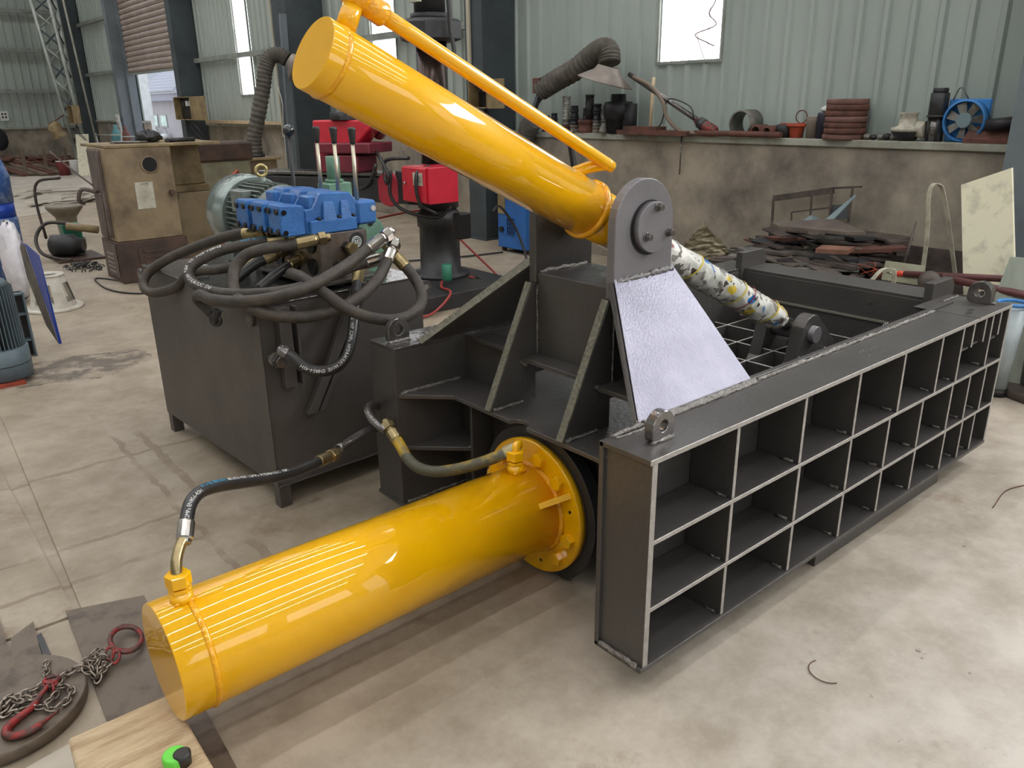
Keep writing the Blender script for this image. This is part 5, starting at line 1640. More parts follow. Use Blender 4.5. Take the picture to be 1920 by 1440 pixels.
C0 = Vector((4.80, 6.86, 0))
Zv = Vector((0, 0, 1))
rp(MB().box(3.95, 5.25, 6.05, 7.30, 0, 0.15), 'base_plate', BLKP)
rp(MB().lathe(C0, C0 + Zv, [(0.15, 0.30), (0.18, 0.30), (0.19, 0.215), (0.66, 0.205), (0.67, 0.225), (0.80, 0.225), (0.82, 0.20), (0.86, 0.18)], 44), 'column_base', BLKP, 0)
rp(MB().cyl(C0 + Zv * 0.86, C0 + Zv * 2.45, 0.150, n=40), 'column', mat('oiled_steel_column', S(74, 58, 50), 0.25, 0.7, S(48, 40, 38), 3), 0)
rp(MB().cyl(C0 + Zv * 0.86, C0 + Zv * 1.30, 0.21, n=36), 'arm_sleeve', BLKP, 0)
rp(MB().lathe(C0, C0 + Zv, [(2.43, 0.24), (2.45, 0.30), (2.60, 0.30), (2.63, 0.27)], 8, smooth=False), 'top_cap', BLKP, 0.006)
rp(MB().cyl(C0 + Zv * 2.62, C0 + Zv * 2.68, 0.19, n=30).cyl(C0 + Zv * 2.68, C0 + Zv * 3.15, 0.15, n=30), 'top_motor', BLKP, 0)
rp(MB().box(4.56, 4.60, 6.7, 6.85, 2.76, 2.9), 'name_plate', PAPER, 0)
rp(MB().tube([(4.78, 6.62, 2.95), (4.74, 6.48, 2.8), (4.74, 6.45, 2.5), (4.74, 6.42, 2.3), (4.66, 6.50, 2.28), (4.68, 6.58, 2.34)], 0.022, 10), 'motor_cable', RUBD, 0)
# arm reaching left, away from the camera
A0_, A1_ = Vector((4.65, 6.95, 0)), Vector((3.75, 8.60, 0))
ad = (A1_ - A0_).normalized()
an = Vector((-ad.y, ad.x, 0))
hw = 0.16


def aq(s, o, z):
    p = A0_ + ad * s + an * o
    return (p.x, p.y, z)


AL = (A1_ - A0_).length
rp(MB().hexa([aq(-0.1, -hw, 0.90), aq(AL, -hw, 0.96), aq(AL, hw, 0.96), aq(-0.1, hw, 0.90)], [aq(-0.1, -hw, 1.16), aq(AL, -hw, 1.16), aq(AL, hw, 1.16), aq(-0.1, hw, 1.16)]), 'arm', BLKP, 0.01)
rp(MB().hexa([aq(-0.1, -hw, 1.18), aq(AL, -hw, 1.18), aq(AL, hw, 1.18), aq(-0.1, hw, 1.18)], [aq(-0.1, -hw, 1.21), aq(AL, -hw, 1.21), aq(AL, hw, 1.21), aq(-0.1, hw, 1.21)]), 'arm_rail', STEELW, 0.004)
hs = rp(MB().hexa([aq(1.0, -0.26, 1.21), aq(1.24, -0.26, 1.21), aq(1.24, 0.0, 1.21), aq(1.0, 0.0, 1.21)], [aq(0.45, -0.26, 1.72), aq(1.24, -0.26, 1.72), aq(1.24, 0.0, 1.72), aq(0.45, 0.0, 1.72)]), 'headstock', RED, 0.015, label='bright red headstock')
rp(MB().hexa([aq(0.45, -0.28, 1.40), aq(1.1, -0.28, 1.40), aq(1.1, 0.2, 1.40), aq(0.45, 0.2, 1.40)], [aq(0.45, -0.28, 1.50), aq(1.1, -0.28, 1.50), aq(1.1, 0.2, 1.50), aq(0.45, 0.2, 1.50)]), 'headstock_rail', MAROON, 0.01, parent=hs)
rp(MB().hexa([aq(0.60, -0.20, 1.21), aq(1.1, -0.20, 1.21), aq(1.1, 0.2, 1.21), aq(0.60, 0.2, 1.21)], [aq(0.60, -0.20, 1.38), aq(1.1, -0.20, 1.38), aq(1.1, 0.2, 1.38), aq(0.60, 0.2, 1.38)]), 'gear_casting', MAROON, 0.012, parent=hs)
rp(MB().cyl(aq(0.86, -0.20, 1.29), aq(0.86, -0.27, 1.29), 0.06, n=20).cyl(aq(0.72, -0.20, 1.30), aq(0.72, -0.25, 1.30), 0.035, n=16), 'shaft_boss', MAROON, 0.004, parent=hs)
rp(MB().cyl(aq(0.60, -0.265, 1.60), aq(0.60, -0.29, 1.60), 0.085, n=32), 'round_window', CHROME, 0.003, parent=hs)
rp(MB().cyl(aq(0.60, -0.29, 1.60), aq(0.60, -0.295, 1.60), 0.06, n=28), 'window_glass', BOLT, 0, parent=hs)
rp(MB().hexa([aq(1.18, -0.28, 1.50), aq(1.32, -0.28, 1.50), aq(1.32, -0.26, 1.50), aq(1.18, -0.26, 1.50)], [aq(1.18, -0.28, 1.66), aq(1.32, -0.28, 1.66), aq(1.32, -0.26, 1.66), aq(1.18, -0.26, 1.66)]), 'instruction_plate', PAPER, 0.002, parent=hs)
rp(MB().cyl(aq(1.25, -0.28, 1.50), aq(1.25, -0.36, 1.47), 0.02, n=12).sphere(aq(1.25, -0.37, 1.47), 0.03, 12), 'control_lever', CHROME, 0, parent=hs)
rp(MB().cyl(aq(0.95, -0.262, 1.45), aq(0.95, -0.285, 1.45), 0.02, n=14), 'button', BLKP, 0, parent=hs)
rp(MB().cyl(aq(0.9, 0.0, 1.72), aq(0.9, 0.0, 1.80), 0.09, n=20).box(aq(0.9, 0, 0)[0] - 0.05, aq(0.9, 0, 0)[0] + 0.15, aq(0.9, 0, 0)[1] - 0.1, aq(0.9, 0, 0)[1] + 0.1, 1.72, 1.76), 'top_fitting', BLKP, 0.003, parent=hs)
# red cabinet hanging in front of the column
rc_ = rp(MB().box(4.36, 4.70, 6.36, 6.80, 0.96, 1.30), 'switch_cabinet', RED, 0.006, label='bright red switch cabinet with a warning label')
rp(MB().box(4.34, 4.36, 6.40, 6.80, 0.97, 1.29), 'cabinet_door', RED, 0.004, parent=rc_)
wl_ = rp(MB().box(4.335, 4.34, 6.44, 6.60, 1.13, 1.25), 'warning_label', PAPER, 0, parent=rc_)
MB().tube([(4.332, 6.58, 1.16), (4.332, 6.555, 1.205), (4.332, 6.53, 1.16), (4.332, 6.58, 1.16)], 0.003, 5, raw=True).obj('warning_triangle', TEXTK, rc_)
flat_text('!', 0.03, (4.333, 6.560, 1.168), (0, -1, 0), (0, 0, 1), TEXTK, rc_)
for i, s in enumerate(('DANGER', 'HIGH', 'VOLTAGE')):
    flat_text(s, 0.018, (4.333, 6.525, 1.205 - 0.022 * i), (0, -1, 0), (0, 0, 1), TEXTK, rc_)
rp(MB().cyl((4.34, 6.74, 1.14), (4.32, 6.74, 1.14), 0.014, n=12), 'door_lock', CHROME, 0, parent=rc_)
rp(MB().cyl((4.42, 7.12, 1.05), (4.36, 7.10, 1.05), 0.17, n=36), 'red_round_cover', mat('dull_red_cover', S(176, 44, 60), 0.5, 0, S(150, 34, 50), 4), 0.01)
rp(MB().box(4.40, 4.75, 6.80, 7.02, 0.92, 1.24), 'clamp_housing', BLKP, 0.01)
for k, pts in enumerate(([(4.45, 7.5, 1.45), (4.30, 7.1, 1.35), (4.28, 6.95, 1.2), (4.30, 7.02, 1.12), (4.36, 7.15, 1.2), (4.42, 7.2, 1.33), (4.5, 6.9, 1.36)], [(4.33, 6.98, 1.25), (4.30, 6.96, 1.0), (4.40, 6.85, 0.85), (4.6, 6.6, 0.80), (4.7, 6.5, 0.9)], [(4.5, 6.55, 1.30), (4.33, 6.52, 1.24), (4.33, 6.5, 0.98), (4.5, 6.45, 0.85)], [(4.2, 7.7, 1.15), (4.2, 7.5, 1.05), (4.25, 7.3, 1.1), (4.3, 7.2, 1.3)])):
    rp(MB().tube(pts, 0.018, 8), 'cable', RUBD, 0)
rp(MB().box(4.66, 4.80, 6.30, 6.42, 0.60, 0.85), 'limit_switch', BOLT, 0.01)
# hose and cable from the base
gv = rp(MB().cyl((4.55, 6.40, 0.20), (4.55, 6.40, 0.36), 0.05, n=18), 'green_valve', mat('green_valve', S(60, 130, 104), 0.45), 0.004)
solo(MB().tube([(4.50, 6.42, 0.19), (4.44, 6.35, 0.17), (4.38, 6.25, 0.17), (4.3, 6.0, 0.17), (4.05, 5.95, 0.03), (3.7, 5.9, 0.02)], 0.012, 8), 'red_hose', mat('dull_red_hose', S(150, 50, 44), 0.5), 'thin dull red hose running off the drilling machine base', 'hose')
solo(MB().tube([(4.9, 6.5, 0.17), (5.3, 6.5, 0.03), (5.6, 6.9, 0.02), (5.4, 7.3, 0.4), (5.1, 7.4, 0.75), (4.3, 7.9, 0.62), (3.9, 8.5, 0.5)], 0.012, 8), 'red_cable', MATS['dull_red_hose'], 'red cable sagging across in front of the drilling machine column', 'cable')
solo(MB().tube([(5.35, 6.65, 0.78), (5.55, 6.75, 0.80), (5.75, 6.7, 0.5), (5.7, 6.5, 0.15), (5.3, 6.3, 0.03), (4.95, 6.45, 0.17)], 0.014, 8), 'black_cable', RUBD, 'black cable looping beside the drilling machine near the blue welder', 'cable')
solo(MB().tube([(6.6, 8.0, 0.02), (6.2, 8.1, 0.015), (5.6, 8.3, 0.015), (4.6, 8.7, 0.015), (3.4, 9.4, 0.015)], 0.012, 6), 'floor_cable', RUBD, 'thin dark cable lying across the floor behind the drilling machine', 'cable')

# blue welder
bw = thing('blue_welder', 'upright blue welding machine with square vent grille behind the baler tower', 'welder', (6.9, 7.95, 0))
MB().box(6.70, 7.05, 7.66, 8.22, 0.06, 0.98).obj('housing', WELDB, bw, 0.01)
MB().box(6.693, 6.70, 7.88, 8.02, 0.24, 0.46).obj('vent_back', DARK, bw)
for i in range(5):
    MB().box(6.686, 6.694, 7.88 + 0.034 * i, 7.885 + 0.034 * i, 0.24, 0.46).obj('vent_bar', WELDB, bw)
    MB().box(6.686, 6.694, 7.88, 8.02, 0.24 + 0.054 * i, 0.245 + 0.054 * i).obj('vent_bar', WELDB, bw)
MB().box(6.69, 6.70, 8.06, 8.20, 0.50, 0.98).obj('label_panel', CREAML, bw)
MB().cyl((6.70, 8.13, 0.30), (6.67, 8.13, 0.30), 0.035, n=16).obj('socket', BOLT, bw)
for x, y in ((6.76, 7.72), (6.76, 8.16), (7.0, 7.72), (7.0, 8.16)):
    MB().cyl((x, y - 0.02, 0.03), (x, y + 0.02, 0.03), 0.03, n=12).obj('caster', BROWNP, bw)
# ================================================================== LEDGE ITEMS (top at LZ)
LX = XW - 0.20      # row where the ledge things stand
G1 = 'pipe fittings stacked on the ledge'
FITM = {'d': mat('dark_fitting', S(56, 54, 56), 0.5, 0.4, S(38, 36, 38), 9), 'g': mat('grey_fitting', S(128, 124, 116), 0.5, 0.4, S(92, 88, 82), 9), 's': mat('bright_fitting', S(186, 184, 178), 0.35, 0.7), 'r': RUSTB, 'w': mat('wood_grey_fitting', S(120, 108, 96), 0.7)}


def px2y(px):
    """position along the ledge for the row of fittings (values read once from the survey of the wall)"""
    return 7.877 + (px - 1050) * (6.633 - 7.877) / 135.0


def fitting(px, z, r, h, m, lab, flange=0):
    y = px2y(px)
    prof = [(0, r), (0.004, r * 1.03), (h * 0.3, r * 1.03), (h * 0.32, r * 0.92), (h * 0.68, r * 0.92), (h * 0.7, r * 1.03), (h - 0.004, r * 1.03), (h, r * 0.75)]
    if flange:
        prof = [(0, r), (h * 0.25, r), (h * 0.26, r * 0.75), (h * 0.8, r * 0.75), (h * 0.82, r * 0.95), (h, r * 0.95)]
    return solo(MB().lathe((LX, y, z), (LX, y, z + 1), prof, 24), 'pipe_fitting', FITM[m], lab, 'fitting', G1)


stacks = [
    (1022, [(0.055, 0.12, 'd'), (0.045, 0.08, 'd')], 'leftmost dark fitting stack by the extractor foot'),
    (1038, [(0.05, 0.09, 'd'), (0.045, 0.08, 'd'), (0.04, 0.06, 'd')], 'dark fittings left of the bright stack'),
    (1063, [(0.055, 0.09, 'r'), (0.055, 0.065, 'g'), (0.048, 0.045, 's'), (0.045, 0.045, 's'), (0.05, 0.045, 's'), (0.05, 0.045, 's'), (0.052, 0.10, 's')], 'tall bright steel stack'),
    (1079, [(0.06, 0.09, 'w'), (0.055, 0.09, 'd'), (0.05, 0.09, 'd'), (0.05, 0.05, 'd')], 'dark stack right of the bright stack'),
    (1103, [(0.11, 0.16, 'r'), (0.055, 0.07, 'd'), (0.05, 0.06, 'd')], 'stack on the rust-brown flange'),
    (1112, [], ''),
    (1122, [(0.055, 0.08, 'w'), (0.055, 0.07, 'g'), (0.05, 0.10, 'd'), (0.055, 0.09, 'd')], 'stack in the middle of the row'),
    (1137, [(0.05, 0.07, 'g'), (0.05, 0.09, 'g'), (0.045, 0.12, 'g')], 'pale grey stack beside the big black coupling'),
]
for px, lst, lb in stacks:
    z = LZ
    for k, (r, h, m) in enumerate(lst):
        pos = ('bottom', 'second from bottom', 'third from bottom', 'fourth from bottom', 'fifth from bottom', 'sixth from bottom', 'seventh from bottom')[k]
        if k == len(lst) - 1 and k > 0:
            pos = 'top'
        fitting(px, z, r, h, m, '%s fitting of the %s on the ledge' % (pos, lb) if len(lst) > 1 else lb)
        z += h + 0.001
solo(MB().cyl((LX - 0.02, px2y(1110), LZ + 0.161), (LX - 0.02, px2y(1110), LZ + 0.42), 0.052, n=20).cyl((LX - 0.02, px2y(1110), LZ + 0.42), (LX - 0.02, px2y(1110), LZ + 0.45), 0.056, n=20), 'pipe_sleeve', FITM['d'], 'tall dark sleeve standing on the rust-brown flange on the ledge', 'fitting')
solo(MB().lathe((LX, px2y(1160), LZ), (LX, px2y(1160), LZ + 1), [(0, 0.12), (0.16, 0.12), (0.17, 0.17), (0.30, 0.185), (0.36, 0.16), (0.37, 0.09), (0.45, 0.09)], 30), 'pipe_coupling', FITM['d'], 'big black pipe coupling at the right end of the fitting row', 'fitting')
solo(MB().cyl((LX + 0.02, px2y(1178), LZ), (LX + 0.02, px2y(1178), LZ + 0.34), 0.09, n=24), 'pipe_sleeve', FITM['d'], 'dark pipe sleeve right behind the big black coupling', 'fitting')
for k, (px, r, h, m, lb) in enumerate(((1146, 0.05, 0.085, 'g', 'small grey fitting in front of the big black coupling'), (1088, 0.03, 0.045, 'g', 'tiny grey fitting at the ledge edge below the stacks'))):
    solo(MB().lathe((LX - 0.12, px2y(px), LZ), (LX - 0.12, px2y(px), LZ + 1), [(0, r), (h * 0.5, r), (h * 0.55, r * 0.85), (h, r * 0.85)], 20), 'pipe_fitting', FITM[m], lb, 'fitting')

# extractor arm with hood
ha = thing('fume_extractor', 'grey ribbed extractor arm with flared hood over the ledge fittings', 'extractor', (7.45, 8.2, 0))
ribbed(MB(), [(7.3, 8.02, 2.02), (7.3, 7.75, 2.12), (7.3, 7.4, 2.24), (7.3, 7.12, 2.38), (7.3, 6.95, 2.44), (7.28, 6.84, 2.40), (7.26, 6.80, 2.28)], 0.125, 26).obj('flexible_duct', DUCT, ha)
MB().lathe((7.25, 6.80, 2.25), (7.22, 6.86, 2.0), [(0, 0.13), (0.06, 0.16), (0.17, 0.33), (0.18, 0.33), (0.06, 0.14)], 32, caps=False).obj('hood', HOOD, ha)
MB().box(7.20, 7.24, 7.95, 8.08, 1.98, 2.16).obj('joint_plate', RUSTB, ha, 0.004)
for z in (2.03, 2.11):
    MB().cyl((7.20, 8.02, z), (7.19, 8.02, z), 0.012, n=10).obj('joint_bolt', CHROME, ha)
MB().hexa([(7.3, 8.26, 1.60), (7.36, 8.26, 1.60), (7.36, 8.32, 1.60), (7.3, 8.32, 1.60)], [(7.26, 7.98, 2.05), (7.30, 7.98, 2.05), (7.30, 8.03, 2.05), (7.26, 8.03, 2.05)]).obj('support_arm', COLM2, ha)
MB().tube([(7.26, 7.86, 2.0), (7.3, 8.02, 1.92), (7.3, 8.12, 1.80), (7.3, 8.06, 1.66)], 0.022, 8).obj('gas_hose', RUBD, ha)
ribbed(MB(), [(7.3, 8.45, 0.95), (7.3, 8.4, 1.25), (7.3, 8.3, 1.50), (7.3, 8.2, 1.62)], 0.12, 12).obj('lower_duct', DUCT, ha)
MB().cyl((7.3, 8.5, 0), (7.3, 8.5, 0.96), 0.14, n=24).obj('stand_pipe', DUCT, ha)

# long pipe leaning with a hose and an angle tool
solo(MB().cyl((7.38, 6.60, 2.16), (7.42, 5.62, 1.66), 0.028, n=16), 'leaning_pipe', STEELW, 'bare steel pipe leaning along the cladding above the ledge', 'pipe')
solo(MB().tube([(7.34, 6.50, 2.13), (7.36, 6.25, 2.02), (7.34, 6.05, 1.85), (7.33, 5.98, 1.70), (7.33, 5.80, 1.56), (7.35, 5.6, 1.53), (7.36, 5.40, 1.535)], 0.022, 10), 'tan_hose', mat('tan_hose', S(116, 100, 86), 0.6), 'tan rubber hose hanging over the leaning pipe down to the ledge', 'hose')
gd = thing('pneumatic_grinder', 'worn red and grey power grinder lying on the ledge at the pipe end', 'tool', (7.42, 5.50, LZ))
MB().lathe((7.42, 5.64, 1.66), (7.40, 5.34, 1.53), [(0, 0.035), (0.06, 0.045), (0.10, 0.06), (0.28, 0.06), (0.31, 0.04)], 18).obj('tool_body', REDW, gd)
MB().lathe((7.42, 5.64, 1.66), (7.40, 5.34, 1.53), [(0.05, 0.06), (0.12, 0.065), (0.14, 0.06)], 18).obj('guard', BLKP, gd)
solo(MB().tube([(7.36, 6.4, 1.54), (7.36, 6.1, 1.60), (7.36, 6.02, 1.85), (7.36, 5.9, 1.88), (7.38, 5.7, 1.80), (7.38, 5.64, 1.68)], 0.008, 6), 'thin_cable', RUBD, 'thin black cable arching from the ledge to the grinder', 'cable')
solo(MB().box(7.28, 7.5, 5.65, 6.68, LZ, LZ + 0.05).box(7.30, 7.48, 6.1, 6.6, LZ + 0.05, LZ + 0.09), 'rusty_beam', RUSTB, 'rusty flat beam lying on the ledge under the leaning pipe', 'beam')
solo(MB().cyl((7.36, 5.6, LZ + 0.032), (7.36, 4.55, LZ + 0.032), 0.030, n=14), 'rusty_pipe', RUSTB, 'long rusty pipe lying along the front of the ledge', 'pipe')
solo(MB().cyl((7.47, 6.33, LZ + 0.06), (7.60, 6.42, LZ + 0.62), 0.02, n=8), 'leaning_lath', WOOD, 'thin brown lath leaning on the cladding behind the rusty beam', 'lath')
# T-shaped rod hooked on the ledge
tb = thing('t_handle_rod', 'thin steel T-handle rod hanging on the concrete wall below the ledge', 'tool', (7.38, 5.80, 1.08))
MB().cyl((7.385, 5.80, 1.08), (7.385, 5.80, 1.54), 0.008, n=8).obj('rod', STEELW, tb)
MB().cyl((7.385, 5.74, 1.54), (7.385, 5.86, 1.54), 0.009, n=8).obj('handle', STEELW, tb)


def ringpipe(y, z, r, t, L, m, lab, name='pipe_ring', x=7.40):
    return solo(MB().lathe((x, y, z), (x + 1, y, z), [(0, r - t), (0, r), (L, r), (L, r - t), (0, r - t)], 30, caps=False), name, m, lab, 'pipe')


ringpipe(5.08, LZ + 0.135, 0.135, 0.018, 0.22, FITM['g'], 'large open pipe ring on the ledge', x=7.42)
ringpipe(4.875, LZ + 0.062, 0.062, 0.018, 0.18, RUSTB, 'left of two small rusty pipe rings right of the large ring')
ringpipe(4.745, LZ + 0.058, 0.058, 0.020, 0.18, RUSTB, 'right of two small rusty pipe rings right of the large ring')
solo(MB().lathe((LX, 4.60, LZ), (LX, 4.60, 3), [(0, 0.07), (0.12, 0.085), (0.13, 0.07)], 20), 'dark_cup', FITM['d'], 'squat dark round cap on the ledge left of the red valve', 'cap')
rv = thing('red_valve', 'rusty red valve casting with a wire loop on the ledge', 'valve', (LX, 4.47, LZ))
MB().lathe((LX, 4.47, LZ), (LX, 4.47, 3), [(0, 0.06), (0.10, 0.075), (0.11, 0.10), (0.13, 0.10)], 20).box(LX - 0.04, LX + 0.04, 4.36, 4.64, LZ + 0.11, LZ + 0.14).obj('casting', RUSTO, rv, 0.003)
MB().torus((LX, 4.43, LZ + 0.20), (1, 0, 0), 0.06, 0.006, 24, 6).obj('wire_loop', RUSTB, rv)
solo(MB().lathe((LX, 4.30, LZ), (LX, 4.30, 3), [(0, 0.055), (0.16, 0.065), (0.20, 0.065)], 18), 'rusty_cup', FITM['w'], 'brown tapered cup on the ledge left of the dark blue can', 'cup')
bc = thing('dark_blue_can', 'dark blue can stuffed with white rag on the ledge', 'can', (LX, 4.165, LZ))
MB().lathe((LX, 4.165, LZ), (LX, 4.165, 3), [(0, 0.08), (0.22, 0.085), (0.24, 0.08)], 24).obj('can_body', mat('navy_can', S(34, 34, 50), 0.5), bc)
MB().sphere((LX, 4.165, LZ + 0.27), 0.055, 14, (1, 1.2, 0.6)).obj('white_rag', WHITE, bc)
fs_ = thing('flange_stack', 'stack of rusty round flanges on the ledge', 'flange', (LX, 3.97, LZ))
rr = random.Random(2)
for i in range(7):
    MB().lathe((LX + rr.uniform(-0.008, 0.008), 3.97 + rr.uniform(-0.01, 0.01), LZ + i * 0.052), (LX, 3.97, 5), [(0, 0.185), (0.004, 0.19), (0.046, 0.19), (0.05, 0.185)], 36).obj('flange', RUSTB if i % 3 else mat('rust_pale', S(128, 92, 84), 0.7, 0.1, S(96, 66, 60), 9), fs_)
for k, (y, r) in enumerate(((3.74, 0.04), (3.68, 0.035), (3.61, 0.04), (3.55, 0.045), (3.49, 0.04))):
    solo(MB().sphere((LX, y, LZ + r * 0.7), r, 12, (1, 1, 0.7)), 'small_part', FITM['d'] if k % 2 else FITM['g'], 'small lumpy metal part on the ledge between flange stack and white pump', 'part', 'small parts on the ledge')
wp_ = thing('white_pump_head', 'white cast pump head with dark base on the ledge', 'pump', (LX, 3.36, LZ))
MB().lathe((LX, 3.38, LZ), (LX, 3.38, 3), [(0, 0.08), (0.04, 0.10), (0.07, 0.13), (0.10, 0.13)], 24).obj('pump_base', BLKP, wp_)
MB().lathe((LX, 3.38, LZ + 0.08), (LX, 3.38, 3), [(0, 0.135), (0.03, 0.135), (0.05, 0.08), (0.14, 0.07), (0.16, 0.085)], 24).cyl((LX, 3.30, LZ + 0.10), (LX, 3.22, LZ + 0.10), 0.07, n=16).obj('pump_head', mat('pump_white', S(192, 186, 168), 0.5, 0, S(140, 132, 118), 9), wp_)
vp = thing('vertical_pump', 'small black vertical pump standing between white pump head and blue fan', 'pump', (LX, 3.14, LZ))
MB().cyl((LX, 3.14, LZ), (LX, 3.14, LZ + 0.20), 0.055, n=20).obj('pump_column', STEELW, vp)
for a in range(4):
    MB().cyl((LX + 0.06 * math.cos(a * PI / 2 + 0.6), 3.14 + 0.06 * math.sin(a * PI / 2 + 0.6), LZ), (LX + 0.06 * math.cos(a * PI / 2 + 0.6), 3.14 + 0.06 * math.sin(a * PI / 2 + 0.6), LZ + 0.20), 0.012, n=8).obj('tie_rod', BLKP, vp)
MB().cyl((LX, 3.14, LZ + 0.20), (LX, 3.14, LZ + 0.22), 0.085, n=20).cyl((LX, 3.14, LZ + 0.22), (LX, 3.14, LZ + 0.40), 0.075, n=24).cyl((LX, 3.14, LZ + 0.40), (LX, 3.14, LZ + 0.44), 0.06, n=20).obj('pump_motor', BLKP, vp, 0.003)
bf = thing('blue_fan', 'light blue axial fan with grey hub leaning on the cladding above the ledge', 'fan', (7.5, 2.92, LZ))
fc = Vector((7.45, 2.90, LZ + 0.175))
MB().lathe(fc, fc + Vector((1, 0, 0)), [(0, 0.155), (0, 0.172), (0.10, 0.172), (0.10, 0.155), (0, 0.155)], 40, caps=False).obj('fan_ring', BLUEF, bf)
MB().box(7.53, 7.55, 2.73, 3.07, LZ, LZ + 0.35).obj('mount_plate', BLUEF, bf, 0.01)
for i in range(7):
    a = 2 * PI * i / 7 + 0.3
    u = Vector((0, math.cos(a), math.sin(a)))
    t = Vector((0.35, -math.sin(a), math.cos(a))).normalized()
    MB().slab([fc + Vector((0.03, 0, 0)) + u * 0.05 - t * 0.025, fc + Vector((0.03, 0, 0)) + u * 0.05 + t * 0.025, fc + Vector((0.03, 0, 0)) + u * 0.145 + t * 0.045, fc + Vector((0.03, 0, 0)) + u * 0.145 - t * 0.03], (0.004, 0, 0)).obj('fan_blade', FITM['g'], bf)
MB().cyl(fc + Vector((-0.005, 0, 0)), fc + Vector((0.05, 0, 0)), 0.062, n=28).obj('fan_hub', mat('hub_grey', S(110, 128, 134), 0.5), bf, 0.006)
MB().tube([(7.48, 3.02, LZ + 0.34), (7.47, 2.97, LZ + 0.44), (7.48, 2.90, LZ + 0.35)], 0.006, 6).obj('bracket', STEELW, bf)
solo(MB().slab([(7.40, 2.86, LZ), (7.40, 2.46, LZ), (7.52, 2.46, LZ + 0.10), (7.52, 2.86, LZ + 0.10)], (0, 0, 0.03)), 'plate_pile', RUSTB, 'rusty bent plate lying on the ledge right of the blue fan', 'plate')
solo(MB().cyl((7.42, 2.70, LZ + 0.14), (7.44, 2.45, LZ + 0.17), 0.05, n=14), 'pipe_stub', FITM['d'], 'dark pipe stub resting on the bent plate beside the right column', 'pipe')

# ================================================================== SCRAP ALONG THE CONCRETE WALL (right)
rs = random.Random(21)
sb = thing('scrap_trough', 'long dark low steel trough in front of the concrete wall, right of the baler', 'trough', (6.4, 3.2, 0))
MB().hexa([(5.85, 3.9, 0), (5.95, 1.9, 0), (5.97, 1.9, 0), (5.87, 3.9, 0)], [(5.85, 3.9, 0.46), (5.95, 1.9, 0.56), (5.97, 1.9, 0.56), (5.87, 3.9, 0.46)]).obj('side_plate', RUST, sb)
MB().hexa([(5.85, 3.88, 0), (7.1, 4.0, 0), (7.1, 4.02, 0), (5.85, 3.90, 0)], [(5.85, 3.88, 0.46), (7.1, 4.0, 0.46), (7.1, 4.02, 0.46), (5.85, 3.90, 0.46)]).obj('end_plate', RUST, sb)
MB().box(5.96, 7.30, 2.05, 2.07, 0, 0.56).obj('end_plate', RUST, sb)
MB().box(7.28, 7.30, 2.07, 4.0, 0, 0.62).obj('side_plate', RUST, sb)
MB().box(5.9, 7.28, 2.07, 3.98, 0.02, 0.04).obj('bottom_plate', RUST, sb)
GS = 'steel offcuts heaped along the concrete wall'
LS = 'flat rusty steel offcut in the heap between the baler and the concrete wall'
mats_ = [RUST, RUST, RUSTB, RUST, BLKP, RUSTL, RUST]


def zsurf(x, y):
    return max(0.06, 0.70 - 0.60 * max(0.0, y - 4.05)) * (0.72 + 0.28 * (x - 5.9) / 1.4)


for k in range(96):
    x, y = rs.uniform(6.0, 7.15), rs.uniform(3.1, 4.95)
    z = zsurf(x, y) + rs.uniform(-0.02, 0.05)
    L, W, t = rs.uniform(0.18, 0.62), rs.uniform(0.04, 0.20), rs.uniform(0.006, 0.035)
    mb = MB(Matrix.Translation((x, y, z)) @ Matrix.Rotation(rs.gauss(PI / 2, 0.42), 4, 'Z') @ Matrix.Rotation(rs.gauss(0, 0.10), 4, 'X') @ Matrix.Rotation(rs.gauss(0, 0.07), 4, 'Y'))
    sk = rs.uniform(-0.06, 0.06)
    mb.prism([(-L / 2, -W / 2), (L / 2 + sk, -W / 2 + 0.02), (L / 2, W / 2), (-L / 2 + sk, W / 2)], 'z', 0, t)
    solo(mb, 'steel_offcut', mats_[k % 7], LS, 'offcut', GS)
# heap body below the loose pieces
hb = MB()
for k in range(520):
    x, y = rs.uniform(6.0, 7.25), rs.uniform(3.0, 5.3)
    z = rs.uniform(0.0, max(0.03, zsurf(x, y) - 0.03))
    L, W, t = rs.uniform(0.1, 0.45), rs.uniform(0.04, 0.2), rs.uniform(0.004, 0.03)
    a, b, c = rs.uniform(0, PI), rs.gauss(0, 0.2), rs.gauss(0, 0.2)
    mm = Matrix.Translation((x, y, z)) @ Matrix.Rotation(a, 4, 'Z') @ Matrix.Rotation(b, 4, 'X') @ Matrix.Rotation(c, 4, 'Y')
    pts = [mm @ Vector(q) for q in ((-L / 2, -W / 2, 0), (L / 2, -W / 2, 0), (L / 2, W / 2, 0), (-L / 2, W / 2, 0))]
    pts = [Vector((p.x, p.y, max(p.z, 0.004))) for p in pts]
    hb.slab(pts, (0, 0, t))
solo(hb, 'scrap_heap', RUST, 'mass of small dark steel scrap under the larger offcuts by the concrete wall', 'scrap', kind='stuff')
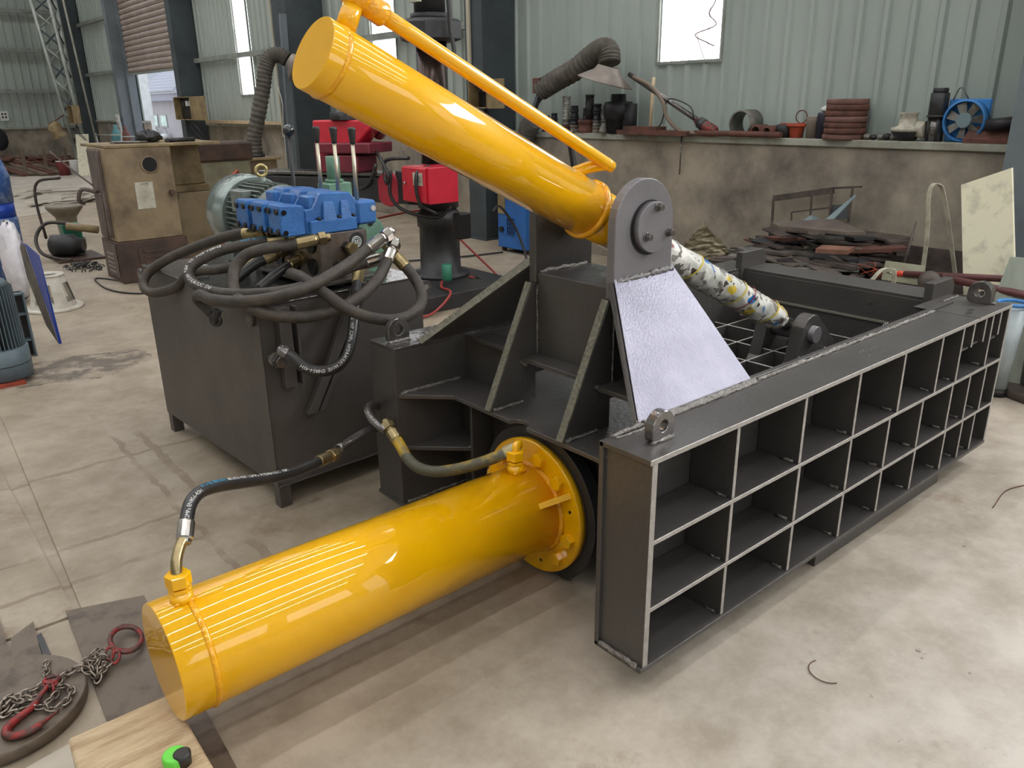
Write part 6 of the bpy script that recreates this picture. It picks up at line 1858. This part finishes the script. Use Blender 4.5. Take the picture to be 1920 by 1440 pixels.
# individual pieces that stand out
solo(MB().slab([(6.35, 3.25, 0.80), (6.45, 3.12, 0.80), (6.75, 3.55, 0.84), (6.45, 4.0, 0.80), (6.32, 3.85, 0.79)], (0, 0, 0.025)), 'steel_offcut', mat('brown_top_plate', S(112, 100, 90), 0.6, 0.2, S(84, 74, 68), 6), 'largest flat brown plate on top of the scrap heap', 'offcut')
solo(MB().slab([(6.15, 3.38, 0.66), (6.15, 3.10, 0.68), (6.25, 3.10, 0.70), (6.25, 3.38, 0.68)], (0, 0, 0.035)), 'steel_offcut', mat('orange_brown_bar', S(138, 96, 78), 0.6, 0.1, S(104, 74, 62), 6), 'short orange-brown bar on the right part of the scrap heap', 'offcut')
solo(MB().slab([(7.0, 3.80, 0.80), (7.0, 3.72, 0.80), (7.2, 3.62, 1.02), (7.22, 3.645, 1.03)], (0.006, 0, 0)), 'steel_offcut', mat('pale_blue_steel', S(112, 126, 128), 0.5, 0.3), 'narrow pale blue-grey strip leaning up from the scrap heap', 'offcut')
solo(MB().slab([(6.9, 3.98, 0.78), (6.9, 3.84, 0.78), (7.0, 3.84, 0.81), (7.0, 3.93, 0.84)], (0.006, 0, 0)), 'steel_offcut', MATS['pale_blue_steel'], 'small pale blue-grey folded piece below the leaning frame', 'offcut')
# leaning frame
lf = thing('bar_frame', 'dark rectangular steel bar frame leaning on the concrete wall above the scrap', 'frame', (7.3, 4.1, 0.5))


def bar(p, q, w_=0.014):
    p, q = Vector(p), Vector(q)
    d = (q - p).normalized()
    s = Vector((1, 0, 0)) * w_ * 0.5
    t = d.cross(Vector((1, 0, 0))).normalized() * w_
    return MB().hexa([p - s - t, p + s - t, p + s + t, p - s + t], [q - s - t, q + s - t, q + s + t, q - s + t])


FR = [((7.3, 4.53, 0.92), (7.34, 3.92, 1.04), 0.030), ((7.34, 3.93, 1.06), (7.35, 3.65, 1.09), 0.010), ((7.3, 4.53, 0.92), (7.28, 4.50, 0.53), 0.012), ((7.28, 4.50, 0.56), (7.3, 3.95, 0.70), 0.030), ((7.32, 4.13, 0.98), (7.3, 4.10, 0.68), 0.010), ((7.32, 3.93, 1.05), (7.3, 3.90, 0.72), 0.012), ((7.31, 4.30, 0.60), (7.31, 4.32, 0.80), 0.008), ((7.31, 4.32, 0.80), (7.31, 3.92, 0.88), 0.008), ((7.33, 3.73, 1.08), (7.31, 3.72, 0.76), 0.010), ((7.28, 4.50, 0.6), (7.26, 4.50, 0.0), 0.012)]
for a, b, ww in FR:
    bar(a, b, ww).obj('frame_bar', RUST, lf)
MB().slab([(7.32, 3.93, 0.76), (7.32, 3.73, 0.79), (7.33, 3.73, 0.93), (7.33, 3.93, 0.90)], (0.004, 0, 0)).obj('infill_plate', mat('dark_slate_plate', S(74, 76, 78), 0.6), lf)
# crumpled sheet behind the lug
cr = MB()
n = 12
base = [Vector((6.28, 5.00, 0.36)), Vector((6.28, 4.55, 0.34)), Vector((6.36, 4.36, 0.53)), Vector((6.36, 4.68, 0.75))]
vs, fs = [], []
for i in range(n + 1):
    for j in range(n + 1):
        s, t = i / n, j / n
        p = base[0].lerp(base[1], s).lerp(base[3].lerp(base[2], s), t)
        p = p + Vector((rs.uniform(-1, 1) * 0.008, rs.uniform(-1, 1) * 0.004, rs.uniform(-1, 1) * 0.005))
        vs.append(p)
for i in range(n):
    for j in range(n):
        a = i * (n + 1) + j
        fs.append((a, a + 1, a + n + 2, a + n + 1))
b0 = len(vs)
vs2 = [v + Vector((0.02, 0, -0.01)) for v in vs]
fs2 = [tuple(q + b0 for q in f[::-1]) for f in fs]
cr._add(vs + vs2, fs + fs2)
solo(cr, 'crumpled_sheet', mat('foil_brown_sheet', S(134, 124, 100), 0.3, 0.5, S(92, 82, 62), 12, 0.5, 40), 'crumpled shiny brown sheet standing up behind the baler lug', 'sheet')
# bent flat straps
sp1 = MB()


def strap(pts, w_, t):
    P = spline([Vector(p) for p in pts], 8)
    mb = MB()
    vs, fs = [], []
    for i, p in enumerate(P):
        d = (P[min(i + 1, len(P) - 1)] - P[max(i - 1, 0)]).normalized()
        sdir = Vector((0.55, 0.83, 0)) * 0 + Vector((0.2, 0.98, 0))
        nrm = d.cross(sdir).normalized()
        for a, b in ((-1, -1), (1, -1), (1, 1), (-1, 1)):
            vs.append(p + sdir * a * w_ / 2 + nrm * b * t / 2)
    for i in range(len(P) - 1):
        for k in range(4):
            fs.append((i * 4 + k, i * 4 + (k + 1) % 4, i * 4 + 4 + (k + 1) % 4, i * 4 + 4 + k))
    fs += [(3, 2, 1, 0), tuple(len(vs) - 4 + k for k in range(4))]
    mb._add(vs, fs)
    return mb


STR = mat('bent_strap_steel', S(190, 184, 164), 0.5, 0.3, S(140, 134, 118), 9)
solo(strap([(6.26, 2.545, 0.58), (6.27, 2.562, 0.90), (6.28, 2.598, 1.16), (6.30, 2.592, 1.245), (6.33, 2.565, 1.255), (6.36, 2.535, 1.20), (6.38, 2.46, 0.95), (6.40, 2.36, 0.58)], 0.034, 0.007), 'bent_strap', STR, 'tall hoop of bent flat steel standing beside the leaning white board', 'strap')
solo(strap([(5.60, 2.70, 0.0), (5.62, 2.69, 0.45), (5.70, 2.63, 0.66), (5.74, 2.56, 0.70), (5.73, 2.52, 0.62), (5.72, 2.50, 0.0)], 0.035, 0.008), 'bent_strap', STR, 'short hoop of bent flat steel just behind the far baler beam', 'strap')
solo(MB().cyl((6.06, 2.62, 0.60), (6.14, 2.60, 1.0), 0.008, n=6), 'thin_bar', RUST, 'thin dark bar propped against the tall steel hoop', 'bar')
solo(MB().box(5.98, 6.18, 2.44, 2.72, 0.56, 0.565).slab([(5.99, 2.44, 0.565), (5.99, 2.73, 0.565), (6.02, 2.73, 0.70), (6.02, 2.44, 0.70)], (0.005, 0, 0)), 'folded_plate', mat('pale_green_plate', S(164, 164, 140), 0.5, 0.1, S(130, 128, 108), 5), 'pale green-grey folded plate at the foot of the tall hoop', 'plate')
wi = MB()
for k in range(7):
    p0 = Vector((6.1 + rs.uniform(-0.1, 0.2), 2.85 + rs.uniform(-0.12, 0.12), 0.54))
    wi.tube([p0, p0 + Vector((rs.uniform(-0.1, 0.1), rs.uniform(-0.12, 0.12), 0.08)), p0 + Vector((rs.uniform(-0.2, 0.2), rs.uniform(-0.2, 0.2), 0.02))], 0.004, 5)
solo(wi, 'wire_tangle', RUSTO, 'tangle of thin reddish wire in the trough left of the folded plate', 'wire')
# two red-brown pipes
BP = mat('red_brown_pipe_paint', S(98, 56, 54), 0.45, 0, S(80, 46, 46), 6)
p1_ = thing('red_brown_pipe', 'upper red-brown pipe with a bright red tip pointing left over the trough', 'pipe', (6.1, 2.4, 0.6))
MB().cyl((6.0, 2.57, 0.625), (6.0, 1.2, 0.76), 0.024, n=14).obj('pipe_body', BP, p1_)
MB().cyl((6.0, 2.62, 0.62), (6.0, 2.56, 0.626), 0.021, n=14).obj('red_tip', mat('bright_red_tip', S(210, 70, 50), 0.5), p1_)
MB().cyl((6.0, 2.70, 0.617), (6.0, 2.62, 0.62), 0.004, 0.012, n=8).obj('point', CHROME, p1_)
p2_ = thing('red_brown_pipe', 'lower red-brown pipe sloping down to the right in front of the white board', 'pipe', (5.9, 2.1, 0.6))
MB().cyl((5.93, 2.27, 0.655), (5.80, 1.35, 0.62), 0.026, n=14).obj('pipe_body', BP, p2_)
MB().tube([(5.93, 2.27, 0.655), (5.92, 2.30, 0.62), (5.90, 2.30, 0.52)], 0.012, 8).obj('hooked_end', BP, p2_)
solo(MB().lathe((5.85, 2.30, 0.60), (6.0, 2.40, 0.62), [(0, 0.04), (0.02, 0.075), (0.12, 0.075), (0.14, 0.04)], 18).box(5.84, 5.99, 2.28, 2.42, 0.0, 0.56), 'cast_bracket', RUST, 'grey cast bracket at the trough corner below the lower pipe', 'bracket')
solo(MB().sphere((5.55, 2.05, 0.30), 0.16, 18, (0.8, 0.7, 1.7)), 'filled_sack', mat('brown_sack', S(128, 106, 92), 0.8, 0, S(100, 84, 76), 6), 'brown sack-like bundle beyond the far corner of the baler', 'sack')
# leaning white board and pale sheet
solo(MB().slab([(6.0, 2.04, 0.02), (6.0, 1.72, 0.13), (6.33, 2.095, 1.395), (6.33, 2.405, 1.26)], (0.03, 0.0, 0)), 'white_board', BOARD, 'large dirty cream board leaning upright near the right edge of the photo', 'board')
solo(MB().slab([(5.72, 1.94, 0.02), (5.78, 1.45, 0.02), (5.96, 1.55, 0.86), (5.90, 1.86, 0.86)], (0.012, 0, 0)), 'pale_sheet', mat('pale_green_grey_sheet', S(170, 174, 160), 0.5, 0.1, S(140, 146, 134), 5, stretch=(1, 1, 0.2)), 'narrow pale grey-green sheet leaning in front of the cream board', 'sheet')
bk = thing('blue_rimmed_tub', 'translucent tub with light blue rim just beyond the right end of the baler', 'tub', (5.62, 1.70, 0))
MB().lathe((5.62, 1.70, 0.05), (5.62, 1.70, 2), [(0, 0.06), (0.54, 0.085)], 28).obj('tub_body', mat('frosted_tub', S(168, 176, 176), 0.3, 0, S(140, 148, 150), 6), bk)
MB().torus((5.62, 1.70, 0.62), (0, 0, 1), 0.085, 0.012, 30, 8).obj('tub_rim', BLUEF, bk)
MB().cyl((5.62, 1.70, 0.0), (5.62, 1.70, 0.05), 0.07, n=20).obj('tub_foot', BOLT, bk)
dr = thing('steel_drum', 'grey-brown round steel drum on a round plate, cut by the right edge of the photo', 'drum', (5.88, 1.44, 0))
MB().lathe((5.88, 1.44, 0.06), (5.88, 1.44, 2), [(0, 0.20), (0.02, 0.205), (0.30, 0.20), (0.52, 0.205), (0.54, 0.20)], 36).obj('drum_body', mat('drum_grey', S(92, 88, 80), 0.5, 0.2, S(70, 66, 60), 4), dr)
MB().cyl((5.88, 1.44, 0.0), (5.88, 1.44, 0.06), 0.33, n=36).obj('round_base', RUST, dr, 0.006)

# wires lying on the right-hand floor
solo(MB().tube([(3.93, 1.10, 0.004), (4.2, 1.12, 0.004), (4.45, 1.0, 0.004), (4.55, 0.85, 0.004)], 0.0025, 5), 'thin_wire', RUSTB, 'thin wire lying on the floor right of the baler', 'wire')
solo(MB().tube([(4.62, 1.03, 0.004), (4.50, 0.93, 0.004), (4.42, 0.86, 0.004)], 0.003, 5), 'thin_nail_wire', RUSTB, 'short straight wire on the floor at the far right', 'wire')
solo(MB().torus((2.26, 1.02, 0.004), (0, 0, 1), 0.06, 0.0018, 20, 5, 0.4, 3.4), 'curved_wire', RUSTB, 'thin half-circle of wire on the floor in front of the baler', 'wire')

# ================================================================== FAR LEFT CLUTTER
solo(MB().slab([(3.55, 24.3, 0), (2.45, 17.0, 0), (3.41, 17.6, 0), (4.1, 22.6, 0)], (0, 0, 0.006)), 'floor_sheet', PLATEL, 'large pale steel sheet lying flat on the floor at the far left', 'plate')
rg = random.Random(5)
for k in range(16):
    mb = MB(Matrix.Translation((3.95 + rg.uniform(-0.45, 0.6), 20.5 + rg.uniform(-1.9, 1.6), 0.006 + 0.006 * k)) @ Matrix.Rotation(rg.uniform(-0.9, 0.9) + (0.5 if k % 2 else 1.4), 4, 'Z'))
    L = rg.uniform(0.8, 1.7)
    mb.box(-L / 2, L / 2, -0.07, 0.07, 0, 0.006)
    solo(mb, 'steel_strip', PLATEL, 'pale flat steel strip in the criss-cross scatter beyond the cabinet machine', 'strip', 'strips scattered on the floor')
# plank stack
G2 = 'boards stacked against the far wall'
for k in range(10):
    x = 4.15 + k * 0.24
    mb = MB(Matrix.Translation((x, 29.0 + rg.uniform(-0.3, 0.3), 0.22)) @ Matrix.Rotation(0.32, 4, 'Z') @ Matrix.Rotation(0.14, 4, 'X'))
    mb.box(-0.09, 0.09, -1.4, 1.4, 0, 0.05)
    solo(mb, 'timber_board', PALEW if k % 3 else RUSTB, 'long weathered board in the slanted stack by the far wall', 'board', G2)
for k in range(3):
    mb = MB(Matrix.Translation((4.7 + 0.55 * k, 28.2 - 0.1 * k, 0)) @ Matrix.Rotation(0.06, 4, 'Y'))
    mb.box(-0.04, 0.04, -0.04, 0.04, 0, 0.75)
    solo(mb, 'wooden_post', PALEW, ('leftmost', 'middle', 'rightmost')[k] + ' of three short posts standing in the board stack', 'post')
pb2 = MB()
for k in range(60):
    mm = Matrix.Translation((rg.uniform(4.0, 6.3), rg.uniform(29.0, 31.2), rg.uniform(0.05, 0.4))) @ Matrix.Rotation(rg.uniform(0, PI), 4, 'Z')
    L, W = rg.uniform(0.3, 0.9), rg.uniform(0.1, 0.4)
    pb2.slab([mm @ Vector(q) for q in ((-L / 2, -W / 2, 0), (L / 2, -W / 2, 0), (L / 2, W / 2, 0.02), (-L / 2, W / 2, 0))], (0, 0, 0.05))
solo(pb2, 'scrap_heap', RUSTB, 'low brown heap of odds and ends behind the board stack at the far wall', 'scrap', kind='stuff')
for k, (x, m, lb) in enumerate(((5.55, mat('red_tin', S(110, 44, 44), 0.5), 'dark red paint bucket near the lattice column'), (5.85, WHITE, 'white paint bucket near the lattice column'))):
    b_ = thing('paint_bucket', lb, 'bucket', (x, 27.2, 0))
    MB().lathe((x, 27.2, 0), (x, 27.2, 1), [(0, 0.15), (0.40, 0.18), (0.42, 0.18)], 22).obj('bucket_body', m, b_)
    MB().torus((x, 27.2, 0.41), (0, 0, 1), 0.182, 0.012, 22, 6).obj('bucket_rim', WHITE, b_)
solo(MB().slab([(5.80, 26.6, 0), (6.12, 26.6, 0), (6.30, 26.8, 1.16), (5.95, 26.8, 1.16)], (0, 0.03, 0)), 'leaning_board', BOARD, 'cream board leaning at the foot of the lattice column', 'board')
solo(MB().sphere((4.72, 31.6, 0.95), 0.24, 14, (1.1, 0.5, 1.5)), 'black_jacket', mat('black_cloth', S(34, 34, 38), 0.9), 'black jacket-like bundle hanging on the far wall', 'clothing')
sg = thing('far_notice', 'small white notice with dark characters on the far wall ledge', 'sign', (4.9, 31.9, 1.6))
MB().box(4.93, 5.17, 31.88, 31.90, 1.52, 1.82).obj('notice_board', WHITE, sg)
for i in range(4):
    MB().box(4.98 + 0.09 * (i % 2), 5.03 + 0.09 * (i % 2), 31.872, 31.88, 1.70 - 0.10 * (i // 2), 1.76 - 0.10 * (i // 2)).obj('printed_mark', TEXTK, sg)
# lattice column
lc = thing('lattice_column', 'slanting pale steel lattice column at the far left of the hall', 'lattice column', (6.1, 28.0, 0))
legs = [((6.05, 27.3, 0), (5.55, 27.3, 4.9)), ((6.35, 27.6, 0), (6.25, 27.6, 5.0)), ((6.25, 27.0, 0), (5.95, 27.0, 4.9))]
for a, b in legs:
    MB().cyl(a, b, 0.05, n=8).obj('chord', GIRT, lc)
N = 11
for i in range(N):
    t0, t1 = i / N, (i + 1) / N
    for (a, b), (c, d) in ((legs[0], legs[1]), (legs[1], legs[2]), (legs[2], legs[0])):
        p = Vector(a).lerp(Vector(b), t0)
        q = Vector(c).lerp(Vector(d), t1)
        MB().cyl(p, q, 0.025, n=6).obj('diagonal_brace', GIRT if i % 2 else COLM, lc)
solo(MB().cyl((6.62, 27.2, 0.0), (6.35, 27.2, 5.2), 0.03, n=8), 'cream_pipe', LEDGE, 'cream pipe running up beside the lattice column', 'pipe')
hl = thing('work_lamp', 'rusty orange bell-shaped lamp hanging at the lattice column', 'lamp', (5.5, 27.0, 1.25))
MB().lathe((5.42, 27.0, 1.50), (5.62, 27.0, 1.10), [(0, 0.10), (0.12, 0.20), (0.30, 0.14), (0.42, 0.24), (0.43, 0.20)], 20, caps=False).obj('lamp_shade', CREAML, hl)
MB().cyl((5.45, 27.0, 1.5), (5.80, 27.1, 1.7), 0.02, n=6).obj('bracket', RUSTB, hl)
gc = thing('gas_cylinder', 'teal gas cylinder standing in a rack left of the shutter door', 'gas cylinder', (6.9, 26.6, 0))
MB().lathe((6.75, 25.6, 0), (6.75, 25.6, 2), [(0, 0.14), (1.15, 0.14), (1.26, 0.08), (1.32, 0.05), (1.42, 0.05)], 20).obj('cylinder_body', mat('teal_cylinder', S(70, 120, 122), 0.5), gc)
gc2 = thing('gas_cylinder', 'brown gas cylinder standing right of the teal one', 'gas cylinder', (7.0, 25.3, 0))
MB().lathe((6.90, 25.2, 0), (6.90, 25.2, 2), [(0, 0.14), (1.10, 0.14), (1.22, 0.08), (1.28, 0.05), (1.38, 0.05)], 20).obj('cylinder_body', RUSTB, gc2)
rk = thing('cylinder_rack', 'thin grey rack frame around the gas cylinders', 'rack', (6.8, 25.4, 0))
for a, b in (((6.4, 25.9, 0), (6.3, 26.0, 1.2)), ((6.6, 24.9, 0), (6.7, 24.9, 1.2)), ((6.3, 26.0, 1.15), (6.7, 24.9, 1.15)), ((6.7, 24.9, 1.1), (7.2, 25.0, 1.1))):
    MB().cyl(a, b, 0.02, n=6).obj('rack_bar', GIRT, rk)
nb = thing('number_board', 'white board with slanting rows of black figures by the shutter jamb', 'sign', (7.35, 26.3, 1.1))
MB().slab([(7.04, 26.40, 1.06), (7.04, 26.02, 1.06), (7.04, 26.10, 1.68), (7.04, 26.50, 1.70)], (0.01, 0, 0)).obj('board', WHITE, nb)
MB().box(7.05, 7.18, 26.20, 26.34, 1.25, 1.5).obj('mounting_block', COLM2, nb)
for i, s in enumerate(('550', '5220', '5568', '568')):
    flat_text(s, 0.13, (7.035, 26.46 - 0.02 * i, 1.53 - 0.13 * i), (0, -1, -0.03), (0, 0.1, 1), TEXTK, nb)

# ================================================================== OUTSIDE BUILDING seen through the shutter door
ob_ = thing('washroom_building', 'grey outbuilding with pale tiled roof, two windows and wash basins beyond the door', 'building', (14.2, 44, 0))
MB().box(14.0, 14.3, 38, 50, 0, 2.5).obj('wall', mat('outside_grey_wall', S(176, 170, 170), 0.8, 0, S(160, 154, 154), 1.0), ob_)
MB().box(13.6, 14.4, 38, 50, 2.18, 2.52).obj('eaves', mat('eaves_grey', S(150, 150, 160), 0.7), ob_)
MB().slab([(13.5, 38, 2.52), (13.5, 50, 2.52), (16.5, 50, 4.3), (16.5, 38, 4.3)], (0, 0, 0.06)).obj('roof', mat('roof_grey', S(150, 150, 152), 0.7), ob_)
TILE = mat('roof_tile', S(196, 194, 196), 0.6, 0, S(140, 140, 144), 6)
tb_ = bpy.data.meshes.new('roof_tile')
ttm = MB().prism([(0, 0), (0.06, 0.05), (0.14, 0.06), (0.22, 0.03), (0.22, 0.0)], 'x', 0, 0.30)
tb_.from_pydata([tuple(v) for v in ttm.v], [], ttm.f)
tb_.materials.append(TILE)
kk = 0
for r in range(10):
    for c in range(26):
        o = bpy.data.objects.new('roof_tile', tb_)
        COL.objects.link(o)
        o.parent = ob_
        o.matrix_local = Matrix.Translation((13.5 + r * 0.27 - 14.2, 40.8 + c * 0.24 - 44, 2.59 + r * 0.16)) @ Matrix.Rotation(-0.53, 4, 'Y')
for y0, y1 in ((43.5, 44.5), (44.9, 46.0)):
    f_ = MB().box(13.97, 14.0, y0, y1, 0.92, 1.54).obj('window', GIRT, ob_)
    MB().box(13.96, 13.975, y0 + 0.06, y1 - 0.06, 0.98, 1.48).obj('pane', mat('outdoor_pane', S(196, 220, 214), 0.1, 0, S(120, 160, 128), 3), f_)
MB().box(13.96, 13.99, 46.15, 46.45, 1.1, 1.55).obj('blue_sign', mat('sign_blue', S(50, 140, 200), 0.5), ob_)
for y in (43.3, 44.7):
    b_ = MB().sphere((13.7, y, 0.52), 0.28, 18, (0.7, 1.3, 0.45)).obj('wash_basin', WHITE, ob_)
    MB().cyl((13.75, y, 0), (13.75, y, 0.5), 0.10, n=12).obj('basin_pedestal', WHITE, b_)
    MB().tube([(13.9, y + 0.2, 0.6), (13.85, y + 0.2, 0.85), (13.75, y + 0.2, 0.85)], 0.02, 6).obj('tap', CHROME, b_)
wp2 = thing('white_pillar', 'tall white pillar standing outside the shutter door', 'pillar', (12.0, 40.2, 0))
MB().box(11.8, 12.3, 40.0, 40.7, 0, 6.0).obj('pillar_body', WHITE, wp2, 0.02)
MB().box(11.7, 12.4, 39.9, 40.8, 0, 0.15).obj('pillar_base', WHITE, wp2)
